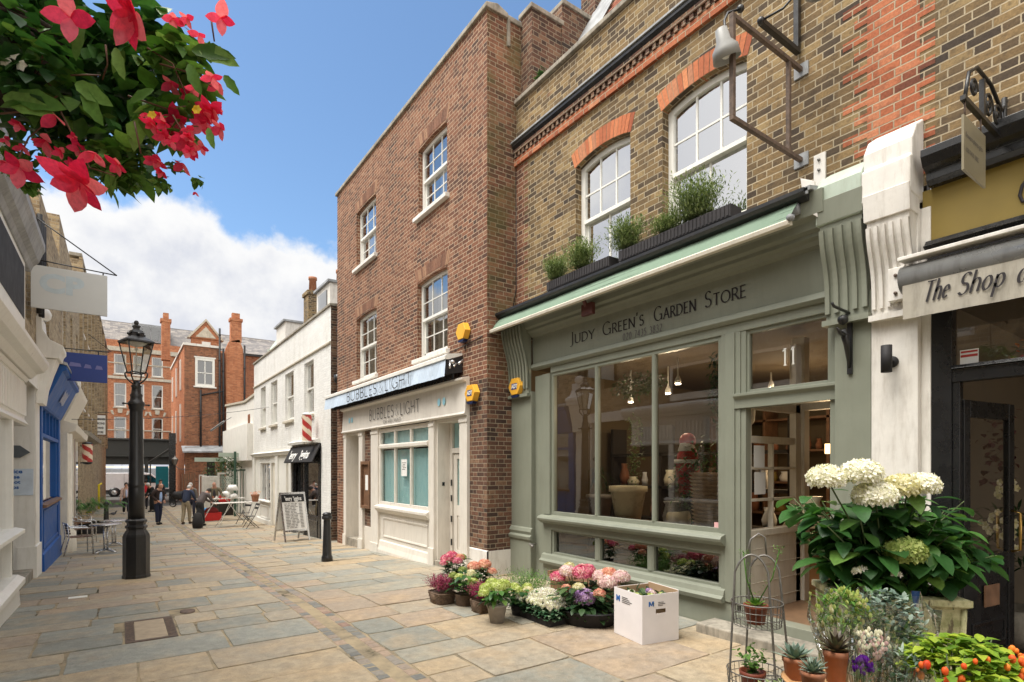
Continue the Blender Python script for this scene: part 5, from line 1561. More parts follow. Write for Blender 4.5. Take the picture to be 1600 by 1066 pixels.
m.prof([(-.05, 6.5), (-.05, 6.57), (.28, 6.60), (.28, 6.5)], -27.65, -16.2)
m.build('coping', M['stone'], hw, .01)
m = MB(*FW)
m.prof([(0, 5.40), (-.05, 5.42), (-.05, 5.47), (0, 5.49)], -27.6, -16.25)
m.build('string_course', M['stone_pale'], hw, .01)
for w_ in WW: sash(FW, *w_, .08, hw, cols=1, rt=1, rb=1, mat='white', gl='glass_up', curtain=[(.0, .3)], sillw=1, sillm='stone_pale', sillx=.06, fw=.07)
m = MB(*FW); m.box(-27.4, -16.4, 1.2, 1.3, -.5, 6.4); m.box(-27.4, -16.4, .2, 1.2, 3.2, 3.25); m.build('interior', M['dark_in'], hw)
# roof behind the parapet with dormer
m = MB(*FW)
for r_ in range(14):
  for c_ in range(54):
    x = -27.2 + c_ * .2 + (.1 if r_ % 2 else 0)
    y0, z0 = .9 + r_ * .14, 6.5 + r_ * .14
    m.add([(x, y0, z0), (x + .19, y0, z0), (x + .19, y0 + .17, z0 + .15), (x, y0 + .17, z0 + .15)], [(0, 1, 2, 3)])
m.box(-27.2, -16.4, 2.8, 2.9, 6, 8.4)
m.build('roof', M['slate'], hw)
m = MB(*FW); m.box(-27.3, -25.6, .9, 2.4, 6.6, 8.2); m.build('dormer', M['white_old'], hw)
m = MB(*FW); m.box(-27.4, -25.5, .8, 2.5, 8.2, 8.28); m.build('dormer_roof', M['lead'], hw)
# shop fronts: left one white, right one black
m = MB(*FW)
m.wall(-27.6, -20.6, -.7, 2.55, [(-26.2, -24.3, .35, 2.0), (-24.1, -23.2, -.6, 2.0), (-21.6, -20.75, -.6, 2.05)], depth=.12)
for a, b in ((-27.6, -27.2), (-23.1, -22.7), (-20.95, -20.6)): m.box(a, b, -.07, -.001, -.7, 2.3)
m.prof([(0, 2.28), (-.10, 2.30), (-.12, 2.36), (-.16, 2.40), (0, 2.46)], -27.7, -20.6)
m.prof([(0, .35), (-.10, .37), (-.10, .41), (0, .44)], -26.3, -24.2); panel(m, -26.1, -24.4, -.35, .22, 0, .07, .03)
m.prof([(0, -.35), (-.06, -.38), (-.08, -.7), (0, -.7)], -27.6, -24.2)
m.build('shop_front', M['white'], hw, .004)
o = lights(FW, -26.2, -24.3, .38, 2.0, .05, hw, 2, 'white', fw=.05)
m = MB(*FW); m.box(-24.08, -23.22, .08, .12, -.5, 2.0); m.build('door', M['cream'], hw)
m = MB(*FW); m.box(-21.6, -20.75, .09, .13, -.55, 2.05); m.build('door', M['cream'], hw)
m = MB(*FW); fit_text(m, 'SUSHI HANA', -26.3, -24.2, 2.08, .16, -.005, thick=.14, thin=.1, track=.15); m.build('fascia_lettering', plain('pale_grey_lettering', (.42, .41, .38), .6), hw)
m = MB(*FW)
m.box(-20.6, -17.2, -.03, .02, 1.98, 2.55); m.box(-20.6, -20.4, -.04, .06, -.7, 2.0); m.box(-17.4, -17.2, -.04, .06, -.7, 2.0); m.box(-19.1, -18.95, -.04, .06, -.7, 2.0)
m.box(-18.95, -17.4, -.02, .04, -.7, .28); panel(m, -18.85, -17.5, -.5, .16, -.02, .05, .02)
m.box(-20.4, -19.1, .10, .14, -.7, .2); m.box(-20.4, -20.25, .10, .14, .2, 2.0); m.box(-19.25, -19.1, .10, .14, .2, 2.0); m.box(-19.85, -19.75, .10, .14, .2, 2.0)
m.build('barber_front', M['black'], hw, .004)
m = MB(*FW); m.quad((-18.95, .03, .28), (-17.4, .03, .28), (-17.4, .03, 1.98), (-18.95, .03, 1.98)); m.quad((-20.25, .12, .2), (-19.25, .12, .2), (-19.25, .12, 2.0), (-20.25, .12, 2.0)); m.build('pane', M['glass_dark'], hw)
m = MB(*FW)
m.add([(-20.65, -.30, 1.98), (-17.15, -.30, 1.98), (-17.15, -.05, 2.52), (-20.65, -.05, 2.52), (-20.65, -.28, 1.96), (-17.15, -.28, 1.96), (-17.15, -.02, 2.5), (-20.65, -.02, 2.5)], [(0, 1, 2, 3), (4, 7, 6, 5), (1, 5, 6, 2), (0, 3, 7, 4)])
t = centred(m, 'barber_awning', M['blackmatt'], 'black sloping canopy with condensed white lettering over the barber shop', 'awning')
m = MB(*FW)
wd = font_text(m, "'enry", 0, 0, .40, 0, .62, 0, .008); m2w = wd
font_text(m, "'iggins", wd + .22, 0, .40, 0, .62, 0, .008)
k_ = 2.45 / max(p.x for p in m.v)
m.v = [Vector((-20.25 + p.x * k_, -.305 + .25 * (p.z + .12) / .54 - .006, 2.10 + p.z * .95)) for p in m.v]
q = m.build('lettering', M['paper']); q.data.transform(Matrix.Translation(-t.location)); q.parent = t
m = MB(*FW); m.prof([(0, 2.56), (-.14, 2.58), (-.16, 2.66), (-.02, 2.72), (0, 2.72)], -20.7, -17.3); q = m.build('cassette', M['white']); q.data.transform(Matrix.Translation(-t.location)); q.parent = t
# low white wing with its yard
hl = thing('low_white_wing', (6.5, 32, -.6), 'low white rendered wing with a sloping top beyond the white brick house', 'house')
m = MB(*FW)
m.poly([(-36.6, -.7), (-27.6, -.7), (-27.6, 5.15), (-30.5, 5.05), (-36.6, 5.42)], .12, .4)
m.box(-36.6, -36.3, .4, 5, -.7, 5.4)
m.build('wall', M['white_wall'], hl)
m = MB(*FW)
m.poly([(-36.7, 5.425), (-30.5, 5.06), (-27.6, 5.16), (-27.6, 5.26), (-30.5, 5.16), (-36.7, 5.53)], .05, .45)
m.build('coping', M['stone_pale'], hl)
m = MB(*FW); m.wall(-29.8, -29.2, 3.6, 4.4, y=.11); m.build('small_window', M['glass_dark'], hl)
m = MB(*FW)
m.box(-36.2, -28.6, -.12, .119, 2.15, 3.9)
m.build('white_hoarding', M['white_wall'], hl)
m = MB(*FW); m.tube([(-33.5, -1.05, 3.78), (-29.0, -1.05, 3.95)], .05, 8); m.tube([(-29.0, -1.05, 3.95), (-27.2, -1.0, 4.02)], .015, 5)
m.build('blind_tube', M['lead'], hl)
# chimney with two clay pots and a dormer above the white house
t = thing('chimney_stack', (6.6, 18.3, 6.4), 'yellow brick chimney with terracotta pots above the parapet of the white house', 'chimney')
m = MB(*FW); m.box(-23.4, -22.7, 1.1, 1.6, 6.3, 8.7); m.box(-23.45, -22.65, 1.05, 1.65, 8.7, 8.85); m.build('stack', M['brick_yellow'], t)
for x, y in ((-23.0, 1.35), (-20.3, 1.6)):
  m = MB(*FW); m.lathe((x, y, 8.85 if x < -21 else 8.4), [(.16, 0), (.14, .5), (.17, .52), (.17, .62)], 12); m.build('chimney_pot', M['terracotta'], t)
m = MB(*FW); m.box(-21.2, -19.6, 1.0, 2.2, 6.5, 8.3); m.build('dormer_cheek', M['white_old'], t)
m = MB(*FW); m.box(-20.9, -19.9, .96, 1.0, 7.3, 8.1); m.build('dormer_pane', M['glass_dark'], t)
m = MB(*FW); m.box(-21.3, -19.5, .9, 2.3, 8.3, 8.38); m.build('dormer_roof', M['lead'], t)
# barber's pole
def barber(frm, x, y, z0, h, r_, label, caps='white'):
  t = thing('barber_pole', tuple(MBp(frm, x, y, z0)), label, 'barber pole', 'striped barber poles')
  N, K = 24, 26
  m = MB(*frm); m2 = MB(*frm)
  for i in range(K):
    for k in range(N):
      ph = (k / N * 2 + i / K * (h / .34)) % 1.0
      tgt = m if ph < .5 else m2
      P = []
      for kk, ii in ((k, i), (k + 1, i), (k + 1, i + 1), (k, i + 1)):
        a = 2 * math.pi * kk / N
        P.append((x + r_ * math.cos(a), y + r_ * math.sin(a), z0 + h * ii / K))
      tgt.add(P, [(0, 1, 2, 3)], True)
  m.build('red_stripe', M['redp'], t); m2.build('cream_stripe', M['poleC'], t)
  m = MB(*frm); m.lathe((x, y, z0 - .06), [(.03, -.03), (r_ * .9, 0), (r_ * 1.08, .06)], 16); m.lathe((x, y, z0 + h), [(r_ * 1.08, 0), (r_ * .9, .05), (.03, .08)], 16)
  m.tube([(x, y, z0 + h * .9), (x, y + .2, z0 + h * .9)], .02, 6); m.tube([(x, y, z0 - .03), (x, y + .2, z0 - .03)], .02, 6)
  m.build('caps', M[caps], t)
  return t
def MBp(frm, x, y, z):
  q = MB(*frm); return q.o + q.ux * x + q.uy * y + Vector((0, 0, z))
barber(FW, -17.65, -.30, 2.62, .80, .14, 'red and cream striped pole on the white brick wall above the black canopy')
# yard behind the stalls: pale lattice gate, green rails, cabinet
t = thing('lattice_gate', (4.45, 32.0, -.6), 'white framed trellis panel in front of dark green planting beyond the table sale', 'gate')
m = MB((4.5, 32.6, -.6), 0)
x0, x1, z0, z1 = -.35, .75, 0, 2.15
m.box(x0, x0 + .1, 0, .06, z0, z1); m.box(x1 - .1, x1, 0, .06, z0, z1); m.box(x0 + .1, x1 - .1, 0, .06, z1 - .1, z1); m.box(x0 + .1, x1 - .1, 0, .06, .2, .3)
m.build('frame', M['white'], t)
m = MB((4.5, 32.6, -.6), 0)
for k in range(-12, 12):
  a = k * .17
  for sgn in (1, -1):
    p, q = (x0 + .1, a if sgn > 0 else a + 1.8), (x1 - .1, a + .9 * 2 if sgn > 0 else a)
    # clip to the panel
    pts = []
    for s_ in range(13):
      u = s_ / 12
      X_, Z_ = p[0] + (q[0] - p[0]) * u, p[1] + (q[1] - p[1]) * u
      if .3 <= Z_ <= z1 - .1: pts.append((X_, .03, Z_))
    if len(pts) > 1: m.tube([pts[0], pts[-1]], .012, 4)
m.build('lattice', M['sage_pale'], t)
t = thing('yard_railing', (4.9, 30.0, -.6), 'green metal posts and beams of the yard beside the white trellis', 'railing')
m = MB((4.6, 30.5, -.6), 0)
for k in range(7): m.box(k * .14, k * .14 + .03, 0, .04, .1, 2.3)
m.box(-.1, 1.0, 0, .05, 2.25, 2.32); m.box(.0, .1, -.1, .0, 0, 3.2)
m.build('bars', plain('dark_green_paint', (.04, .09, .06), .5), t)
m = MB((4.0, 31.0, -.6), 0); m.box(.0, 2.0, -.1, .1, 2.95, 3.15); m.box(-1.0, .3, .4, .6, 2.7, 2.9); m.build('beams', M['sage_pale'], t)
m = MB((3.55, 33.4, -.6), 0); m.box(0, .75, 0, .5, 0, 1.95); m.box(.35, .62, -.02, 0, 1.72, 1.8); m.box(.2, .62, -.02, 0, 1.5, 1.53)
centred(m, 'white_cabinet', M['white_old'], 'tall dirty white metal cabinet behind the older man in tweed', 'cabinet', bevel=.01)
# ================================================================ left row
FL = ((-1.28, 0, 0), LEFT)
hl1 = thing('white_bay_house', (-3.5, 4.0, 0), 'pale brick house at the left edge with a white panelled bay shop front', 'house')
m = MB(*FL)
m.wall(-9, 14.1, 3.5, 6.5, [(-7.5, -6.3, 4.2, 5.9), (-4.8, -3.6, 4.2, 5.9), (-2, -.8, 4.2, 5.9), (.8, 2.0, 4.2, 5.9), (3.4, 4.6, 4.2, 5.9), (12.2, 12.9, 4.3, 5.6)], depth=.15, thick=6)
m.wall(-9, 4.0, -.2, 3.5, [(-8, -5, .8, 2.8), (-4, -1, .8, 2.8), (.2, 3.4, .8, 2.8)], depth=.2)
m.build('wall', M['brick_buff'], hl1)
for x in (-7.5, -4.8, -2, .8, 3.4): sash(FL, x, x + 1.2, 4.2, 5.9, .08, hl1, cols=2, gl='glass_dark')
for a, b in ((-8, -5), (-4, -1), (.2, 3.4)): lights(FL, a, b, .8, 2.8, .1, hl1, 3, 'white', gl='glass_dark')
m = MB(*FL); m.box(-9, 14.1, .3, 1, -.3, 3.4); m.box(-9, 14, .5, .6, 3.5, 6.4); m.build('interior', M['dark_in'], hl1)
# raised cornice, frieze and bay
m = MB(*FL)
m.prof([(.3, 3.22), (-.12, 3.22), (-.15, 3.26), (-.18, 3.30), (-.27, 3.34), (-.33, 3.44), (-.33, 3.50), (-.25, 3.56), (.3, 3.62)], -2, 11.75)
m.prof([(.3, 2.45), (-.07, 2.45), (-.10, 2.48), (-.07, 2.52), (-.05, 2.56), (-.05, 3.22), (.3, 3.22)], -2, 11.55)
m.prof([(.3, 3.12), (-.07, 3.14), (-.10, 3.20), (.3, 3.22)], -2, 11.6)
m.build('cornice', M['white'], hl1, .004)
m = MB(*FL)
for k in range(44):
  x = 6.2 + k * .12
  m.box(x, x + .065, -.085, -.051, 2.60, 3.08)
m.build('fluting', M['white'], hl1)
m = MB(*FL)
# posts, sill, riser with small lights, flared foot
for x in (4.3, 5.7, 7.1, 8.5, 10.02): m.box(x, x + .11, -.09, .05, .95, 2.45)
m.prof([(.05, .86), (-.10, .86), (-.20, .90), (-.20, .95), (-.10, .98), (.05, .98)], 4.0, 10.22)
for x in (4.3, 5.4, 6.5, 7.6, 8.8, 10.0): m.box(x, x + .10, -.08, .05, .30, .87)
m.box(4.0, 10.12, .02, .05, .30, .88)
m.prof([(.05, .34), (-.12, .32), (-.20, .27), (-.20, .20), (-.13, .16), (-.16, -.3), (.05, -.3)], 4.0, 10.25)
m.box(10.13, 10.18, -.06, .6, -.2, 2.46)
m.build('bay_frame', M['white'], hl1, .006)
m = MB(*FL); m.quad((4.0, -.02, .98), (10.1, -.02, .98), (10.1, -.02, 2.45), (4.0, -.02, 2.45)); m.build('pane', M['glass_dark'], hl1)
m = MB(*FL); m.quad((4.0, .012, .34), (10.1, .012, .34), (10.1, .012, .86), (4.0, .012, .86)); m.build('low_pane', M['glass_dark'], hl1)
m = MB(*FL)
m.box(13.35, 13.45, 0, 1.6, -.4, 3.5)      # return wall of the recess, facing the camera
m.box(13.40, 14.1, .0, .3, -.4, 3.52); m.box(13.33, 14.14, -.03, .25, -.4, .36)
m.box(10.2, 13.4, 1.2, 1.3, -.4, 3.5); m.box(11.5, 13.36, .0, 1.2, 3.3, 3.48)
m.prof([(0, 3.25), (-.03, 3.25), (-.03, 3.55), (0, 3.55)], 11.4, 14.1)
m.build('porch_wall', M['white_wall'], hl1)
m = MB(*FL); m.box(11.7, 13.33, .02, 1.2, -.4, -.04); m.build('doorstep', M['stone'], hl1, .01)
# upper bay with its lead-covered hood
m = MB(*FL)
m.box(6.5, 10.0, -.22, 0, 3.62, 4.60); m.build('upper_bay', M['white'], hl1)
m = MB(*FL)
m.prof([(.0, 4.58), (-.24, 4.58), (-.27, 4.66), (-.33, 4.72), (-.37, 4.84), (-.40, 4.90), (-.40, 5.0), (0, 5.16)], 5.5, 10.4)
m.build('hood', M['lead'], hl1, .01)
m = MB(*FL); m.box(6.6, 9.9, -.225, -.221, 3.8, 4.5); m.build('upper_bay_shade_sheet', M['blackmatt'], hl1)  # matt black sheet stands in for the shade inside the hood
# big scrolled console at the end of the white front
m = MB(*FL)
m.prof([(0, 3.0), (-.10, 3.0), (-.14, 3.3), (-.22, 3.6), (-.30, 3.85), (0, 3.85)], 13.55, 14.15)
m.prof([(0, 3.85), (-.34, 3.86), (-.36, 3.96), (-.40, 4.02), (-.40, 4.10), (-.2, 4.20), (-.10, 4.38), (-.08, 4.62), (0, 4.62)], 13.5, 14.2)
m.lathe((13.85, -.02, 4.6), [(.12, 0), (.17, .05), (.19, .14), (.15, .22), (.05, .27)], 14)
m.build('console', M['white_wall'], hl1, .01)
# downpipes and red panel on the brick above
m = MB(*FL)
for k in range(3): pipe_stack(m, 13.2 + k * .32, -.08, 4.6, 6.4, .045)
m.build('downpipes', M['blackmatt'], hl1)
m = MB(*FL); m.box(11.4, 11.75, -.02, 0, 5.3, 5.7); m.box(12.25, 12.45, -.02, 0, 5.45, 6.3); m.build('red_brick_patch', M['brick_orange'], hl1)
m = MB((-1.28, 13.35, 0), 0)
m.box(-.62, -.02, -.012, -.001, 1.30, 1.78)
o = centred(m, 'parking_notice', plain('pale_blue_notice', (.56, .64, .74), .5), 'pale notice board with blue printing on the white wall beside the blue shop', 'notice')
m = MB((-1.28, 13.35, 0), 0)
for k, tx in enumerate(('e Notice', 'ice in use', 'se do not', 'the steps', 'OP!')):
  font_text(m, tx, -.56 if k != 4 else -.58, 1.70 - k * .093, .085 if k else .10, -.012, 1.1, .003, .003)
q = m.build('notice_lettering', M['inkblue']); q.data.transform(Matrix.Translation(-o.location)); q.parent = o
m = MB((-1.28, 13.35, 0), 0)
m.poly([(-.66, 1.98), (-.20, 1.98), (-.06, 2.08), (-.20, 2.20), (-.66, 2.20)], -.04, -.002)
o = centred(m, 'arrow_sign', plain('dark_slate_sign', (.10, .115, .13), .4), 'dark arrow-shaped sign pointing right on the white wall', 'sign')
m = MB((-1.28, 13.35, 0), 0)
m.tube([(-.42 + .07 * math.cos(a * .5), -.045, 2.09 + .07 * math.sin(a * .5)) for a in range(13)], .008, 5)
q = m.build('ring_mark', M['steel']); q.data.transform(Matrix.Translation(-o.location)); q.parent = o
# hanging signs
def board(name, x0, x1, y, z0, z1, mat, label, hook):
  m = MB(); m.box(x0, x1, y - .02, y + .02, z0, z1)
  o = centred(m, name, mat, label, 'hanging sign', bevel=.004)
  m = MB()
  for p in hook: m.tube(p, .011, 5)
  q = m.build('bracket', M['black_iron']); q.data.transform(Matrix.Translation(-o.location)); q.parent = o
  return o
o = board('white_hanging_sign', -1.23, -.19, 12.3, 4.50, 5.22, plain('pale_grey_enamel', (.52, .53, .52), .5, .02), 'large pale grey hanging sign with faint blue letters over the left pavement',
          [[(-1.28, 12.3, 5.32), (-.05, 12.3, 5.26)], [(-1.28, 12.3, 6.1), (-.05, 12.3, 5.26)], [(-1.2, 12.3, 5.32), (-1.2, 12.3, 5.2)], [(-.25, 12.3, 5.27), (-.25, 12.3, 5.2)]])
m = MB(); font_text(m, 'CP', -1.12, 4.80, .42, 12.28, 1.15, .002, .02)
q = m.build('faint_lettering', plain('faint_blue_lettering', (.43, .50, .54), .5)); q.data.transform(Matrix.Translation(-o.location)); q.parent = o
o = board('blue_hanging_sign', -1.14, -.24, 15.5, 3.70, 4.32, M['navy'], 'plain dark blue hanging sign with blurred pale marks, below the grey one', [[(-1.4, 15.5, 4.4), (-.2, 15.5, 4.4)], [(-1.0, 15.5, 4.4), (-1.0, 15.5, 4.3)], [(-.4, 15.5, 4.4), (-.4, 15.5, 4.3)]])
m = MB()
for xa, xb, z in ((-.92, -.70, 4.02), (-.66, -.52, 4.0), (-.46, -.32, 3.99)): m.poly([(xa, z), (xb, z), (xb - .02, z + .07), (xa + .03, z + .09)], 15.476, 15.479)
q = m.build('pale_marks', plain('pale_violet_marks', (.16, .16, .36), .5)); q.data.transform(Matrix.Translation(-o.location)); q.parent = o
# ---- blue shop ------------------------------------------------
hb2 = thing('blue_shop_house', (-3.5, 16.3, -.3), 'narrow brick house with a royal blue shop front', 'house')
m = MB(*FL)
m.wall(14.1, 18.4, 3.9, 7.2, [(15.0, 15.9, 4.6, 6.2)], depth=.15, thick=5)
m.build('wall', M['brick_buff'], hb2)
m = MB(*FL); m.box(15.0, 15.9, .12, .15, 4.6, 6.2); m.build('upper_pane', M['glass_dark'], hb2)
m = MB(*FL)
m.box(14.2, 14.45, -.02, .1, -.5, 3.2); m.box(17.95, 18.35, -.02, .1, -.6, 3.2)
m.box(14.45, 17.95, -.0, .1, -.55, 1.05); panel(m, 14.6, 17.8, .15, .95, 0, .07, .025)
m.prof([(0, .1), (-.05, .08), (-.07, -.6), (0, -.6)], 14.3, 18.2)
m.box(14.45, 17.95, -.01, .09, 2.42, 2.50)
for x in (15.2, 15.95, 16.7, 17.4): m.box(x, x + .05, .0, .08, 2.5, 3.0)
m.box(17.5, 17.56, .0, .08, 1.1, 2.45)
m.prof([(.1, 2.98), (-.03, 3.0), (-.06, 3.05), (-.34, 3.72), (-.40, 3.76), (-.40, 3.84), (.1, 3.98)], 14.25, 18.3)
m.build('shop_front', M['blue'], hb2, .005)
m = MB(*FL); m.prof([(.1, 3.985), (-.41, 3.845), (-.41, 3.90), (.1, 4.05)], 14.2, 18.35); m.build('lead_top', M['lead'], hb2)
m = MB(*FL)
m.add([(15.9, -.13, 3.20), (16.9, -.13, 3.20), (16.9, -.30, 3.62), (15.9, -.30, 3.62)], [(0, 1, 2, 3)])
m.build('shop_emblem_ground', M['blue'], hb2)
m = MB(*FL)
def fasc(u, v): return (u, -.085 - (v - 3.08) * .418 - .02, v)
for k in range(7):
  m.add([fasc(15.9 + k * .13, 3.25 + .04 * math.sin(k)), fasc(15.98 + k * .13, 3.25), fasc(16.02 + k * .13, 3.5 + .05 * math.cos(k * 2)), fasc(15.94 + k * .13, 3.5)], [(0, 1, 2, 3)])
m.build('shop_emblem', plain('silver_lettering', (.50, .52, .54), .4), hb2)
m = MB(*FL); m.quad((14.45, .06, 1.05), (17.95, .06, 1.05), (17.95, .06, 3.0), (14.45, .06, 3.0)); m.build('pane', M['glass'], hb2)
m = MB(*FL); m.prof([(.02, .99), (-.08, 1.0), (-.08, 1.05), (.02, 1.08)], 14.4, 18.0); m.build('sill', M['wood'], hb2)
m = MB(*FL); m.box(14.3, 18.3, .9, 1.0, -.5, 3.6); m.box(14.3, 18.3, .1, .9, .85, .9); m.build('interior', M['room_wall'], hb2)
# ---- cream shop with maroon posts, tall brick houses beyond ------
hc = thing('cream_shop_house', (-3.5, 22.0, -.5), 'old brick house with a cream canted fascia and maroon posts beyond the blue shop', 'house')
m = MB(*FL)
m.wall(18.4, 27.0, 3.6, 8.3, [(19.4, 20.4, 4.7, 6.6), (22.2, 23.2, 4.7, 6.6), (25, 26, 4.7, 6.6)], depth=.15, thick=5)
m.build('wall', M['brick_buff'], hc)
for x in (19.4, 22.2, 25.0): sash(FL, x, x + 1, 4.7, 6.6, .06, hc, cols=1, rt=1, rb=1, gl='glass_dark', sillw=1)
m = MB(*FL)
m.prof([(.1, 2.7), (-.10, 2.7), (-.30, 2.78), (-.34, 2.95), (-.06, 3.05), (-.40, 3.85), (-.42, 3.95), (.1, 4.1)], 18.8, 22.4)
m.box(18.5, 18.9, -.16, .1, -.6, 2.7); m.lathe((18.85, -.12, .1), [(.22, -.7), (.2, .0), (.12, .1), (.12, 2.6)], 12)
m.box(21.9, 22.2, -.10, .1, -.6, 2.7); m.box(22.4, 27.0, .05, .15, -.7, 3.6)
m.prof([(.1, 2.75), (-.25, 2.8), (-.28, 3.0), (.1, 3.1)], 22.4, 26.5)
m.build('cream_front', M['cream'], hc, .006)
m = MB(*FL); m.box(20.4, 20.8, -.04, .1, -.6, 2.7); m.box(22.8, 23.8, -.04, .05, -.6, 2.75); m.build('maroon_posts', M['oxblood'], hc)
m = MB(*FL); m.box(19.0, 21.9, .1, .2, -.6, 2.7); m.build('dark_window', M['glass_dark'], hc)
m = MB(*FL)
m.box(24.2, 25.4, -.03, .05, -.5, 2.4); m.build('white_door_panel', M['white'], hc)
m = MB(*FL)
for j in range(5):
  for i in range(2): m.box(24.3 + i * .5, 24.7 + i * .5, -.04, -.031, .1 + j * .4, .4 + j * .4)
m.build('door_panes', M['glass_dark'], hc)
hd = thing('tall_brick_house', (-4.0, 38.0, -.6), 'tall narrow buff brick house with brick pilasters at the far end of the left row', 'house')
fr = ((-1.22, 27.0, 0), LEFT - .0)
import_ang = math.degrees(math.atan2(.42, 25))
fr = ((-1.30, 27.0, 0), LEFT - import_ang)
m = MB(*fr)
m.wall(0, 9.5, -.8, 9.8, [(1.2, 2.1, 4.2, 6.2), (3.6, 4.5, 4.2, 6.2), (6.2, 7.1, 4.2, 6.2), (1.2, 2.1, 7.2, 8.8), (3.6, 4.5, 7.2, 8.8), (6.2, 7.1, 7.2, 8.8)], depth=.15, thick=5)
m.wall(9.6, 24.5, -.8, 10.6, [(12.5, 13.4, 4.2, 6.2), (17, 17.9, 4.2, 6.2), (21, 21.9, 4.2, 6.2)], depth=.15, thick=5)
for x in (.0, 2.6, 5.2, 7.8): m.box(x, x + .45, -.12, -.002, 3.2, 9.9)
for x in (9.8, 12.0, 15.0, 19.0, 23.8): m.box(x, x + .5, -.12, -.002, 3.2, 10.7)
m.build('wall', M['brick_buff'], hd)
for x, z, h in ((1.2, 4.2, 2), (3.6, 4.2, 2), (6.2, 4.2, 2), (1.2, 7.2, 1.6), (3.6, 7.2, 1.6), (6.2, 7.2, 1.6), (12.5, 4.2, 2), (17, 4.2, 2), (21, 4.2, 2)):
  sash(fr, x, x + .9, z, z + h, .02, hd, cols=1, rt=1, rb=1, gl='glass_dark', fw=.09, sillw=1, sillm='white')
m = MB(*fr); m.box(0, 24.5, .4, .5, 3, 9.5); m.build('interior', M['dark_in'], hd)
m = MB(*fr); m.box(-.05, 9.6, -.1, .3, 9.9, 10.02); m.box(9.6, 24.6, -.1, .3, 10.7, 10.82)
m.prof([(0, 3.0), (-.3, 3.05), (-.35, 3.2), (0, 3.3)], 0, 9.3)
m.build('coping', M['stone'], hd)
t = centred((lambda m: (m.box(-1.20, -.62, 38.0, 38.06, 3.55, 4.75), m)[1])(MB()), 'square_shop_sign', M['wood'], 'small square projecting sign with dark capitals on white, at the far left', 'sign')
m = MB(); m.box(-1.15, -.67, 37.99, 38.0, 3.62, 4.68); q = m.build('sign_face', M['paper']); q.data.transform(Matrix.Translation(-t.location)); q.parent = t
m = MB()
for k, tx in enumerate(('DESIGNER', 'SECOND', 'HAND', 'STORE')): font_text(m, tx, -1.12 + (0, .05, .1, .08)[k], 4.42 - k * .24, .15, 37.985, .62, .002, .006)
q = m.build('sign_lettering', M['ink']); q.data.transform(Matrix.Translation(-t.location)); q.parent = t
m = MB(); m.tube([(-1.4, 38.03, 4.85), (-.5, 38.03, 4.85)], .02, 5); q = m.build('bracket', M['black_iron']); q.data.transform(Matrix.Translation(-t.location)); q.parent = t
barber(FL, 24.4, -.34, 2.0, .62, .15, 'red and white striped barber pole with black caps on the left row', 'black')
# flood light over the cream shop
m = MB(); m.box(-1.1, -.86, 19.0, 19.25, 4.18, 4.26); m.tube([(-1.3, 19.1, 4.35), (-1.0, 19.1, 4.3)], .02, 6); m.box(-1.0, -.88, 18.95, 19.28, 4.0, 4.18)
centred(m, 'security_light', M['white'], 'white security light fixed above the cream shop', 'light')
m = MB(); m.tube([(-1.2, 30, 7.6), (-.35, 30, 6.9)], .012, 4); m.tube([(-1.2, 30, 6.85), (-.3, 30, 6.88)], .012, 4)
centred(m, 'wire_bracket', M['black_iron'], 'thin wire bracket on the tall brick house below the grey sign', 'bracket')
# overhead wires
def wire(p, q, sag, label):
  m = MB(); P = []
  for i in range(17):
    u = i / 16; v = Vector(p).lerp(Vector(q), u); v.z -= sag * 4 * u * (1 - u); P.append(v)
  m.tube(P, .008, 4)
  centred(m, 'overhead_wire', M['black'], label, 'wire')
wire((-1.2, 20.5, 3.2), (5.0, 24.5, 4.3), .15, 'thin cable sagging across the street to the white brick house')
# ================================================================ far end of the street
FF = ((0, 64, -.6), 0)
hf = thing('red_brick_terrace', (6, 70, -.6), 'orange-red brick terrace with stone bands and a slate mansard behind the van', 'house')
WX = [(-.49, .46), (.98, 1.88), (2.48, 3.40), (4.9, 5.8), (7.4, 8.3)]
ops = []
for a, b in WX: ops += [(a, b, 5.1, 7.2), (a, b, 8.1, 10.4), (a, b, 11.2, 13.1)]
m = MB(*FF)
m.wall(-14, 22, 5.0, 14.4, ops, depth=.25, thick=8)
m.build('wall', M['brick_far'], hf)
m = MB(*FF)
m.box(-14, 22, -.12, .01, 10.75, 11.0); m.box(-14, 22, -.2, .01, 13.35, 13.75); m.box(-14, 22, -.06, .01, 5.9, 6.0); m.box(-14, 22, -.05, .01, 12.2, 12.3)
for a, b in WX:
  c = (a + b) / 2
  m.box(a - .08, b + .08, -.1, .01, 4.98, 5.08); m.box(a - .08, b + .08, -.1, .01, 8.0, 8.1); m.box(a - .08, b + .08, -.1, .01, 11.1, 11.2)
  m.poly([(c - .16, 7.55), (c + .16, 7.55), (c + .2, 7.95), (c - .2, 7.95)], -.1, .0)
  for s_ in (-1, 1): m.poly([(c + s_ * .45, 7.35), (c + s_ * .62, 7.42), (c + s_ * .75, 7.75), (c + s_ * .55, 7.8)][::s_], -.08, 0)
m.build('stone_bands', M['stone_pale'], hf)
for k, (a, b) in enumerate(WX):
  for j, (z0, z1) in enumerate(((5.1, 7.2), (8.1, 10.4), (11.2, 13.1))):
    sash(FF, a, b, z0, z1, .08, hf, cols=1, rt=1, rb=1, gl='glass_dark', curtain=[(0, 1)] if (j and (k + j) % 2) else [(0, .3), (.7, 1)] if j else None, fw=.09)
m = MB(*FF); m.box(-12, 20, .6, .7, 5, 14); m.build('interior', M['dark_in'], hf)
m = MB(*FF)
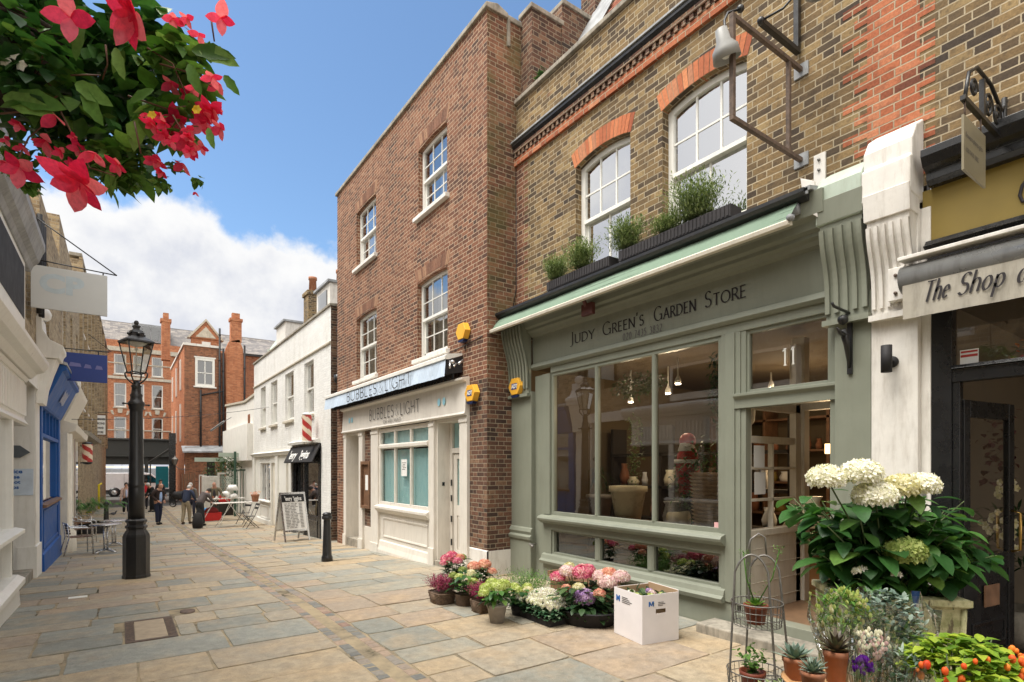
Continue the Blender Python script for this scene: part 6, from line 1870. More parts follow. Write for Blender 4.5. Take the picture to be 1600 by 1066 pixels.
for r_ in range(16):
  for c_ in range(84):
    x = -14 + c_ * .4 + (.2 if r_ % 2 else 0)
    y0, z0 = .4 + r_ * .16, 14.3 + r_ * .15
    m.add([(x, y0, z0), (x + .39, y0, z0), (x + .39, y0 + .18, z0 + .17), (x, y0 + .18, z0 + .17)], [(0, 1, 2, 3)])
m.box(-14, 20, 2.95, 3.0, 14, 16.75)
m.build('roof', M['slate'], hf)
m = MB(*FF); m.box(.9, 4.0, .5, 2.4, 14.6, 16.3); d = m.build('dormer', M['lead'], hf)
m = MB(*FF)
for k in range(4): m.box(1.05 + k * .72, 1.65 + k * .72, .46, .5, 14.8, 16.1)
m.build('dormer_panes', M['glass_dark'], d)
m = MB(*FF)
m.box(-14, 22, -.5, .3, 3.6, 5.0); m.prof([(-.5, 5.0), (-.7, 5.02), (-.7, 5.14), (0, 5.2), (0, 5.0)], -14, 22)
m.box(-14, 22, -.6, .2, 3.45, 3.6); m.box(-14, 22, -.2, .2, 2.7, 3.45)
for x in (-2.5, 1.9, 6.0): m.box(x, x + .3, -.3, .2, 0, 3.5)
m.box(-14, 22, -.2, .2, 0, .6)
m.build('shop_front', M['darkcanvas'], hf)
m = MB(*FF); m.quad((-14, .1, .6), (20, .1, .6), (20, .1, 2.7), (-14, .1, 2.7)); m.build('shop_pane', M['glass_thin'], hf)
m = MB(*FF)
r = random.Random(9)
for k in range(30):
  x = -4 + k * .4; h = r.uniform(.4, 1.4); m.box(x, x + r.uniform(.15, .35), .8, 1.0, .7, .7 + h)
m.build('window_goods', island('warm_goods', [(0, (.5, .2, .06)), (.5, (.7, .45, .2)), (1, (.8, .7, .6))], .6), hf)
m = MB(*FF); m.box(-3.5, 6, .5, .55, 2.45, 2.5); m.build('window_strip_lamp', M['warm'], hf)
# red brick block on the right of the junction
hm = thing('red_corner_block', (5.5, 48, -.6), 'red brick block with a big white sash window beyond the white wing', 'house')
FM = ((0, 44, 0), 0)
m = MB(*FM)
m.wall(3.58, 5.75, 3.2, 10.2, [(4.22, 5.42, 7.45, 9.42)], depth=.12)
m.wall(3.58, 7.3, -.8, 3.2, [(4.9, 5.4, -.6, 2.3)], depth=.3, y=-.3)
m.box(3.58, 7.3, -.3, .0, 3.19, 3.2)
m.box(5.75, 6.15, .5, .6, 2, 10.0)
m.build('wall', M['brick_mid'], hm)
m = MB((3.58, 56, 0), RIGHT)      # long left flank
m.wall(0, 12, -.8, 10.2, [(1.6, 2.2, 7.3, 9.3), (5.4, 6.0, 7.3, 9.5), (1.6, 2.1, 3.7, 6.1), (5.2, 5.7, 3.7, 6.2), (9.0, 9.6, 3.7, 6.4), (9.0, 9.6, 7.4, 9.6)], depth=.1)
m.build('side_wall', M['brick_far'], hm)
for a, b, z0, z1 in ((1.6, 2.2, 7.3, 9.3), (5.4, 6.0, 7.3, 9.5), (1.6, 2.1, 3.7, 6.1), (5.2, 5.7, 3.7, 6.2), (9.0, 9.6, 3.7, 6.4), (9.0, 9.6, 7.4, 9.6)):
  m = MB((3.58, 56, 0), RIGHT); m.box(a, b, -.06, .1, z0, z1); m.build('side_window', M['white'], hm)
m = MB(*FM); m.box(4.15, 5.49, -.06, .12, 9.42, 9.5)
m.box(4.22, 4.37, -.04, .1, 7.45, 9.42); m.box(5.27, 5.42, -.04, .1, 7.45, 9.42); m.box(4.37, 5.27, -.039, .1, 9.24, 9.42); m.box(4.37, 5.27, -.039, .1, 7.45, 7.62); m.box(4.79, 4.85, .0, .08, 7.6, 9.3); m.box(4.37, 5.27, -.0, .081, 8.36, 8.42); m.box(4.12, 5.52, -.1, .1, 7.36, 7.45)
o = m.build('window', M['white'], hm)
m = MB(*FM); m.quad((4.3, .07, 7.5), (5.35, .07, 7.5), (5.35, .07, 9.4), (4.3, .07, 9.4)); m.build('pane', M['glass_dark'], o)
m = MB(*FM); m.box(4.2, 5.5, .3, .32, 7.3, 9.5); m.build('back', M['dark_in'], o)
m = MB(*FM); m.box(3.5, 5.9, -.08, .3, 10.2, 10.36); m.box(3.5, 3.7, .3, 12, 10.2, 10.36); m.build('coping', M['white_old'], hm)
m = MB(*FM)
m.box(6.15, 7.25, 0, .6, 2.8, 10.3); m.poly([(6.15, 10.3), (7.25, 10.3), (7.0, 11.0), (6.35, 10.8)], 0, .6); m.box(6.45, 7.15, .0, .6, 10.8, 12.3); m.box(6.38, 7.22, -.05, .65, 12.3, 12.5); m.box(6.55, 7.05, .1, .5, 12.5, 12.9)
m.build('chimney', M['brick_far'], hm)
m = MB(*FM)
m.box(2.5, 3.05, 4.5, 5.2, 9.8, 12.6); m.box(2.42, 3.12, 4.45, 5.25, 12.6, 12.85); m.box(2.6, 2.95, 4.6, 5.1, 12.85, 13.3)
m.build('chimney', M['brick_far'], hm)
m = MB(*FM); m.box(4.1, 5.9, 1.2, 1.6, 9.9, 11.1); m.poly([(3.9, 11.0), (6.1, 11.0), (5.0, 12.3)], 1.1, 1.7); m.build('gable', M['brick_far'], hm)
m = MB(*FM); m.poly([(4.35, 11.08), (5.65, 11.08), (5.0, 11.85)], 1.05, 1.1); m.poly([(3.85, 11.0), (3.98, 10.96), (5.0, 12.25), (6.02, 10.96), (6.15, 11.0), (5.0, 12.42)], 1.0, 1.7)
m.build('gable_trim', M['stone_pale'], hm)
m = MB(*FM); m.box(4.75, 5.3, 1.15, 1.2, 10.3, 10.8); m.build('gable_window', M['white'], hm)
m = MB(*FM)
for x, z0, z1 in ((5.72, -.3, 11.6), (5.95, 2.6, 10.2), (7.32, 2.9, 10.6), (4.55, 3.2, 7.2)): pipe_stack(m, x, -.12, z0, z1, .065)
m.tube([(5.95, -.12, 7.2), (5.2, -.12, 7.0), (4.55, -.12, 6.8)], .06, 6)
m.tube([(6.2, -.4, 3.0), (6.2, -.4, 2.3), (6.6, -.4, 2.0), (6.6, -.4, .0)], .07, 6); m.tube([(5.9, -.42, 3.0), (5.9, -.42, 0)], .07, 6)
m.build('downpipes', M['blackmatt'], hm)
m = MB(*FM); m.box(5.5, 5.7, .4, .5, 3.9, 6.7); m.build('stair_window', M['white'], hm)
m = MB(*FM)
m.add([(3.4, -.9, 2.9), (7.3, -.9, 3.0), (7.3, .0, 3.4), (3.4, .0, 3.3), (3.4, -.9, 2.8), (7.3, -.9, 2.9)], [(0, 1, 2, 3), (4, 5, 1, 0)])
m.build('lean_to_roof', M['lead'], hm)
m = MB(*FM); m.box(4.9, 5.4, -.1, -.02, -.6, 2.3); m.build('door', M['dark_in'], hm)
m = MB(*FM); m.box(5.95, 6.5, -.34, -.305, .0, 2.1); m.build('blocked_niche', M['brick_orange'], hm)
hr = thing('orange_brick_house', (12, 51, -.6), 'orange brick house with a slate roof and glass skylight behind the white wing', 'house')
m = MB(*FM); m.wall(7.25, 16, -.6, 10.5, y=2.5, thick=5); m.build('wall', M['brick_orange'], hr)
m = MB(*FM)
for r_ in range(12):
  for c_ in range(34):
    x = 7.1 + c_ * .3 + (.15 if r_ % 2 else 0)
    y0, z0 = 2.1 + r_ * .25, 10.5 + r_ * .13
    m.add([(x, y0, z0), (x + .29, y0, z0), (x + .29, y0 + .28, z0 + .15), (x, y0 + .28, z0 + .15)], [(0, 1, 2, 3)])
m.build('roof', M['slate'], hr)
m = MB(*FM); m.box(7.2, 16, 2.3, 2.5, 10.35, 10.5); m.build('gutter', M['black_iron'], hr)
m = MB(*FM); m.add([(9.6, 3.0, 11.1), (13.0, 3.0, 11.1), (12.2, 4.2, 12.2), (10.4, 4.2, 12.2)], [(0, 1, 2, 3)]); m.box(9.5, 13.1, 2.8, 3.1, 10.8, 11.1); m.build('skylight', M['sage_pale'], hr)
m = MB(*FM); m.box(12.4, 13.3, 2.4, 2.5, 8.4, 9.6); m.build('window_frame', M['white'], hr)
# corner post, canopy and turquoise hoarding at the junction
t = thing('corner_canopy', (2.6, 47, -.6), 'black corner post and sloping dark canopy at the end of the red block', 'canopy')
m = MB(); m.box(2.75, 3.15, 45, 45.3, -.6, 4.2); m.build('post', M['black'], t)
m = MB(); m.add([(1.6, 46, 2.2), (2.9, 45.5, 3.2), (2.9, 48, 3.2), (1.6, 48, 2.2), (1.6, 46, 2.05), (2.9, 45.5, 3.05)], [(0, 1, 2, 3), (4, 5, 1, 0)]); m.tube([(1.7, 46, 2.1), (1.7, 46, -.6)], .05, 6)
m.build('canopy', M['darkcanvas'], t)
m = MB((2.9, 49, -.6), 0); m.box(-.75, .05, 0, .05, .9, 2.5)
centred(m, 'turquoise_board', M['teal'], 'bright turquoise board beside the black corner post', 'board')
# wall lantern bracket on the red block
m = MB(); m.tube([(3.55, 43.6, 1.7), (3.2, 43.6, 1.72), (3.0, 43.6, 2.0)], .03, 6); m.lathe((3.0, 43.6, 2.0), [(.10, 0), (.2, .35), (.22, .37), (.08, .5), (.02, .6)], 6, smooth=False)
centred(m, 'wall_lantern', M['zinc'], 'small lantern on a curved bracket at the corner of the red block', 'lantern')
# low railings
for k in range(2):
  t = thing('board_fence', (3.4 + k * 1.0, 42.5, -.6), 'short row of mixed upright boards left of the red block door' if k == 0 else 'white framed board leaning beside the red block door', 'fence')
  m = MB((3.3 + k * 1.0, 42.5, -.6), 0)
  if k == 0:
    for j in range(6): m.box(j * .14, j * .14 + .08, 0, .04, .1, 2.0)
  else:
    m.box(0, .06, 0, .04, 0, 1.9); m.box(.4, .46, 0, .04, 0, 1.9); m.box(0, .46, 0, .041, 1.85, 1.93)
  m.build('boards', M['wood'] if k == 0 else M['white_old'], t)
# ---- the white van -------------------------------------------------
t = thing('white_van', (1.6, 57.5, -.6), 'white panel van passing on the road at the end of the street', 'van')
VF = ((-1.35, 56.6, -.6), 0)
m = MB(*VF)
side = [(0, .42), (0, 1.0), (.05, 1.85), (.35, 1.97), (3.1, 1.97), (3.5, 1.92), (4.2, 1.32), (4.95, 1.12), (5.15, .9), (5.18, .42)]
m.poly(side, .03, 1.87)
o = m.build('body', M['car_white'], t, .05)
m = MB(*VF)
m.poly([(3.05, 1.15), (3.05, 1.75), (3.42, 1.75), (4.02, 1.28), (4.05, 1.15)], .015, .04)
m.add([(3.52, .1, 1.90), (4.20, .1, 1.335), (4.20, 1.8, 1.335), (3.52, 1.8, 1.90)], [(0, 1, 2, 3)])
m.build('window', M['glass_dark'], t)
m = MB(*VF); m.poly([(3.0, 1.1), (3.0, 1.8), (3.45, 1.8), (4.1, 1.25), (4.1, 1.1)], .022, .035); m.build('window_back', M['black'], t)
m = MB(*VF); m.box(-.03, 5.2, .0, .025, .42, .56); m.box(2.98, 2.995, .02, .029, .5, 1.9); m.box(1.6, 1.615, .02, .029, .5, 1.9); m.box(1.65, 2.9, .015, .028, 1.18, 1.2); m.build('trim', M['blackmatt'], t)
for x in (.95, 4.2):
  m = MB(*VF); m.tube([(x, .05, .33), (x, -.01, .33)], .33, 24); w_ = m.build('wheel', M['rubber'], t)
  m = MB(*VF); m.tube([(x, -.005, .33), (x, -.02, .33)], [.21, .18], 16); m.build('rim', M['steel'], w_)
  m = MB(*VF); m.tube([(x, .035, .36), (x, .025, .36)], .41, 24); m.build('wheel_arch', M['black'], t)
m = MB(*VF); m.box(4.8, 5.12, .02, .06, .85, 1.0); m.build('headlight', M['steel'], t)
m = MB(*VF); m.box(-.02, .02, .1, .3, 1.1, 1.5); m.build('tail_light', M['redp'], t)
m = MB(*VF); m.box(3.85, 4.0, -.2, -.02, 1.15, 1.38); m.build('wing_mirror', M['black'], t)
# ================================================================ plants
def leaf(mb, p, d, L, W, bend=.3, fold=.25, up=None, wav=0.0, segs=3, serr=0.0):
  """one leaf: p base, d direction, curved downward by `bend`, folded along the midrib"""
  d = Vector(d).normalized()
  up = Vector(up) if up is not None else Vector((0, 0, 1))
  s = d.cross(up)
  if s.length < .05: s = d.cross(Vector((1, 0, 0)))
  s.normalize()
  n = s.cross(d).normalized()
  C, A, B = [], [], []
  for i in range(segs + 1):
    t = i / segs
    c = Vector(p) + d * (L * t) - n * (bend * L * t * t)
    w_ = W * .5 * math.sin(math.pi * (t * .86 + .10)) if 0 < i < segs else (W * .08 if i == 0 else 0)
    if serr and 0 < i < segs: w_ *= 1 + serr * (1 if i % 2 else -1)
    C.append(c); A.append(c + s * w_ + n * (fold * w_)); B.append(c - s * w_ + n * (fold * w_))
  V = C[:]
  F = []
  n_ = segs + 1
  V += A[:segs] + B[:segs]
  for i in range(segs - 1):
    F.append((i, n_ + i, n_ + i + 1, i + 1)); F.append((i + 1, n_ + segs + i + 1, n_ + segs + i, i))
  i = segs - 1
  F.append((i, n_ + i, i + 1)); F.append((i + 1, n_ + segs + i, i))
  mb.add(V, F, True)
def rdir(r, zmin=-1.0, zmax=1.0):
  z = r.uniform(zmin, zmax); a = r.uniform(0, 2 * math.pi); q = math.sqrt(1 - z * z)
  return Vector((q * math.cos(a), q * math.sin(a), z))
def floret_head(mb, c, R_, r, n=90, ps=.018, squash=.75, zmin=-.35):
  """mop head of many four-petalled florets"""
  for i in range(n):
    z = 1 - (i + .5) / n * (1 - zmin)
    a = i * 2.39996
    q = math.sqrt(max(0, 1 - z * z))
    d = Vector((q * math.cos(a), q * math.sin(a), z))
    rr = R_ * r.uniform(.88, 1.06)
    p = Vector(c) + Vector((d.x * rr, d.y * rr, d.z * rr * squash))
    t = (d + rdir(r) * .25).normalized()
    u = t.cross(Vector((0, 0, 1)))
    if u.length < .1: u = t.cross(Vector((1, 0, 0)))
    u.normalize(); v = t.cross(u)
    a0 = r.uniform(0, 1.57)
    s = ps * r.uniform(.8, 1.2)
    V = [p - t * s * .3]
    F = []
    for k in range(4):
      b = a0 + k * math.pi / 2
      e = u * math.cos(b) + v * math.sin(b)
      f = u * math.cos(b + .6) + v * math.sin(b + .6)
      g = u * math.cos(b - .6) + v * math.sin(b - .6)
      j = len(V)
      V += [p + g * s * .8, p + e * s * 1.25 + t * s * .15, p + f * s * .8]
      F.append((0, j, j + 1, j + 2))
    mb.add(V, F)
def join(o, mb, name, mat):
  q = mb.build(name, mat)
  q.data.transform(Matrix.Translation(-o.location))
  q.parent = o
  return q
def hydrangea(c, base_r, h, heads, label, name='hydrangea', leafn=95, leafL=.11, seed=1, group='hydrangeas by the shop window', pot=None, leafmat='leaf_dark'):
  """c = base point; heads = [(dx, dy, dz, radius, colour)]"""
  r = random.Random(seed)
  m = MB()
  C = Vector(c)
  for hd_ in heads:
    p = C + Vector(hd_[:3])
    m.tube([C + Vector((hd_[0] * .2, hd_[1] * .2, pot[2] if pot else 0)), C + Vector((hd_[0] * .6, hd_[1] * .6, hd_[2] * .5)), p], .006, 5)
  o = centred(m, name, G['stem'], label, 'plant', group, base=c)
  m = MB()
  for i in range(leafn):
    d = rdir(r, -.15, .8)
    rr = base_r * r.uniform(.15, .75)
    z0 = (pot[2] if pot else 0) + h * r.uniform(.15, .8)
    p = C + Vector((d.x * rr, d.y * rr, z0))
    leaf(m, p, (d.x, d.y, r.uniform(-.2, .5)), leafL * r.uniform(.7, 1.2), leafL * .62 * r.uniform(.8, 1.1), r.uniform(.1, .5), .2, segs=4)
  join(o, m, 'leaves', G[leafmat])
  bycol = {}
  for hd_ in heads: bycol.setdefault(hd_[4], []).append(hd_)
  for hd_ in heads:
    mm = MB(); hd_ = (*hd_[:3], hd_[3] * 1.22, hd_[4])
    floret_head(mm, C + Vector(hd_[:3]), hd_[3], r, int(110 * (hd_[3] / .07) ** 1.3), hd_[3] * .20, .8)
    join(o, mm, 'flower_head', G[hd_[4]])
  if pot:
    kind, pr, ph = pot
    m = MB()
    if kind == 'basket':
      nz = 9
      for k in range(nz):
        z = ph * k / nz; q = pr * (.82 + .22 * k / nz)
        n = 40
        pts = [(C.x + (q + .006 * (1 if (j + k) % 2 else -1)) * math.cos(2 * math.pi * j / n), C.y + (q + .006 * (1 if (j + k) % 2 else -1)) * math.sin(2 * math.pi * j / n), C.z + z + ph / nz / 2) for j in range(n + 1)]
        m.tube(pts, ph / nz * .55, 5, False)
      m.lathe(C, [(pr * .8, .0), (pr * .98, ph * .92)], 20)
      join(o, m, 'basket', M['wicker'])
    elif kind == 'pot':
      m.lathe(C, [(pr * .68, 0), (pr * .95, ph * .85), (pr * 1.05, ph * .86), (pr * 1.05, ph), (pr * .9, ph), (pr * .9, ph * .9)], 24); join(o, m, 'pot', M['greypot'])
    else:
      m.lathe(C, [(pr * .8, 0), (pr, ph), (pr * .9, ph)], 20); join(o, m, 'pot', M['blackmatt'])
    m = MB(); m.lathe(C + Vector((0, 0, ph * .85)), [(.001, 0), (pr * .88, .002)], 16); join(o, m, 'soil', M['soil'])
  return o
def G0(px, py, z=None):
  """ground point seen at a photograph position (level part of the street)"""
  rr = ray(px, py)
  zz_ = 0.0
  for _ in range(40):
    t = (zz_ - EYE) / rr[2]
    zz_ = .5 * zz_ + .5 * gz(rr[1] * t)
  return Vector((rr[0] * t, rr[1] * t, zz_))
# ---- the group of pots on the flags --------------------------------
def small_basket_heather(px, py, label, w_=.17, seed=2, mat='heather'):
  c = G0(px, py) + Vector((.08, .1, 0))
  r = random.Random(seed)
  m = MB()
  nz = 8; ph = .15
  for k in range(nz):
    q = w_ * (.82 + .2 * k / nz)
    n = 44
    pts = []
    for j in range(n + 1):
      a = 2 * math.pi * j / n
      rx = q / max(abs(math.cos(a)), abs(math.sin(a))) ** .6
      wob = .005 * (1 if (j + k) % 2 else -1)
      pts.append((c.x + (rx + wob) * math.cos(a) * .8, c.y + (rx + wob) * math.sin(a) * 1.05, c.z + ph * k / nz + .01))
    m.tube(pts, ph / nz * .55, 5, False)
  m.lathe(c, [(w_ * .75, .0), (w_ * .9, ph * .92)], 16)
  o = centred(m, 'heather_basket', M['wicker'], label, 'flower basket', 'heather baskets', base=c)
  m = MB()
  for i in range(230):
    d = rdir(r, .15, 1)
    p0 = c + Vector((r.uniform(-1, 1) * w_ * .6, r.uniform(-1, 1) * w_ * .8, ph))
    p1 = p0 + Vector((d.x * .12, d.y * .15, .10 + d.z * .13))
    for k in range(26):
      t = k / 26
      q = p0.lerp(p1, .25 + .75 * t) + rdir(r) * .006
      dd = (rdir(r) + Vector((0, 0, .6)))
      leaf(m, q, dd, .018, .008, .1, .1, segs=2)
  join(o, m, 'flowers', G[mat])
  return o
small_basket_heather(688, 945, 'dark pink heather in a low wicker basket, at the far left of the pots', .18, 2)
small_basket_heather(750, 960, 'smaller dark pink heather in a dark round basket, behind the grey pot', .13, 5)
c = G0(704, 930)
hydrangea(c + Vector((.25, .35, 0)), .24, .36, [(-.10, .05, .44, .07, 'pink_f'), (.02, .10, .47, .075, 'pink_f'), (.10, .0, .45, .06, 'peach_f'), (.0, -.10, .42, .06, 'pink_f'), (.18, .08, .43, .06, 'green_f'), (-.18, -.02, .40, .05, 'pink_f')], 'pink hydrangea with dark leaves behind the left heather basket', seed=3, pot=('black', .12, .14))
c = G0(722, 950)
hydrangea(c + Vector((.12, .12, 0)), .22, .32, [(-.08, .02, .36, .055, 'lime_f'), (.05, -.12, .30, .065, 'lime_f'), (.11, .06, .37, .07, 'cream_f'), (-.13, .10, .38, .05, 'green_f'), (.06, .18, .42, .05, 'green_f')], 'lime green hydrangea in a wicker basket, second pot from the left', seed=4, pot=('basket', .13, .15), leafmat='leaf')
hydrangea(c + Vector((.42, .28, 0)), .2, .38, [(-.05, .03, .44, .075, 'peach_f'), (.08, -.03, .47, .075, 'peach_f'), (.12, .12, .42, .06, 'pink_f'), (.14, -.12, .38, .055, 'peach_f')], 'peach pink hydrangea standing behind the lime green one', seed=5, pot=('black', .12, .14))
c = G0(784, 975)
hydrangea(c + Vector((.0, .1, 0)), .26, .22, [(-.12, .05, .40, .06, 'lime_f'), (.0, -.04, .42, .075, 'lime_f'), (.12, .04, .41, .07, 'lime_f'), (.02, .14, .43, .06, 'lime_f'), (-.2, -.02, .36, .05, 'lime_f')], 'lime yellow hydrangea in a chalky grey pot at the front', seed=6, pot=('pot', .12, .22), leafmat='leaf', leafn=80)
hydrangea(c + Vector((.42, .22, 0)), .24, .24, [(-.05, .0, .30, .055, 'lime_f'), (.08, -.06, .29, .055, 'cream_f'), (.15, .05, .31, .05, 'lime_f'), (.0, .12, .32, .05, 'lime_f')], 'low pale lime hydrangea between the grey pot and the white cyclamen', seed=7, pot=('black', .12, .13), leafmat='leaf')
# feathery green herb bush
r = random.Random(12)
c = G0(830, 950) + Vector((.10, .22, 0))
m = MB()
for i in range(420):
  p = c + Vector((r.gauss(0, .13), r.gauss(0, .17), .05))
  d = Vector((r.gauss(0, .35), r.gauss(0, .35), 1)).normalized()
  L_ = r.uniform(.26, .42)
  for k in range(9):
    q = p + d * (L_ * (k + 2) / 10)
    leaf(m, q, d * .8 + rdir(r) * .8, .034, .009, .1, .1, segs=2)
o = centred(m, 'herb_bush', G['leaf_fresh'], 'feathery bright green herb bush behind the white cyclamen', 'plant', base=c)
m = MB(); m.lathe(c, [(.13, 0), (.17, .12), (.15, .12)], 18); join(o, m, 'pot', M['blackmatt'])
# tray of white cyclamen
c = G0(858, 966) + Vector((.03, .05, 0))
m = MB(); m.box(c.x - .27, c.x + .27, c.y - .36, c.y + .36, .0, .08)
o = centred(m, 'cyclamen_tray', M['blackmatt'], 'square black tray packed with white cyclamen over marbled leaves', 'flower tray')
m = MB()
for i in range(1500):
  a, b = r.uniform(-1, 1), r.uniform(-1, 1)
  e = max(abs(a), abs(b))
  rim_ = e > .8
  p = c + Vector((a * .30, b * .40, .20 - (.13 * r.random() if rim_ else r.uniform(0, .02))))
  d = Vector((a * e * 1.2, b * e * 1.2, .4)) + rdir(r) * .5
  if not rim_: p.z -= .04
  leaf(m, p, d, r.uniform(.035, .055), r.uniform(.035, .05), .3, .2, segs=3)
join(o, m, 'leaves', G['cyc_leaf'])
m = MB()
for i in range(1100):
  a, b = r.uniform(-1, 1), r.uniform(-1, 1)
  p = c + Vector((a * .28, b * .38, .25 + r.uniform(-.015, .03) - .07 * max(abs(a), abs(b)) ** 3))
  for k in range(4):
    d = Vector((math.cos(k * 1.57 + i), math.sin(k * 1.57 + i), 1.5 + r.uniform(-.3, .4)))
    leaf(m, p, d, r.uniform(.036, .05), .034, -.15, .2, segs=3)
join(o, m, 'flowers', G['cyclamen'])
# mixed hydrangeas in the long dark planter
c = G0(915, 985) + Vector((.28, .30, 0))
m = MB(); m.lathe(c, [(.29, 0), (.34, .15), (.36, .16), (.34, .17), (.31, .15)], 26, 1.0, 1.25)
pl = centred(m, 'oval_planter', M['blackmatt'], 'dark oval planter holding mixed pink and lilac hydrangeas', 'planter')
m = MB(); m.lathe(c + Vector((0, 0, .14)), [(.001, 0), (.32, .002)], 16, 1, 1.25); join(pl, m, 'soil', M['soil'])
heads = [(-.18, .30, .48, .075, 'pink_f'), (-.10, .22, .55, .08, 'palepink_f'), (.02, .32, .58, .06, 'cream_f'), (.0, .05, .55, .10, 'pink_f'), (-.13, -.02, .40, .06, 'cream_f'), (-.12, -.10, .30, .105, 'lilac_f'), (.12, -.12, .52, .08, 'palepink_f'), (.08, -.28, .48, .09, 'palepink_f'), (.18, -.2, .56, .075, 'peach_f'), (.22, -.36, .54, .08, 'palepink_f'), (-.02, -.25, .36, .06, 'peach_f'), (.15, .12, .56, .07, 'pink_f'), (-.2, .12, .38, .05, 'peach_f')]
hydrangea(c, .50, .52, heads, 'big mixed bush of pink, peach and lilac hydrangeas beside the white box', leafn=420, leafL=.12, seed=8)
# ---- white cardboard box --------------------------------------------
pa, pb, pc = G0(960, 988), G0(1008, 1008), G0(1066, 998)
pa = Vector((4.42, 4.34, 0)); pb = Vector((4.33, 3.86, 0))
bx = thing('flower_box', (4.62, 4.05, 0), 'white cardboard box with a blue letter and a hand hole, filled with flowers', 'box')
e1 = (pa - pb); l1 = e1.length; ang = math.degrees(math.atan2(-e1.x, e1.y)) 
BF = (tuple(pa), RIGHT + ang)       # x from the far corner to the near corner, y into the box
m = MB(*BF)
W_, D_, H_ = .49, .46, .50
D_ = .47
m.box(0, W_, 0, .006, 0, H_); m.box(0, W_, D_ - .006, D_, 0, H_ + .02); m.box(0, .006, .006, D_ - .006, 0, H_); m.box(W_ - .006, W_, .006, D_ - .006, 0, .30)
m.box(W_ - .006, W_, .006, .17, .30, .345); m.box(W_ - .006, W_, .30, D_ - .006, .30, .345); m.box(W_ - .006, W_, .006, D_ - .006, .345, H_)
m.box(.006, W_ - .006, .006, D_ - .006, .0, .006)
m.build('walls', M['card'], bx)
m = MB(*BF)
m.box(.007, W_ - .007, D_ - .012, D_ - .007, .01, H_ + .016); m.box(.007, .012, .007, D_ - .013, .01, H_ - .004); m.box(.02, W_ - .02, .02, D_ - .02, .28, .29)
m.box(W_ - .012, W_ - .007, .007, D_ - .013, .346, H_ - .002)
m.build('lining', M['cardin'], bx)
m = MB(*BF)
font_text(m, 'M', .04, H_ - .135, .085, -.0, 1.1, .003, .004)
m.build('printed_letter', M['inkblue'], bx)
m = MB(*BF)
for k in range(4): m.box(.145, .145 + (.10, .13, .17, .14)[k], -.003, -.001, H_ - .085 - k * .018, H_ - .078 - k * .018)
for k in range(3): m.box(W_ + .001, W_ + .003, .20, .20 + (.07, .09, .06)[k], H_ - .09 - k * .016, H_ - .084 - k * .016)
m.build('printed_lines', M['inkgrey'], bx)
m = MB(*BF); m.box(W_ + .001, W_ + .003, .08, .095, H_ - .12, H_ - .07); m.box(W_ + .001, W_ + .003, .13, .145, H_ - .12, H_ - .07)
m.quad((W_ + .002, .08, H_ - .07), (W_ + .002, .10, H_ - .07), (W_ + .002, .118, H_ - .115), (W_ + .002, .108, H_ - .115)); m.quad((W_ + .002, .145, H_ - .07), (W_ + .002, .125, H_ - .07), (W_ + .002, .108, H_ - .115), (W_ + .002, .118, H_ - .115))
m.build('printed_letter', M['inkblue'], bx)
C = bx.location + Vector((.02, .02, .30))
cc = MB(*BF); ctr = cc.o + cc.ux * (W_ / 2) + cc.uy * (D_ / 2)
m = MB()
for i in range(150):
  p = ctr + cc.ux * r.uniform(-.19, .19) + cc.uy * r.uniform(-.18, .18) + Vector((0, 0, r.uniform(.34, .46)))
  leaf(m, p, rdir(r, 0, 1), r.uniform(.05, .09), .05, .3, .2, segs=3)
lv = centred(m, 'boxed_flowers', G['leaf_dark'], 'green plants with small pale flowers packed inside the white box', 'plant')
for k, (a, b, cl) in enumerate(((-.12, -.1, 'white_f'), (.0, .08, 'palepink_f'), (.10, -.02, 'lime_f'), (-.1, .12, 'lilac_f'), (.12, .12, 'lime_f'), (.02, -.12, 'lime_f'))):
  m = MB(); floret_head(m, ctr + cc.ux * a + cc.uy * b + Vector((0, 0, .44)), .05, r, 60, .012); join(lv, m, 'flower_head', G[cl])
# ---- the big hydrangea in its stone trough ---------------------------
TCX, TCY = at(1383, 900, 4.05).x, at(1383, 900, 4.05).y
tr = thing('stone_trough', (TCX, TCY, 0), 'square lichen-streaked planter with a moulded rim holding the big white hydrangea', 'planter')
TF = ((TCX, TCY, 0), math.degrees(-YAW) - 10)
m = MB(*TF)
hw_, hd_2 = .36, .27
def ring(m, w0, d0, z0, w1, d1, z1, w):
  V = [(-w0, -d0, z0), (w0, -d0, z0), (w0, d0, z0), (-w0, d0, z0), (-w1, -d1, z1), (w1, -d1, z1), (w1, d1, z1), (-w1, d1, z1)]
  m.add(V, [(0, 1, 5, 4), (1, 2, 6, 5), (2, 3, 7, 6), (3, 0, 4, 7)])
ring(m, hw_ * .92, hd_2 * .92, .12, hw_, hd_2, .72, 0); ring(m, hw_, hd_2, .72, hw_ + .035, hd_2 + .035, .74, 0); ring(m, hw_ + .035, hd_2 + .035, .74, hw_ + .035, hd_2 + .035, .775, 0)
ring(m, hw_ + .035, hd_2 + .035, .775, hw_ - .02, hd_2 - .02, .785, 0); ring(m, hw_ - .02, hd_2 - .02, .785, hw_ - .02, hd_2 - .02, .70, 0)
ring(m, hw_ * .94, hd_2 * .94, 0, hw_ * .94, hd_2 * .94, .12, 0)
for sx in (-1, 1):
  for sy in (-1, 1):
    m.tube([(sx * hw_ * .93, sy * hd_2 * .93, .0), (sx * hw_, sy * hd_2, .72)], .018, 6)
m.tube([(0, -hd_2 * .94, .02), (0, -hd_2 - .0, .72)], .012, 6)
mt, t_ = newmat('lichened_stone')
oc = t_.n('TexCoord').outputs['Object']
a_ = t_.noise(oc, 7, 6, .65)
mp_ = t_.n('Mapping', {0: oc}); mp_.inputs['Scale'].default_value = (14, 14, 3)
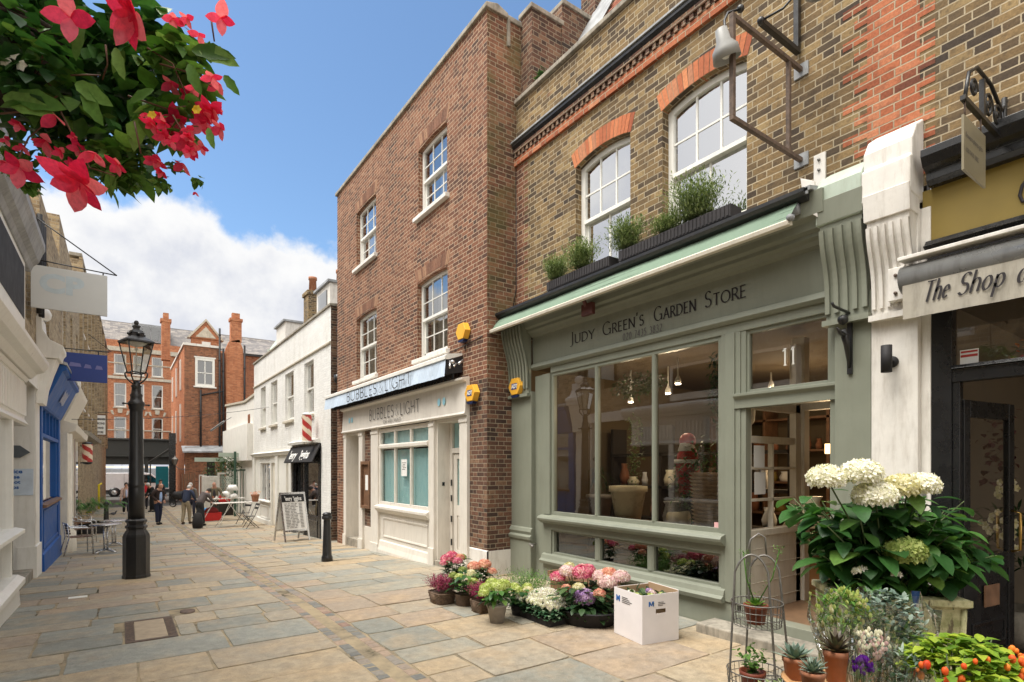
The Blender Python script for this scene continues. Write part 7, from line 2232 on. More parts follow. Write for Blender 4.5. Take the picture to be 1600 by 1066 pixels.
b_ = t_.noise(mp_.outputs[0], 2.2, 6, .7)
cc_ = t_.ramp(a_, [(.35, (.20, .20, .09)), (.5, (.36, .34, .19)), (.65, (.44, .40, .27))])
cc_ = t_.mix(t_.mr(b_, .55, .62, 0, .85), cc_, (.07, .05, .03, 1))
outp(t_, bsdf(t_, cc_, .85, t_.m('ADD', a_, b_), .7, .012))
M['lichen'] = mt
for p_ in m.v: p_.z *= 1.18
m.build('walls', M['lichen'], tr)
m = MB(*TF); m.box(-hw_ * .9, hw_ * .9, -hd_2 * .9, hd_2 * .9, .78, .84); m.build('soil', M['soil'], tr)
r = random.Random(21)
HY = Vector((TCX, TCY, .86))
RT = Vector((CS, -SN, 0)); FWD = Vector((SN, CS, 0))
stems = MB(); lv = MB()
tips = []
for k in range(96):
  u = r.uniform(-1, 1); f = r.uniform(-1, 1)
  hgt = r.uniform(.05, 1.0)
  side = u * (.38 + .22 * min(1, hgt + .2))
  p1 = HY + RT * (side - .03) + FWD * (f * .36) + Vector((0, 0, .12 + .72 * hgt * (1 - .22 * u * u)))
  tips.append(p1)
for k in range(6):
  tips.append(HY + RT * (.42 + .055 * k) + FWD * r.uniform(-.2, .2) + Vector((0, 0, .50 - .03 * k + .06 * math.sin(k))))
for p1 in tips:
  p0 = HY + RT * r.uniform(-.15, .15) + FWD * r.uniform(-.1, .1)
  mid = p0.lerp(p1, .5) + Vector((0, 0, .04))
  stems.tube([p0, mid, p1], [.009, .007, .004], 5)
  a0 = r.uniform(0, 6.28)
  for j in range(7):
    a = a0 + j * (2.4)
    tt = .62 + .38 * j / 6
    q = mid.lerp(p1, (tt - .5) * 2)
    d = Vector((math.cos(a), math.sin(a), r.uniform(-.5, .45)))
    L_ = r.uniform(.13, .23) * (1.0 if j < 5 else .75)
    leaf(lv, q + d * .015, d, L_, L_ * r.uniform(.66, .82), r.uniform(.2, .7), r.uniform(.1, .3), segs=6, serr=.04)
o = centred(stems, 'large_hydrangea', G['stem'], 'big white-headed hydrangea bush with broad glossy leaves, growing in the stone planter', 'plant', base=HY)
join(o, lv, 'leaves', G['leaf'])
for (px, py, R_, cl) in ((1291, 747, .112, 'white_f'), (1346, 740, .122, 'white_f'), (1367, 774, .128, 'white_f'), (1407, 761, .105, 'cream_f'), (1441, 758, .10, 'white_f'), (1414, 862, .12, 'green_f')):
  p = at(px, py, 3.72)
  m = MB(); floret_head(m, p, R_, r, 260, .028, .72, -.5); join(o, m, 'flower_head', G[cl])
  m = MB(); m.tube([p, p.lerp(HY, .5) + Vector((0, 0, .05)), HY], .006, 5); join(o, m, 'stem', G['stem'])
# small underplanting
m = MB()
for i in range(420):
  p = HY + RT * r.uniform(-.38, .34) + FWD * r.uniform(-.3, .22) + Vector((0, 0, r.uniform(-.02, .14)))
  leaf(m, p, rdir(r, -.3, 1), r.uniform(.025, .05), .03, .3, .1, segs=2)
o = centred(m, 'underplanting', G['leaf'], 'low leafy geraniums with small white flowers under the big hydrangea', 'plant')
for px, py in ((1400, 898), (1348, 890), (1338, 893)):
  m = MB(); floret_head(m, at(px, py, 3.75), .03, r, 20, .014); join(o, m, 'flower', G['white_f'])
# ---- wire plant stand ---------------------------------------------------
SC = at(1190, 1000, 3.55)
SX, SY = SC.x, SC.y
ws = thing('wire_plant_stand', (SX, SY, 0), 'tall grey wire stand with round wire baskets in tiers beside the shop door', 'plant stand')
m = MB()
def hoop(p0, p1, h, n=12):
  """inverted U leg: two feet joined by an arch"""
  P = []
  for i in range(n + 1):
    a = math.pi * i / n
    P.append(Vector(p0).lerp(Vector(p1), .5 - .5 * math.cos(a)) + Vector((0, 0, math.sin(a) * .14)))
  return P
UU, VV = RT, FWD
def sp_(u, v, z): return Vector((SX, SY, 0)) + UU * (u - .03) + VV * v + Vector((0, 0, z * 1.22))
feet = [(-.24, -.10), (.08, -.16), (.27, .02), (-.02, .18)]
tops = [(-.16, -.05), (.03, -.09), (.15, .02), (-.0, .10)]
for k, (a, b) in enumerate(((0, 1), (3, 2))):
  f0, f1, t0, t1 = feet[a], feet[b], tops[a], tops[b]
  P = [sp_(*f0, 0)] + [sp_(f0[0] + (t0[0] - f0[0]) * q, f0[1] + (t0[1] - f0[1]) * q, .94 * q) for q in (.5, 1)]
  Q = []
  for i in range(9):
    s_ = i / 8
    Q.append(sp_(t0[0] + (t1[0] - t0[0]) * s_, t0[1] + (t1[1] - t0[1]) * s_, .94 + (.09 if k == 0 else .07) * math.sin(math.pi * s_) ** .7))
  E_ = [sp_(t1[0] + (f1[0] - t1[0]) * q, t1[1] + (f1[1] - t1[1]) * q, .94 * (1 - q)) for q in (.5, 1)]
  m.tube(P + Q[1:-1] + [sp_(*t1, .94)] + E_, .007, 6)
m.tube([sp_(-.06, .02, 1.0), sp_(-.03, .02, 1.10), sp_(.02, .02, 1.13), sp_(.06, .02, 1.11), sp_(.07, .02, 1.02)], .006, 6)
m.build('legs', M['zinc'], ws)
def basket(cu, cv, z, rr, h, parent):
  m = MB()
  n = 28
  for zz_, q in ((z, rr * .92), (z + h * .33, rr * .95), (z + h * .66, rr * .98), (z + h, rr)):
    m.tube([sp_(cu + q * math.cos(2 * math.pi * k / n), cv + q * math.sin(2 * math.pi * k / n), zz_) for k in range(n + 1)], .0045 if zz_ > z + h * .9 else .0028, 4, False)
  for k in range(n):
    a = 2 * math.pi * k / n
    m.tube([sp_(cu + rr * .92 * math.cos(a), cv + rr * .92 * math.sin(a), z), sp_(cu + rr * math.cos(a), cv + rr * math.sin(a), z + h)], .0024, 4, False)
  for k in range(-4, 5):
    q = math.sqrt(max(0, 1 - (k / 5) ** 2)) * rr * .92
    m.tube([sp_(cu + k / 5 * rr * .92, cv - q, z), sp_(cu + k / 5 * rr * .92, cv + q, z)], .0024, 4, False)
  m.build('wire_basket', M['zinc'], parent)
basket(.0, .0, .66, .155, .115, ws)
basket(-.01, .0, .30, .17, .12, ws)
basket(.17, -.02, .22, .18, .12, ws)
basket(-.02, -.05, -.0 + .01, .22, .10, ws)
def small_pot(c, r0, h, mat, plantf, name, label, group='small potted plants by the shop door', pm=None):
  m = MB(); m.lathe(c, [(r0 * .75, 0), (r0 * .97, h * .8), (r0 * 1.06, h * .81), (r0 * 1.06, h), (r0 * .93, h), (r0 * .93, h * .85)], 20)
  o = centred(m, name, M[mat], label, 'potted plant', group, base=c)
  m = MB(); m.lathe(Vector(c) + Vector((0, 0, h * .84)), [(.001, 0), (r0 * .9, .001)], 14); join(o, m, 'soil', M['soil'])
  m = MB(); plantf(m, Vector(c) + Vector((0, 0, h * .9))); join(o, m, 'leaves', G[pm or 'leaf_fresh'])
  return o
def rosette(n, L_, W_, zb=.6, rings=3):
  def f(m, c):
    for i in range(n):
      t = i / n
      a = i * 2.39996
      el = .1 + t * 1.2
      d = Vector((math.cos(a) * math.cos(el), math.sin(a) * math.cos(el), math.sin(el)))
      leaf(m, c + d * .006, d, L_ * (1 - .45 * t), W_ * (1 - .3 * t), -.15, .3, segs=3)
  return f
def spikes(n, L_, W_):
  def f(m, c):
    for i in range(n):
      a = i * 2.39996; el = .35 + 1.1 * (i / n)
      d = Vector((math.cos(a) * math.cos(el), math.sin(a) * math.cos(el), math.sin(el)))
      leaf(m, c, d, L_ * r.uniform(.8, 1.1), W_, .12, .5, segs=3)
  return f
def sprigs(n, h, lf, lw, spread=.5):
  def f(m, c):
    for i in range(n):
      d = Vector((r.gauss(0, spread), r.gauss(0, spread), 1)).normalized()
      for k in range(10):
        q = c + d * (h * k / 10 * r.uniform(.8, 1.0))
        leaf(m, q, rdir(r, -.1, .9), lf, lw, .2, .1, segs=2)
  return f
def tall_sprouts(m, c):
  rosette(22, .075, .035)(m, c)
  for (u, v, hh) in ((-.07, .02, .34), (.14, -.02, .36)):
    top = c + UU * u + VV * v + Vector((0, 0, hh))
    m.tube([c, c.lerp(top, .5) + UU * (-.02 if u < 0 else .03), top], .004, 4)
    for k in range(16):
      q = c.lerp(top, .2 + .8 * k / 16)
      leaf(m, q, rdir(r, -.1, .6), .03, .012, .2, .2, segs=2)
    for k in range(26):
      leaf(m, top + Vector((r.gauss(0, .018), r.gauss(0, .018), r.gauss(.0, .01))), rdir(r, -.2, 1), .016, .008, .1, .1, segs=2)
small_pot(sp_(-.02, -.03, .67), .07, .12, 'plasticpot', tall_sprouts, 'potted_succulent', 'succulent with two tall pale flower stalks, top basket of the wire stand')
small_pot(sp_(-.04, -.03, .31), .075, .14, 'plasticpot', sprigs(12, .20, .04, .025, .35), 'potted_kalanchoe', 'leafy green plant in a brown pot, middle basket of the wire stand')
small_pot(sp_(.0, -.12, .02), .06, .06, 'creampot', rosette(34, .06, .024), 'potted_echeveria', 'blue-grey rosette in the lowest basket of the wire stand', pm='leaf_grey')
# plants on the low table in front: placed along the bottom of the view
TBL = at(1290, 1062, 2.75)
tb = thing('plant_table', (TBL.x, TBL.y, 0), 'low round terracotta tray table under the succulents at the bottom of the picture', 'table')
TZ = TBL.z - .03
m = MB(); m.lathe((TBL.x, TBL.y, 0), [(.10, 0), (.07, .03), (.06, TZ - .04), (.16, TZ - .02), (.20, TZ + .022), (.185, TZ + .022), (.15, TZ)], 28)
m.build('top', plain('orange_glazed_dish', (.52, .30, .14), .4, .15, 8, .1), tb)
def on(px, t, z): # point at a table height along a column of the view
  rr = ray(px, 0); return Vector((rr[0] * t, rr[1] * t, z))
G['darkspike'] = island('dark_spiky_leaf', [(0, (.05, .04, .03)), (.6, (.11, .085, .06)), (1, (.16, .17, .09))], .4, .05, .1, 60)
small_pot(on(1306, 2.80, TZ), .056, .16, 'terracotta', spikes(34, .13, .026), 'potted_dark_agave', 'dark brown spiky succulent in a tall terracotta pot', pm='darkspike')
small_pot(on(1270, 2.62, TZ), .052, .12, 'terracotta', spikes(40, .085, .016), 'potted_haworthia', 'striped spiky succulent in a terracotta pot left of the tall one', pm='leaf_grey')
small_pot(on(1243, 2.85, TZ - .02), .06, .13, 'terracotta', rosette(26, .12, .035), 'potted_grey_rosette', 'grey-leaved upright rosette behind the small terracotta pot', pm='leaf_grey')
small_pot(on(1210, 2.5, TZ - .11), .085, .09, 'creampot', sprigs(34, .17, .022, .014, .55), 'potted_jade_plant', 'bushy green succulent in a pale round bowl at the bottom of the picture', pm='herb')
small_pot(on(1262, 2.45, TZ - .11), .06, .07, 'plasticpot', spikes(46, .11, .018), 'potted_aloe', 'dark green spiky aloe at the bottom edge beside the pale bowl', pm='leaf_dark')
small_pot(on(1185, 2.42, TZ - .12), .06, .06, 'creampot', rosette(20, .05, .02), 'potted_small_rosette', 'small grey rosette at the bottom edge left of the pale bowl', pm='leaf_grey')
m = MB()
P0 = on(1262, 2.5, TZ + .05)
hw3 = m
m.tube([on(1285, 2.45, TZ + .06), on(1300, 2.45, TZ + .075), on(1312, 2.45, TZ + .03), on(1315, 2.45, TZ - .02)], .006, 5)
lb = thing('plant_bench', (P0.x, P0.y, 0), 'low dark bench carrying the small pots at the bottom edge of the picture', 'bench')
m = MB((P0.x, P0.y, 0), -math.degrees(YAW)); m.box(-.32, .05, -.12, .16, TZ - .16, TZ - .125); m.box(-.30, -.27, -.1, -.07, 0, TZ - .16); m.box(0, .03, -.1, -.07, 0, TZ - .16); m.box(-.30, -.27, .1, .13, 0, TZ - .16); m.box(0, .03, .1, .13, 0, TZ - .16)
m.build('frame', M['wood'], lb); hw3.build('wire_handle', M['rust'], lb)
# cut flowers wrapped in cellophane, eucalyptus behind
def bunch(name, label, px, py, t, rad, h, fills, seed, wrap=True, lean=(0, 0)):
  rq = random.Random(seed)
  c = at(px, py, t)
  base = Vector((c.x, c.y, max(0.0, c.z - h)))
  m = MB()
  for k in range(14):
    m.tube([base + RT * rq.uniform(-.02, .02), c + RT * rq.uniform(-rad, rad) * .7 + FWD * rq.uniform(-rad, rad) * .5], .003, 4)
  o = centred(m, name, G['stem'], label, 'bouquet', 'wrapped cut flowers by the door', base=base)
  for (mat, n, kind, sz, zo) in fills:
    m = MB()
    for k in range(n):
      d = rdir(rq, -.5, 1)
      q = c + RT * (d.x * rad * rq.uniform(.3, 1)) + FWD * (d.y * rad * rq.uniform(.3, .9)) + Vector((0, 0, d.z * rad * .9 + zo))
      if kind == 'leaf': leaf(m, q, rdir(rq, -.3, 1), sz * rq.uniform(.7, 1.2), sz * .62, .2, .15, segs=3)
      elif kind == 'long': leaf(m, q, rdir(rq, .1, 1), sz * rq.uniform(.7, 1.3), sz * .22, .3, .2, segs=3)
      elif kind == 'cup':
        for j in range(5):
          a = j * 1.26 + k
          leaf(m, q, Vector((math.cos(a) * .5, math.sin(a) * .5, 1)), sz, sz * .7, -.5, .3, segs=3)
    join(o, m, 'leaves' if kind in ('leaf', 'long') else 'blooms', G[mat])
  if wrap:
    m = MB()
    n = 26
    V = []
    for i in range(6):
      q = i / 5
      for k in range(n):
        a = 2 * math.pi * k / n
        rr = (.03 + (rad * 1.12 - .03) * min(1, q * 1.25)) * (1 + (.10 * math.sin(a * 7 + i) + .06 * math.sin(a * 13)) * q)
        V.append(base.lerp(c + Vector((0, 0, rad * .7)), q) + RT * (rr * math.cos(a)) + FWD * (rr * math.sin(a)) + Vector((0, 0, .04 * math.sin(a * 5) * (1 if i == 5 else 0))))
    m.add(V, [(i * n + k, i * n + (k + 1) % n, (i + 1) * n + (k + 1) % n, (i + 1) * n + k) for i in range(5) for k in range(n)])
    join(o, m, 'cellophane', M['cello'])
  return o
bunch('eucalyptus_bunch', 'large bunch of grey-green eucalyptus in clear wrap before the stone planter', 1385, 978, 3.05, .20, .6, [('leaf_grey', 700, 'leaf', .038, 0), ('leaf_dark', 260, 'leaf', .03, -.05)], 1)
bunch('lisianthus_bunch', 'wrapped bunch of pale lime and cream buds behind the terracotta pots', 1318, 968, 3.0, .15, .5, [('leaf_fresh', 170, 'long', .07, 0), ('lime_f', 70, 'cup', .026, .02), ('cream_f', 22, 'cup', .035, 0)], 2)
bunch('white_stock_bunch', 'wrapped white and pale pink flowers in the middle of the bouquets', 1362, 1012, 2.75, .09, .4, [('white_f', 60, 'cup', .022, 0), ('palepink_f', 60, 'cup', .022, -.02), ('leaf_grey', 60, 'leaf', .03, -.03)], 3)
bunch('purple_bunch', 'small bunch of purple flowers at the bottom edge', 1347, 1045, 2.6, .05, .3, [('purple_f', 70, 'cup', .02, 0), ('leaf', 30, 'long', .05, -.03)], 4)
bunch('dark_wrap_bunch', 'bunch of green stems in crinkled clear wrap beside the orange plant', 1400, 1045, 2.7, .12, .4, [('leaf_grey', 90, 'long', .06, -.02), ('leaf_dark', 120, 'leaf', .03, -.04)], 5)
# orange-fruited lantern plant, bottom right
rq = random.Random(31)
c = at(1500, 1030, 2.7)
m = MB()
for k in range(30): m.tube([Vector((c.x, c.y, .3)), c + RT * rq.uniform(-.25, .25) + FWD * rq.uniform(-.2, .2) + Vector((0, 0, rq.uniform(-.05, .08)))], .003, 4)
o = centred(m, 'lantern_plant', G['stem'], 'lime green bushy plant with orange and red lantern fruits at the bottom right', 'plant', base=(c.x, c.y, 0))
m = MB()
for k in range(620):
  d = rdir(rq, -.6, 1)
  q = c + RT * (d.x * .27 * rq.uniform(.4, 1)) + FWD * (d.y * .24 * rq.uniform(.4, 1)) + Vector((0, 0, d.z * .13 * rq.uniform(.5, 1) - .02))
  leaf(m, q, rdir(rq, -.2, .7), rq.uniform(.04, .085), .04, .3, .3, segs=3, serr=.15)
join(o, m, 'leaves', G['leaf_lime'])
m = MB()
for k in range(34):
  d = rdir(rq, -.7, .5)
  q = c + RT * (d.x * .27) + FWD * (-abs(d.y) * .2) + Vector((0, 0, d.z * .12))
  m.ball(q, rq.uniform(.010, .017), 7, 6, (1, 1, 1.35))
join(o, m, 'fruits', G['orange_f'])
m = MB(); m.lathe((c.x, c.y, 0), [(.14, 0), (.18, .4), (.16, .4)], 20); join(o, m, 'pot', M['blackmatt'])
c = at(1592, 1050, 2.6)
m = MB()
for k in range(60): leaf(m, c + RT * rq.uniform(-.06, .1) + Vector((0, 0, rq.uniform(-.1, .03))), rdir(rq, -.2, 1), .06, .035, .3, .2, segs=3)
centred(m, 'yellow_leaf_plant', G['leaf_lime'], 'small yellow-green plant cut by the bottom right corner', 'plant')
# inside the black shop: urn, orchids and dusky flowers
c = at(1570, 905, 5.6)
m = MB(); m.lathe((c.x, c.y, .03), [(.18, 0), (.30, .12), (.33, .28), (.27, .38), (.25, .36)], 24)
o = centred(m, 'stone_urn', M['stone'], 'wide dim stone bowl on the floor inside the black shop', 'urn')
m = MB()
for k in range(160):
  leaf(m, c + Vector((rq.gauss(0, .16), rq.gauss(0, .16), rq.uniform(-.1, .5))) + Vector((0, 0, .2)), rdir(rq, 0, 1), .14, .03, .4, .2, segs=3)
join(o, m, 'leaves', G['leaf_dark'])
m = MB()
for (px, py, n) in ((1560, 820, 16), (1580, 760, 12), (1590, 835, 10), (1535, 800, 6)):
  for k in range(n):
    q = at(px + rq.uniform(-26, 26), py + rq.uniform(-12, 22), 5.3)
    for j in range(5):
      a = j * 1.256
      leaf(m, q, RT * math.cos(a) + Vector((0, 0, math.sin(a))) - FWD * .3, .04, .034, .1, .1, segs=3, up=FWD)
m2 = centred(m, 'white_orchids', G['cream_f'], 'arching sprays of cream orchids inside the dark doorway on the right', 'flowers')
m = MB()
for k in range(120):
  q = at(1556 + rq.uniform(-24, 30), 690 + rq.uniform(-60, 70), 5.6)
  leaf(m, q, rdir(rq), .06, .05, .3, .2, segs=3)
centred(m, 'dusky_bouquet', G['darkflower'], 'dusky dark red bouquet hanging inside the black shop', 'flowers')
# flower baskets reflected-looking row behind the transom: real baskets on a high shelf
m = MB(*FG); m.box(-1.5, 2.0, .6, 1.0, 2.62, 2.66)
o = centred(m, 'high_shelf', M['wood'], 'high shelf of flowers behind the black shop transom window', 'shelf')
m = MB()
for k in range(260): leaf(m, Vector((6.4 + rq.uniform(-.15, .15), 1.45 - rq.uniform(0, 2.2), 2.68 + rq.uniform(0, .18))), rdir(rq, 0, 1), .07, .04, .3, .2, segs=3)
join(o, m, 'leaves', G['leaf_dark'])
m = MB()
for k in range(70): leaf(m, Vector((6.3 + rq.uniform(-.15, .1), 1.45 - rq.uniform(0, 2.2), 2.72 + rq.uniform(0, .18))), rdir(rq, 0, 1), .05, .04, .3, .2, segs=3)
join(o, m, 'flowers', G['orange_f'])
# greenery inside the garden shop window
def mass(name, label, c, sx, sy, sz, n, L_, W_, mat, seed, long_=False, parent=None):
  rq = random.Random(seed)
  m = MB()
  c = Vector(c)
  for k in range(n):
    d = rdir(rq)
    q = c + Vector((d.x * sx, d.y * sy, d.z * sz)) * rq.uniform(.4, 1)
    leaf(m, q, rdir(rq, -.6, .8), L_ * rq.uniform(.7, 1.3), W_, .3, .2, segs=2 if not long_ else 3)
  return centred(m, name, G[mat], label, 'plant')
mass('hanging_fern', 'dark hanging greenery at the top right of the garden shop window', (5.86, 3.98, 2.75), .12, .20, .50, 700, .08, .03, 'leaf_dark', 41)
mass('window_shrub', 'dark leafy plants at the back of the garden shop window', (6.1, 4.45, 1.6), .2, .5, .6, 900, .09, .03, 'leaf', 42)
mass('trailing_ivy', 'thin trailing plant hanging in the middle pane of the garden shop', (5.85, 5.35, 2.1), .08, .16, .6, 300, .05, .03, 'herb', 43)
mass('top_greenery', 'dark garland along the top of the middle pane in the garden shop', (5.9, 5.35, 2.95), .12, .55, .18, 600, .08, .03, 'leaf_dark', 44)
mass('window_grass', 'spiky grass in the grey pot behind the left pane', (6.15, 6.35, 1.6), .10, .10, .28, 60, .25, .015, 'leaf_dark', 45, True)
# window boxes above the shop front
def winbox(y0, y1, label, plants, seed):
  rq = random.Random(seed)
  z = 4.44
  m = MB(); m.box(5.22, 5.42, y0, y1, z, z + .13)
  for k in range(int((y1 - y0) / .05)):
    y = y0 + k * .05 + .02; m.box(5.212, 5.2195, y, y + .03, z + .01, z + .125)
  o = centred(m, 'window_box', plain('charcoal_slatted_box_%d' % seed, (.035, .032, .034), .8, .25, 20, .5), label, 'window box', 'window boxes of herbs')
  for k, (y, h, w_, mt) in enumerate(plants):
    m = MB()
    for i in range(int(460 * h / .4)):
      b = Vector((5.32 + rq.gauss(0, .05), y + rq.gauss(0, w_ * .35), z + .15))
      d = Vector((rq.gauss(-.1, .3), rq.gauss(0, .4), 1)).normalized()
      L_ = h * rq.uniform(.5, 1)
      for j in range(8):
        q = b + d * (L_ * (j + 1) / 8)
        leaf(m, q, d + rdir(rq) * .9, .05, .012, .1, .1, segs=2)
    hb_ = centred(m, 'rosemary_bush', G[mt], plants_lab[(seed, k)], 'plant', 'herbs in the window boxes')
plants_lab = {(1, 0): 'soft grey-green lavender tuft at the far left of the window boxes', (1, 1): 'spiky rosemary in front of the left arched window', (2, 0): 'bushy rosemary between the two arched windows', (2, 1): 'tall wide rosemary in front of the right arched window', (2, 2): 'low straggly herb beside the tall rosemary'}
winbox(5.22, 6.52, 'charcoal slatted window box under the left arched window', [(6.42, .36, .18, 'herb'), (5.85, .42, .22, 'herb')], 1)
winbox(3.45, 5.05, 'long charcoal slatted window box under the right arched window', [(5.0, .42, .24, 'herb'), (3.95, .52, .30, 'herb'), (4.35, .22, .2, 'herb')], 2)
# ---- hanging flower basket, top left --------------------------------------
rq = random.Random(77)
HB = at(60, 110, 2.25)
hb_t = thing('hanging_basket', (HB.x, HB.y, HB.z - .25), 'overflowing hanging basket of coral begonias and trailing leaves at the top left', 'hanging basket')
m = MB()
n = 34
for i in range(14):
  q = i / 13
  rr = .22 * math.sin(math.pi / 2 * (.12 + .88 * q))
  z = HB.z - .17 + .25 * q
  m.tube([(HB.x - .08 + rr * math.cos(2 * math.pi * k / n), HB.y + rr * math.sin(2 * math.pi * k / n), z) for k in range(n + 1)], .010, 5, False)
m.lathe((HB.x - .08, HB.y, HB.z - .18), [(.03, 0), (.11, .02), (.19, .12), (.21, .26)], 20)
m.tube([(HB.x - .08, HB.y, HB.z + .9), (HB.x - .08, HB.y, HB.z + .1)], .008, 5)
m.build('basket', M['soil'], hb_t)
# deep foliage
def blob(px, py, t, rad, n, L_, W_, mat, mb):
  c = at(px, py, t)
  for k in range(n):
    d = rdir(rq)
    q = c + d * rad * rq.uniform(.2, 1)
    leaf(mb, q, rdir(rq, -.9, .5), L_ * rq.uniform(.6, 1.2), W_ * rq.uniform(.7, 1.2), rq.uniform(.1, .5), .2, segs=3, serr=.12)
mD, mL, mG = MB(), MB(), MB()
for (px, py, rd, n) in ((20, 60, .22, 150), (90, 80, .22, 170), (160, 60, .2, 170), (60, 170, .2, 150), (150, 150, .2, 170), (220, 130, .16, 150), (250, 60, .14, 110), (200, 210, .16, 130), (120, 220, .15, 110), (20, 30, .16, 120), (20, 120, .14, 110), (70, 20, .14, 90)):
  blob(px, py, 2.3, rd, n, .085, .055, '', mD)
for (px, py) in ((10, 30), (45, 60), (15, 110), (70, 100), (40, 135)): blob(px, py, 2.02, .09, 34, .075, .05, '', mD)
for (px, py, rd, n) in ((270, 90, .10, 50), (300, 120, .08, 34), (240, 180, .10, 45), (290, 200, .08, 34), (180, 250, .10, 55), (60, 150, .12, 16), (130, 150, .12, 14), (290, 80, .05, 12)):
  blob(px, py, 2.15, rd, n, .095, .055, '', mL)
for (px, py, rd, n) in ((30, 255, .07, 55), (45, 290, .035, 40), (95, 245, .07, 55), (150, 262, .07, 60), (205, 280, .05, 50), (250, 285, .04, 34), (215, 250, .06, 50), (275, 262, .03, 16), (20, 235, .06, 40), (320, 75, .03, 8), (310, 282, .02, 8)):
  blob(px, py, 2.2, rd, n, .034, .032, '', mG)
# long serrated leaves that hang over the edge
for (px, py, dx, dy, L_) in ((20, 150, 1, -.25, .20), (5, 152, 1, -.35, .2), (118, 130, .8, -.5, .16), (130, 140, .5, -.9, .15), (300, 78, 1, -.2, .16), (310, 75, 1, -.45, .16), (350, 118, .7, -.9, .09), (325, 200, .3, -1, .08), (130, 40, -.2, -1, .13), (180, 75, .3, -1, .12), (295, 100, .4, -1, .12), (240, 140, -.6, -.4, .1)):
  p = at(px, py, 2.0)
  leaf(mL, p, RT * dx + Vector((0, 0, dy)) - FWD * .15, L_, L_ * .36, .15, .25, segs=6, serr=.10, up=-FWD)
mD.build('dark_leaves', G['leaf'], hb_t)
mL.build('begonia_leaves', G['leaf_fresh'], hb_t)
mG.build('trailing_leaves', G['leaf_fresh'], hb_t)
# stems
m = MB()
for pts in (((68, 60), (66, 95), (55, 115), (57, 135)), ((110, 118), (135, 117), (158, 118)), ((165, 70), (168, 100), (160, 125)), ((95, 175), (140, 262), (180, 275)), ((0, 178), (60, 172)), ((60, 115), (85, 140), (100, 155), (95, 180)), ((60, 170), (90, 150)), ((250, 100), (300, 115), (330, 135)), ((230, 75), (270, 100), (300, 170)), ((330, 30), (335, 65)), ((270, 180), (290, 215)), ((200, 150), (260, 170), (300, 165)), ((30, 245), (45, 215), (75, 190)), ((210, 190), (220, 240))):
  m.tube([at(a, b, 2.05 + .02 * i) for i, (a, b) in enumerate(pts)], [.0036 * (1 - .5 * i / len(pts)) for i in range(len(pts))], 5)
m.build('stems', G['stem_red'], hb_t)
# begonia blooms: petals fanned about a centre, each bloom its own piece
def bloom(px, py, t, s, n, droop=.4, spread=1.0, seed=0, flat=False):
  rr = random.Random(seed)
  c = at(px, py, t)
  m = MB()
  ax = (Vector((0, 0, -1)) * droop - FWD * .6 + RT * rr.uniform(-.4, .4)).normalized()
  u = ax.cross(Vector((0, 0, 1))).normalized(); v = ax.cross(u)
  for k in range(n):
    a = 2 * math.pi * k / n + rr.uniform(-.25, .25)
    d = (u * math.cos(a) + v * math.sin(a)) * spread + ax * rr.uniform(.2, .7)
    L_ = s * rr.uniform(.8, 1.15)
    leaf(m, c, d, L_, L_ * .62, rr.uniform(-.1, .3), .15, segs=5, up=ax)
  m.build('bloom', G['begonia'], hb_t)
for k, (px, py, t, s, n, dr, spd) in enumerate(((110, 28, 1.95, .095, 4, .3, 1.2), (208, 22, 1.95, .115, 8, .4, 1.1), (345, 28, 2.05, .062, 4, .8, .8), (86, 180, 2.0, .065, 2, 1.5, .3), (72, 220, 2.05, .055, 5, 1.2, .6), (147, 238, 2.0, .058, 4, 1.4, .5), (30, 262, 2.0, .07, 5, .6, 1.1), (125, 285, 1.95, .12, 7, .7, 1.2), (185, 258, 2.05, .045, 5, .8, 1.1), (245, 250, 2.1, .045, 6, 1.1, .7), (275, 190, 2.1, .06, 7, .6, 1.0), (295, 225, 2.1, .06, 7, .8, 1.0), (268, 212, 2.12, .05, 6, .7, .9), (332, 175, 2.1, .058, 7, .6, 1.0), (345, 200, 2.1, .045, 4, .6, 1.0), (315, 195, 2.12, .05, 6, .7, 1.0), (300, 150, 2.12, .045, 5, .6, .9), (340, 130, 2.12, .055, 3, 1.6, .5), (285, 255, 2.12, .055, 3, 1.6, .5), (315, 230, 2.12, .035, 4, .8, .9), (270, 28, 2.1, .04, 4, 1, .8), (292, 28, 2.1, .04, 4, 1, .8), (312, 55, 2.1, .04, 3, 1.4, .6), (9, 218, 2.05, .03, 3, 1, .8), (35, 230, 2.05, .03, 3, 1, .8), (305, 300, 2.15, .018, 3, 2, .3), (338, 80, 2.1, .022, 3, 2, .3))):
  bloom(px, py, t, s, n, dr, spd, k)
rb = random.Random(3)
for k in range(26):
  bloom(rb.gauss(300, 34) if k % 3 else rb.gauss(110, 70), rb.gauss(205, 36) if k % 3 else rb.gauss(240, 20), 2.06 + rb.uniform(-.05, .05), rb.uniform(.022, .046), rb.choice([3, 4, 5, 6]), rb.uniform(.4, 1.6), rb.uniform(.4, 1.1), 100 + k)
m = MB()
for (px, py) in ((20, 84), (8, 95), (33, 102)):
  p = at(px, py, 1.98)
  for j in range(5):
    a = j * 1.256; leaf(m, p, RT * math.cos(a) + Vector((0, 0, math.sin(a))), .022, .02, .1, .1, segs=3, up=-FWD)
m.build('small_white_flowers', G['white_f'], hb_t)
m = MB()
for (px, py) in ((238, 181), (308, 172)):
  p = at(px, py, 2.0)
  for j in range(6):
    a = j * 1.05; leaf(m, p, RT * math.cos(a) + Vector((0, 0, math.sin(a))) - FWD * .3, .018, .018, .1, .1, segs=3, up=-FWD)
m.build('small_yellow_flowers', G['yellow_f'], hb_t)
m = MB(); m.tube([(HB.x - .08, HB.y, HB.z + .9), (HB.x - .5, HB.y, HB.z + .95), (-1.28, HB.y, HB.z + .9)], .015, 6)
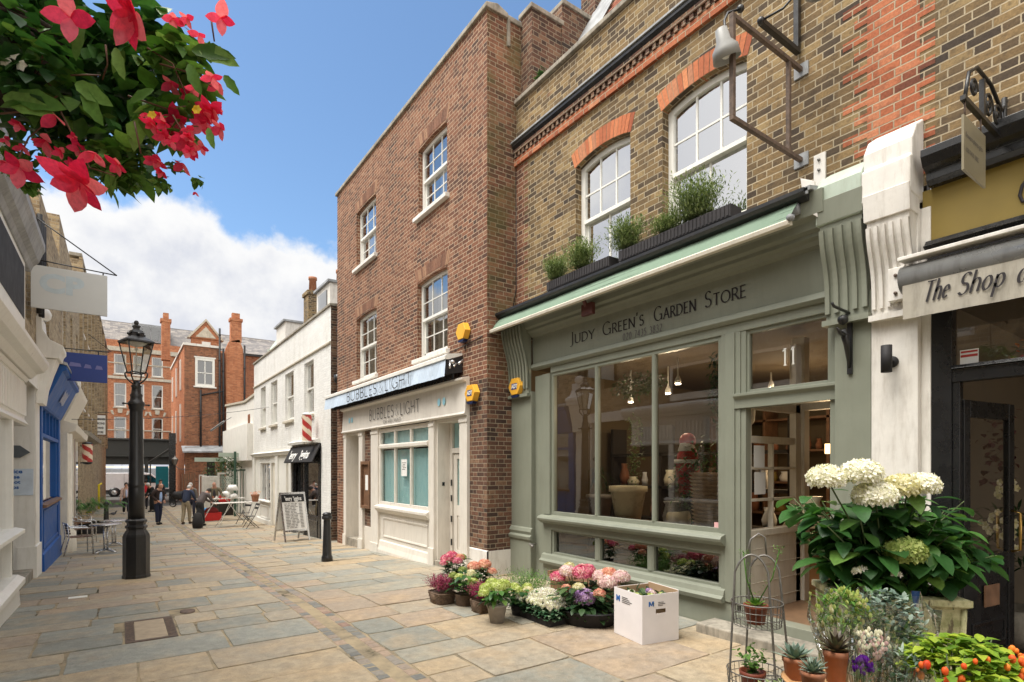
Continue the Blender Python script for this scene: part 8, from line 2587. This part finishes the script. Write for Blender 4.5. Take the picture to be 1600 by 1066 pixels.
centred(m, 'basket_bracket', M['black_iron'], 'iron arm from the left wall that carries the hanging basket', 'bracket')
# ================================================================ street furniture
# ---- gas lamp ---------------------------------------------------
LX, LY = .234, 12.0
LZ = gz(LY)
t = thing('street_lamp', (LX, LY, LZ), 'black cast iron street lamp with a four-sided glass lantern on the flags, left of centre', 'street lamp')
m = MB((LX, LY, LZ), 20)
oc8 = R(22.5)
m.lathe((0, 0, 0), [(.215, 0), (.215, .05), (.205, .07), (.205, .74), (.195, .78), (.15, .86), (.15, .88), (.17, .90), (.17, .93), (.14, .95), (.145, .98), (.165, 1.0), (.165, 1.03), (.13, 1.06)], 8, a0=oc8, smooth=False)
m.lathe((0, 0, 0), [(.128, 1.05), (.122, 1.6), (.118, 1.62), (.128, 1.64), (.128, 1.67), (.116, 1.70), (.098, 2.95), (.10, 3.0), (.115, 3.02), (.115, 3.06), (.13, 3.09), (.13, 3.13), (.10, 3.16), (.09, 3.22), (.10, 3.26), (.075, 3.30), (.07, 3.40), (.085, 3.42), (.05, 3.46), (.045, 3.52)], 18)
m.tube([(-.20, 0, 3.10), (.20, 0, 3.10)], .014, 6)
m.ball((-.2, 0, 3.1), .022, 8, 6); m.ball((.2, 0, 3.1), .022, 8, 6)
m.build('post', M['black_iron'], t)
m = MB((LX, LY, LZ), 20)
for k in range(4):
  a = math.pi / 4 + k * math.pi / 2
  P = [(.03, 3.45), (.10, 3.50), (.17, 3.58), (.185, 3.64), (.16, 3.68), (.13, 3.66)]
  m.tube([(q * math.cos(a), q * math.sin(a), z) for q, z in P], .013, 6)
zb, zt, rb, rt_ = 3.66, 4.20, .125, .235
def sq(r_, z): return [(r_ * math.cos(math.pi / 4 + k * math.pi / 2) * 1.0, r_ * math.sin(math.pi / 4 + k * math.pi / 2), z) for k in range(4)]
B_q, T_q = sq(rb * 1.2, zb), sq(rt_ * 1.2, zt)
for k in range(4):
  m.tube([B_q[k], T_q[k]], .011, 5); m.tube([B_q[k], B_q[(k + 1) % 4]], .012, 5); m.tube([T_q[k], T_q[(k + 1) % 4]], .018, 5)
m.build('lantern_frame', M['black_iron'], t)
m = MB((LX, LY, LZ), 20)
m.lathe((0, 0, 0), [(.31, 4.20), (.30, 4.225), (.16, 4.30), (.13, 4.31), (.125, 4.36), (.14, 4.37), (.10, 4.42), (.06, 4.43), (.05, 4.46), (.07, 4.48), (.07, 4.50), (.03, 4.52), (.045, 4.555), (.03, 4.59), (.004, 4.60)], 4, a0=math.pi / 4, smooth=False)
for k in range(4):
  a = k * math.pi / 2; m.ball((.12 * math.cos(a), .12 * math.sin(a), 4.345), .03, 8, 6)
m.build('lantern_roof', M['black_iron'], t)
m = MB((LX, LY, LZ), 20)
for k in range(4):
  m.quad(B_q[k], B_q[(k + 1) % 4], T_q[(k + 1) % 4], T_q[k])
m.build('glass', M['lampglass'], t)
m = MB((LX, LY, LZ), 20); m.lathe((0, 0, 4.12), [(.02, .0), (.12, .04), (.17, .08)], 12); m.tube([(0, 0, 3.7), (0, 0, 4.14)], .008, 5); m.ball((0, 0, 4.08), .03, 8, 6)
m.build('burner', M['paper'], t)
# ---- bollards -----------------------------------------------------
def bollard(px, py, label, first=None):
  c = G0(px, py)
  if first is None:
    m = MB(c)
    m.lathe((0, 0, 0), [(.115, 0), (.115, .09), (.10, .12), (.095, .14), (.072, .86), (.072, .87), (.10, .885), (.105, .90), (.105, .94), (.085, .955), (.095, .965), (.095, .99), (.06, 1.02), (.001, 1.03)], 14)
    o = centred(m, 'bollard', M['black_iron'], label, 'bollard', 'black iron bollards', base=c)
    return o
  o = first.copy(); col.objects.link(o); o.location = c; o['label'] = label
  return o
b0 = bollard(511, 877, 'black iron bollard standing in front of the pale candle shop')
bollard(166, 824, 'black iron bollard beyond the aluminium tables, left of the lamp post', b0)
# ---- A-board -------------------------------------------------------
A0 = G0(445, 848); A1 = G0(485, 844)
t = thing('pavement_sign', tuple((A0 + A1) / 2), 'white framed folding pavement sign with a price list outside the barber shop', 'pavement sign')
dv = (A1 - A0); wd = dv.length * 1.0; an = math.degrees(math.atan2(dv.y, dv.x))
AF = (tuple(A0), an)
def lean(mb, x0, x1, z0, z1, off, s_):
  """board leaning back: s_ = +1 front leaf"""
  k_ = .22
  def P(x, z, d): return (x, (z * k_ if s_ > 0 else .62 - z * k_) + d, z)
  V = [P(x0, z0, off), P(x1, z0, off), P(x1, z1, off), P(x0, z1, off), P(x0, z0, off + .02), P(x1, z0, off + .02), P(x1, z1, off + .02), P(x0, z1, off + .02)]
  mb.add(V, [(0, 1, 2, 3), (7, 6, 5, 4), (0, 4, 5, 1), (1, 5, 6, 2), (2, 6, 7, 3), (3, 7, 4, 0)])
m = MB(*AF)
for s_ in (1, -1):
  lean(m, 0, .05, 0, 1.42, 0, s_); lean(m, wd - .05, wd, 0, 1.42, 0, s_); lean(m, .05, wd - .05, 1.37, 1.42, .001, s_); lean(m, .05, wd - .05, .28, .33, .001, s_)
m.build('frame', M['steel'], t)
m = MB(*AF)
for s_ in (1, -1): lean(m, .05, wd - .05, .33, 1.37, .006, s_)
o = m.build('board', M['paper'], t)
m = MB(*AF); lean(m, .05, wd - .05, 1.14, 1.36, -.004, 1); hd = m.build('black_heading', M['black'], o)
m = MB(*AF)
q = MB(); w1_ = font_text(q, "'enry 'iggins", 0, 0, .17, 0, 1.0, 0, .004)
mx_ = max(p.x for p in q.v); q.v = [Vector((.14 + p.x / mx_ * (wd - .28), (1.18 + p.z) * .22 - .0085, 1.18 + p.z)) for p in q.v]
m.add(q.v, [tuple(f) for f in q.f])
m.build('heading_lettering', M['paper'], o)
m = MB(*AF)
rq = random.Random(4)
for k in range(17):
  z = 1.08 - k * .043
  x = .12
  while x < wd - .35:
    l = rq.uniform(.05, .16); lean(m, x, x + l, z, z + .012, -.003, 1); x += l + .03
  lean(m, wd - .24, wd - .14, z, z + .012, -.003, 1)
m.build('price_list', M['inkgrey'], o)
# ---- aluminium cafe tables and chairs -------------------------------
def cafe_table(c, label):
  t = thing('cafe_table', tuple(c), label, 'table', 'round aluminium cafe tables')
  m = MB(c); m.lathe((0, 0, .70), [(.02, 0), (.33, .0), (.345, .008), (.345, .028), (.33, .03), (.0, .03)], 32); m.build('table_top', M['steel'], t)
  m = MB(c)
  for dx in (-.035, .035): m.tube([(dx, 0, .05), (dx, 0, .71)], .024, 10)
  m.build('column', M['steel'], t)
  m = MB(c)
  for k in range(4):
    a = R(45 + 90 * k); m.tube([(0, 0, .075), (.16 * math.cos(a), .16 * math.sin(a), .05), (.31 * math.cos(a), .31 * math.sin(a), .015)], [.022, .02, .014], 8)
  m.build('foot', M['steel'], t)
  return t
def cafe_chair(c, rz, label):
  t = thing('cafe_chair', (0, 0, 0), label, 'chair', 'aluminium cafe chairs with wooden slats')
  m = MB()
  for sx in (-1, 1):
    m.tube([(sx * .25, -.24, 0), (sx * .25, -.23, .64), (sx * .25, -.19, .67), (sx * .25, .10, .68), (sx * .22, .22, .70), (sx * .19, .27, .78), (sx * .10, .30, .80), (0, .305, .80)], .0135, 8)
    m.tube([(sx * .20, .34, 0), (sx * .20, .23, .44), (sx * .19, .27, .80)], .0135, 8)
  m.build('frame', M['steel'], t)
  m = MB()
  for k in range(6): m.box(-.22, .22, -.22 + k * .073, -.22 + k * .073 + .055, .435, .452)
  m.build('seat', M['wood'], t)
  m = MB()
  for k in range(4):
    z = .52 + k * .065
    m.add([(x, .245 + .01 * k - .05 * (x / .2) ** 2 + .0, zz2) for zz2 in (z, z + .05) for x in (-.19, -.095, 0, .095, .19)], [(i, i + 1, 6 + i, 5 + i) for i in range(4)])
  m.build('backrest', M['wood'], t)
  for o_ in (t,): o_.location = c; o_.rotation_euler.z = rz
  return t
T1 = G0(165, 866) + Vector((0, .35, 0)); T2 = G0(178, 854) + Vector((0, .3, 0))
cafe_table(T1, 'nearer round aluminium table in front of the blue shop')
cafe_table(T2, 'further round aluminium table just behind the first')
ch = cafe_chair(G0(122, 868) + Vector((.0, .25, 0)), R(105), 'nearest aluminium chair with brown slats, its back to the blue shop')
copy_thing(ch, G0(138, 850) + Vector((-.1, .3, 0)), R(80), 'middle aluminium chair, between the two round tables')
copy_thing(ch, G0(118, 838) + Vector((.1, .0, 0)), R(60), 'furthest aluminium chair, half hidden beside the palm')
# black planter with palms and a yellow flower
c = G0(140, 836) + Vector((-.1, .3, 0))
rq = random.Random(55)
m = MB(); m.box(c.x - .75, c.x + .5, c.y, c.y + .35, c.z, c.z + .45)
pt_ = centred(m, 'palm_planter', M['black'], 'black trough of arching palms beyond the cafe tables', 'planter')
m = MB()
for (ox, n) in ((-.5, 14), (-.05, 14), (.35, 13)):
  b = Vector((c.x + ox, c.y + .18, c.z + .45))
  for k in range(n):
    a = rq.uniform(0, 6.28); out = rq.uniform(.35, .95); hh = rq.uniform(.4, .9)
    P = [b + Vector((math.cos(a) * out * s_, math.sin(a) * out * s_, hh * math.sin(s_ * 2.3))) for s_ in [i / 9 for i in range(10)]]
    for i in range(2, 10):
      d = (P[i] - P[i - 1]).normalized()
      sd = d.cross(Vector((0, 0, 1))).normalized()
      for sg in (-1, 1):
        for f in (0, .5):
          q = P[i - 1].lerp(P[i], f)
          leaf(m, q, d * .6 + sd * sg + Vector((0, 0, -.1)), .22 * math.sin(math.pi * (i - .6) / 10) + .05, .028, .3, .1, segs=2)
join(pt_, m, 'fronds', G['fern'])
m = MB()
for k in range(3): floret_head(m, c + Vector((.0 + k * .05, .2, .75)), .035, rq, 14, .02)
join(pt_, m, 'yellow_flower', G['yellow_f'])
m = MB(); m.tube([(-.72, 28.5, .1), (-.72, 28.5, 1.1), (-.62, 28.5, 1.15)], .04, 8)
centred(m, 'yellow_handrail', plain('yellow_plastic', (.75, .6, .03), .4), 'short yellow tube standing by the far left brick pier', 'handrail')
# ---- the table sale on the right -------------------------------------
def folding_table(c, w_, d_, h, label, rz=0, top='paper'):
  t = thing('folding_table', tuple(c), label, 'table', 'white folding tables of the street sale')
  fr = (tuple(c), rz)
  m = MB(*fr)
  for k in range(9): m.box(-w_ / 2, w_ / 2, -d_ / 2 + k * d_ / 9, -d_ / 2 + (k + .8) * d_ / 9, h - .02, h)
  m.build('table_top', M['white_old'], t)
  for sx in (-1, 1):
    m = MB(*fr)
    m.tube([(sx * w_ * .42, -d_ / 2 + .05, 0), (sx * w_ * .1, d_ * .3, h - .02)], .012, 6); m.tube([(sx * w_ * .1, -d_ * .3, h - .02), (sx * w_ * .42, d_ / 2 - .05, 0)], .012, 6)
    m.build('leg', M['white'], t)
  return t
c1 = G0(372, 824)
folding_table(c1 + Vector((.0, .6, 0)), 1.6, .65, .95, 'near white slatted folding table with crossed legs', 5)
c2 = G0(352, 818)
folding_table(c2 + Vector((.1, 1.9, 0)), 1.9, .7, .98, 'white folding table behind, loaded with lampshades and crockery', 3)
tz = gz(26.5) + .98
bc = c2 + Vector((.1, 1.9, 0)); bc.z = tz
def lampshade(dx, dy, dz, s, tl, lb):
  m = MB(); m.lathe((0, 0, 0), [(s, 0), (s * .55, s * .95), (s * .53, s * .95), (s * .97, .01)], 20)
  m.v = [Matrix.Rotation(tl, 3, 'Y') @ p + bc + Vector((dx, dy, dz)) for p in m.v]
  centred(m, 'lampshade', M['paper'], lb, 'lampshade', 'white lampshades on the sale table')
lampshade(.45, -.05, .35, .27, 0, 'white lampshade standing highest on the sale table')
lampshade(.15, -.1, .12, .22, R(50), 'white lampshade lying on its side left of the tall one')
lampshade(.5, -.2, .02, .2, R(-20), 'small white lampshade low on the sale table behind the flower pot')
cp = Vector((c1.x + .72, c1.y + .55, gz(c1.y) + .95))
m = MB(); m.lathe(cp, [(.11, 0), (.15, .24), (.165, .24), (.165, .30), (.14, .30)], 18)
o = centred(m, 'terracotta_pot', M['terracotta'], 'orange terracotta pot at the right end of the near sale table', 'flower pot')
m = MB()
for k in range(60): leaf(m, cp + Vector((rq.gauss(0, .09), rq.gauss(0, .09), .3 + rq.uniform(0, .1))), rdir(rq, 0, 1), .07, .04, .3, .2, segs=2)
join(o, m, 'dried_flowers', G['peach_f'])
rq = random.Random(8)
for k in range(9):
  q = bc + Vector((-.85 + k * .13, rq.uniform(-.25, .1), 0))
  m = MB(); s_ = rq.uniform(.04, .08)
  m.lathe(q, [(s_ * .6, 0), (s_, s_ * .8), (s_ * .5, s_ * 1.6), (s_ * .7, s_ * 2)], 10)
  mt_ = ('redp', 'terracotta', 'paper', 'cardin', 'terracotta', 'paper', 'redp', 'cardin', 'paper')[k]
  centred(m, 'bric_a_brac', M[mt_], 'small bric-a-brac among the odds and ends on the loaded sale table', 'ornament', 'bric-a-brac on the sale table')
# red crate, blue bag, black bag
c = G0(338, 814) + Vector((-.1, .35, 0))
t = thing('red_crate', tuple(c), 'bright red plastic crate on the ground under the sale table', 'crate')
m = MB(c); m.box(-.32, .32, -.2, .2, 0, .02); m.box(-.33, .33, -.21, -.19, 0, .36); m.box(-.33, .33, .19, .21, 0, .36); m.box(-.33, -.31, -.19, .19, 0, .36); m.box(.31, .33, -.19, .19, 0, .36); m.box(-.35, .35, -.23, -.21, .32, .36)
m.build('tub', M['red'], t)
m = MB(c); m.lathe((-.05, 0, .28), [(.22, 0), (.3, .15), (.2, .28), (.02, .34)], 10, 1, .6); m.build('cloth', cloth('dark_red_cloth', (.18, .02, .02)), t)
c = G0(322, 812) + Vector((.0, .5, 0))
m = MB(c); m.lathe((0, 0, 0), [(.15, 0), (.2, .2), (.19, .45), (.1, .5)], 10, 1.2, .8); centred(m, 'blue_bag', M['bluebag'], 'blue plastic bag on the ground behind the black holdall', 'bag')
c = G0(346, 806) + Vector((.1, .3, 0)); c.z = gz(c.y) + .62
m = MB(c); m.lathe((0, 0, 0), [(.25, 0), (.34, .12), (.25, .26), (.05, .30)], 12, 1.1, .6); centred(m, 'red_cloth_bundle', M['red'], 'red bundle hanging over the end of the sale table', 'cloth')
m = MB(c); m.box(-.35, .45, -.2, .25, -.62, -.0); centred(m, 'dark_box', M['dark_in'], 'dark box of goods under the sale table behind the red crate', 'box')
# dark folding chairs by the white shop
def garden_chair(c, rz, label):
  t = thing('folding_chair', (0, 0, 0), label, 'chair', 'dark folding chairs outside the white shop')
  m = MB()
  for sx in (-.19, .19):
    m.tube([(sx, -.22, 0), (sx, .10, .48), (sx, .30, .95)], .011, 6); m.tube([(sx, .26, 0), (sx, -.20, .45)], .011, 6)
  m.build('frame', M['black_iron'], t)
  m = MB()
  for k in range(6): m.box(-.19, .19, -.2 + k * .065, -.2 + k * .065 + .045, .45, .462)
  m.build('seat', M['black_iron'], t)
  m = MB(); m.add([(-.19, .22, .72), (.19, .22, .72), (.19, .255, .80), (-.19, .255, .80)], [(0, 1, 2, 3)]); m.add([(-.19, .27, .86), (.19, .27, .86), (.19, .30, .94), (-.19, .30, .94)], [(0, 1, 2, 3)]); m.build('backrest', M['black_iron'], t)
  t.location = c; t.rotation_euler.z = rz
  return t
g1 = garden_chair(G0(398, 826) + Vector((-.1, .3, 0)), R(-80), 'dark folding chair nearest the white shop, facing the sale table')
copy_thing(g1, G0(384, 820) + Vector((0, .5, 0)), R(-60), 'second dark folding chair, partly behind the first')
# pram/bicycle shapes by the red block
t = thing('parked_pram', tuple(G0(282, 792)), 'dark pram parked beyond the men, in front of the board fence', 'pram')
c = G0(282, 792)
m = MB(c)
for x in (-.4, .4):
  for y in (-.2, .2): m.tube([(x + .16 * math.cos(a * .63), y, .17 + .16 * math.sin(a * .63)) for a in range(11)], .018, 5, False)
m.build('wheels', M['rubber'], t)
m = MB(c)
for y in (-.2, .2): m.tube([(-.4, y, .17), (.1, y, .6), (.55, y, 1.0)], .014, 5); m.tube([(.4, y, .17), (-.1, y, .6)], .014, 5)
m.build('frame', M['black_iron'], t)
m = MB(c); m.lathe((-.1, 0, .45), [(.2, 0), (.32, .15), (.34, .3), (.2, .5)], 12, 1.1, .7); m.build('seat', M['blackmatt'], t)
# planting behind the lattice
mass('yard_shrub', 'dark green shrub behind the white trellis', (5.0, 34.5, 1.5), 1.4, .5, .9, 900, .16, .08, 'leaf_dark', 61)
mass('yard_climber', 'climbing plant over the green yard rails', (4.5, 31.5, 2.0), .7, .4, .6, 500, .12, .07, 'leaf', 62)
mass('roof_moss', 'small fern growing on the party wall above the yellow brick parapet', (5.72, 7.3, 8.3), .06, .12, .12, 160, .08, .02, 'leaf_dark', 63)
# pigeon on the flags
c = G0(177, 806)
m = MB(c); m.ball((0, 0, .11), .07, 12, 8, (1.7, 1, .9)); m.tube([(.08, 0, .14), (.12, 0, .22), (.15, 0, .24)], [.04, .028, .022], 8); m.tube([(.16, 0, .24), (.19, 0, .235)], [.008, .002], 5); m.tube([(-.09, 0, .10), (-.22, 0, .08)], [.045, .02], 6)
for y in (-.02, .02): m.tube([(0, y, .06), (0, y, 0)], .005, 4)
centred(m, 'pigeon', plain('pigeon_grey', (.08, .08, .09), .7), 'dark pigeon standing on the flags beyond the tables', 'pigeon')
# ================================================================ people
def skinned(pts, edges, rad, sub=1):
  """grow a smooth tapered surface round a skeleton; returns vertices and faces"""
  me = bpy.data.meshes.new('sk'); me.from_pydata(pts, edges, [])
  ob = bpy.data.objects.new('sk', me); col.objects.link(ob)
  ob.modifiers.new('s', 'SKIN').use_smooth_shade = True
  for i, q in enumerate(rad):
    me.skin_vertices[0].data[i].radius = (q, q) if not isinstance(q, tuple) else q
  me.skin_vertices[0].data[0].use_root = True
  sb = ob.modifiers.new('b', 'SUBSURF'); sb.levels = sub; sb.render_levels = sub
  dg = bpy.context.evaluated_depsgraph_get(); dg.update()
  m2 = bpy.data.meshes.new_from_object(ob.evaluated_get(dg))
  V = [v.co.copy() for v in m2.vertices]; F = [tuple(p.vertices) for p in m2.polygons]
  bpy.data.objects.remove(ob); bpy.data.meshes.remove(me); bpy.data.meshes.remove(m2)
  return V, F
def person(c, rz, label, H=1.75, lean=0.0, nod=.2, hands=((-.30, .06, .80), (.30, .06, .80)), legs=(0, 0), coat=(.1, .1, .1), trou=(.03, .03, .05), hair='hair_dark', bald=False, shirt=None, coatlen=.0, shoes=(.02, .02, .02), skirt=False, side=0.0):
  s = H / 1.75
  t = thing('person', (0, 0, 0), label, 'person')
  hipz, L = .92, Vector
  up = L((math.sin(side), math.sin(lean), math.cos(lean) * math.cos(side))).normalized()
  pel = L((0, -.10 * math.sin(lean), hipz))
  ch, nk = pel + up * .34, pel + up * .52
  hup = L((up.x, math.sin(lean + nod), math.cos(lean + nod))).normalized()
  hd = nk + hup * .17
  X_ = L((1, 0, 0))
  sh = [nk + X_ * (k * .185) - up * .05 for k in (-1, 1)]
  hn = [L(h) for h in hands]
  el = []
  for k in (0, 1):
    mid = (sh[k] + hn[k]) / 2; d = (hn[k] - sh[k]).length
    b = math.sqrt(max(0, .28 ** 2 - (d / 2) ** 2))
    dr = L(((-1, 1)[k] * .5, -.8, -.1)).normalized()
    el.append(mid + dr * b)
  hp = [pel + X_ * (k * .09) - L((0, 0, .03)) for k in (-1, 1)]
  kn = [L((hp[k].x, legs[k] * .5 + .03, .49)) for k in (0, 1)]
  an = [L((hp[k].x, legs[k] - .02, .08)) for k in (0, 1)]
  P = [pel, ch, nk, hd, sh[0], el[0], hn[0], sh[1], el[1], hn[1], hp[0], kn[0], an[0], hp[1], kn[1], an[1]]
  E_ = [(0, 1), (1, 2), (2, 3), (2, 4), (4, 5), (5, 6), (2, 7), (7, 8), (8, 9), (0, 10), (10, 11), (11, 12), (0, 13), (13, 14), (14, 15)]
  rd = [.125, .13, .055, .06, .055, .04, .025, .055, .04, .025, .085, .058, .038, .085, .058, .038]
  V, F = skinned([tuple(p) for p in P], E_, rd)
  m = MB(); m.add(V, F, True)
  # head with brow, nose, chin, ears and eyes sunk in the face
  fx = hup; fw = L((0, math.cos(lean + nod), -math.sin(lean + nod)))
  hc = hd + fx * .01
  def hl(x, y, z): return hc + X_ * x + fw * y + fx * z
  b = MB(); b.ball((0, 0, 0), .1, 12, 10, (.78, .95, 1.18)); b.ball((0, .035, -.07), .055, 8, 6, (.85, .9, .8)); b.tube([(0, .09, .02), (0, .115, -.02), (0, .09, -.03)], [.008, .014, .008], 6)
  for k in (-1, 1): b.ball((k * .08, -.005, -.005), .02, 6, 5, (.4, .8, 1.3))
  m.add([hl(*p) for p in b.v], [tuple(f) for f in b.f], True)
  for k in (0, 1):
    d = (hn[k] - el[k]).normalized(); sd = d.cross(L((0, 0, 1))).normalized() if abs(d.z) < .95 else L((0, 1, 0)); nn = d.cross(sd)
    m.tube([hn[k] - d * .02, hn[k] + d * .03, hn[k] + d * .085], [.024, .036, .03], 7)
    for j in range(4):
      q = hn[k] + d * .08 + sd * (.026 - .0175 * j); l = (.06, .075, .07, .055)[j]
      m.tube([q, q + d * l * .55, q + d * l * .9 + nn * .02], [.0095, .009, .006], 5)
    q = hn[k] + d * .02 + sd * .03
    m.tube([q, q + d * .035 + sd * .022, q + d * .065 + sd * .02], [.011, .01, .008], 5)
  m.build('body', M['skin'], t)
  m = MB()
  for k in (-1, 1): m.ball(hl(k * .03, .078, .012), .009, 6, 5)
  m.build('eyes', M['hair_dark'], t)
  m = MB()
  if bald: b = MB(); b.ball((0, -.03, -.01), .1, 12, 8, (.84, .86, 1.0)); m.add([hl(*p) for p in b.v], [tuple(f) for f in b.f], True)
  else: b = MB(); b.ball((0, -.022, .03), .108, 12, 8, (.86, .98, 1.06)); m.add([hl(*p) for p in b.v], [tuple(f) for f in b.f], True)
  m.build('hair', M[hair], t)
  # trousers
  q = [pel, hp[0], kn[0], an[0], hp[1], kn[1], an[1], pel + up * .10]
  V, F = skinned([tuple(p) for p in q], [(0, 1), (1, 2), (2, 3), (0, 4), (4, 5), (5, 6), (0, 7)], [.145, .105, .078, .062, .105, .078, .062, .14])
  m = MB(); m.add(V, F, True)
  if skirt: m.lathe((0, 0, .12), [(.20, 0), (.18, .35), (.15, .84)], 14, 1, .8)
  m.build('trousers', cloth('trousers', trou), t)
  m = MB()
  for k in (0, 1): m.ball((an[k].x, an[k].y + .07, .05), .06, 10, 6, (.75, 2.1, .8))
  m.build('shoes', cloth('shoes', shoes), t)
  # jacket or coat
  q = [ch, pel - up * coatlen + up * .02, nk - up * .02, sh[0], el[0], hn[0] - (hn[0] - el[0]).normalized() * .02, sh[1], el[1], hn[1] - (hn[1] - el[1]).normalized() * .02]
  V, F = skinned([tuple(p) for p in q], [(0, 1), (0, 2), (2, 3), (3, 4), (4, 5), (2, 6), (6, 7), (7, 8)], [.165, .165, .095, .08, .062, .048, .08, .062, .048])
  m = MB(); m.add(V, F, True)
  m.build('jacket', cloth('jacket', coat), t)
  if shirt:
    m = MB(); f0 = ch + L((0, .155, 0)); m.ball(ch + L((0, .105, -.10)), .1, 10, 8, (.62, .85, 2.5)); m.build('shirt', cloth('shirt', shirt), t)
  t.location = c; t.rotation_euler.z = rz; t.scale = (s, s, s)
  return t
def GP(px, py, dy=0): return G0(px, py) + Vector((0, dy, 0))
person(GP(247, 820), R(215), 'man in an open dark brown jacket and blue shirt, head bowed, hands at his waist', 1.78, .10, .55, ((-.12, .20, .98), (.14, .20, .98)), (-.05, .08), (.035, .022, .02), (.015, .02, .045), 'hair_brown', True, (.35, .48, .75), .05)
person(GP(291, 819), R(-35), 'man in a navy jacket and khaki trousers seen from behind, stooping to the table', 1.74, .32, .35, ((-.16, .36, .92), (.22, .34, .95)), (-.12, .10), (.03, .04, .075), (.30, .25, .17), 'hair_grey', True, None, .10, (.06, .04, .03))
person(GP(313, 822), R(-55), 'dark-haired woman in a patterned top and wide black trousers, bent over the sale table', 1.70, .62, .5, ((-.10, .62, .95), (.14, .60, .92)), (-.02, .04), (.11, .09, .09), (.02, .02, .022), 'hair_dark', False, None, .06, skirt=True)
wb = GP(309, 826)
m = MB(wb); m.lathe((0, 0, .02), [(.17, 0), (.20, .2), (.13, .55), (.02, .60)], 12, 1, .6); m.tube([(-.05, 0, .55), (.0, 0, 1.1), (.05, 0, .55)], .012, 5)
centred(m, 'black_holdall', M['blackmatt'], 'large black shoulder bag hanging almost to the ground beside the bent woman', 'bag')
person(GP(337, 812, .3), R(165), 'older white-haired man in a tweed jacket and dark waistcoat standing behind the table', 1.78, .12, .5, ((-.24, .24, .98), (.24, .26, .98)), (0, .03), (.17, .145, .095), (.05, .045, .04), 'hair_grey', True, (.03, .025, .03), .10)
person(GP(303, 812, .8), R(150), 'white-haired person half hidden between the navy jacket and the patterned top', 1.72, .15, .4, coat=(.16, .14, .12), hair='hair_grey')
person(GP(197, 803), R(185), 'woman in a pale pink jacket and dark trousers walking toward the camera', 1.62, .02, .15, ((-.22, .22, 1.0), (.26, .05, .82)), (.14, -.16), (.62, .45, .40), (.02, .018, .02), 'hair_dark', False, (.45, .50, .68), .03, (.7, .7, .7))
person(GP(206, 795), R(170), 'person in a pale top following behind the woman in pink, beside the lamp post', 1.6, coat=(.65, .48, .45), trou=(.05, .04, .05), hair='hair_brown')
person(GP(227, 796), R(10), 'person in a bright red jacket and dark trousers just right of the lamp post', 1.72, .05, .2, ((-.25, .2, 1.0), (.28, .1, .85)), (-.1, .12), (.50, .02, .03), (.02, .02, .025), 'hair_dark')
person(GP(239, 800), R(120), 'person in a long black coat leaning forward, behind the man in brown', 1.66, .35, .4, ((-.12, .4, .9), (.2, .35, .88)), (-.04, .06), (.012, .012, .013), (.012, .012, .013), 'hair_grey', False, None, .18, skirt=True)
person(GP(250, 794), R(200), 'dark-haired person in dark clothes far back near the van', 1.7, .05, .3, coat=(.03, .03, .035), hair='hair_dark')
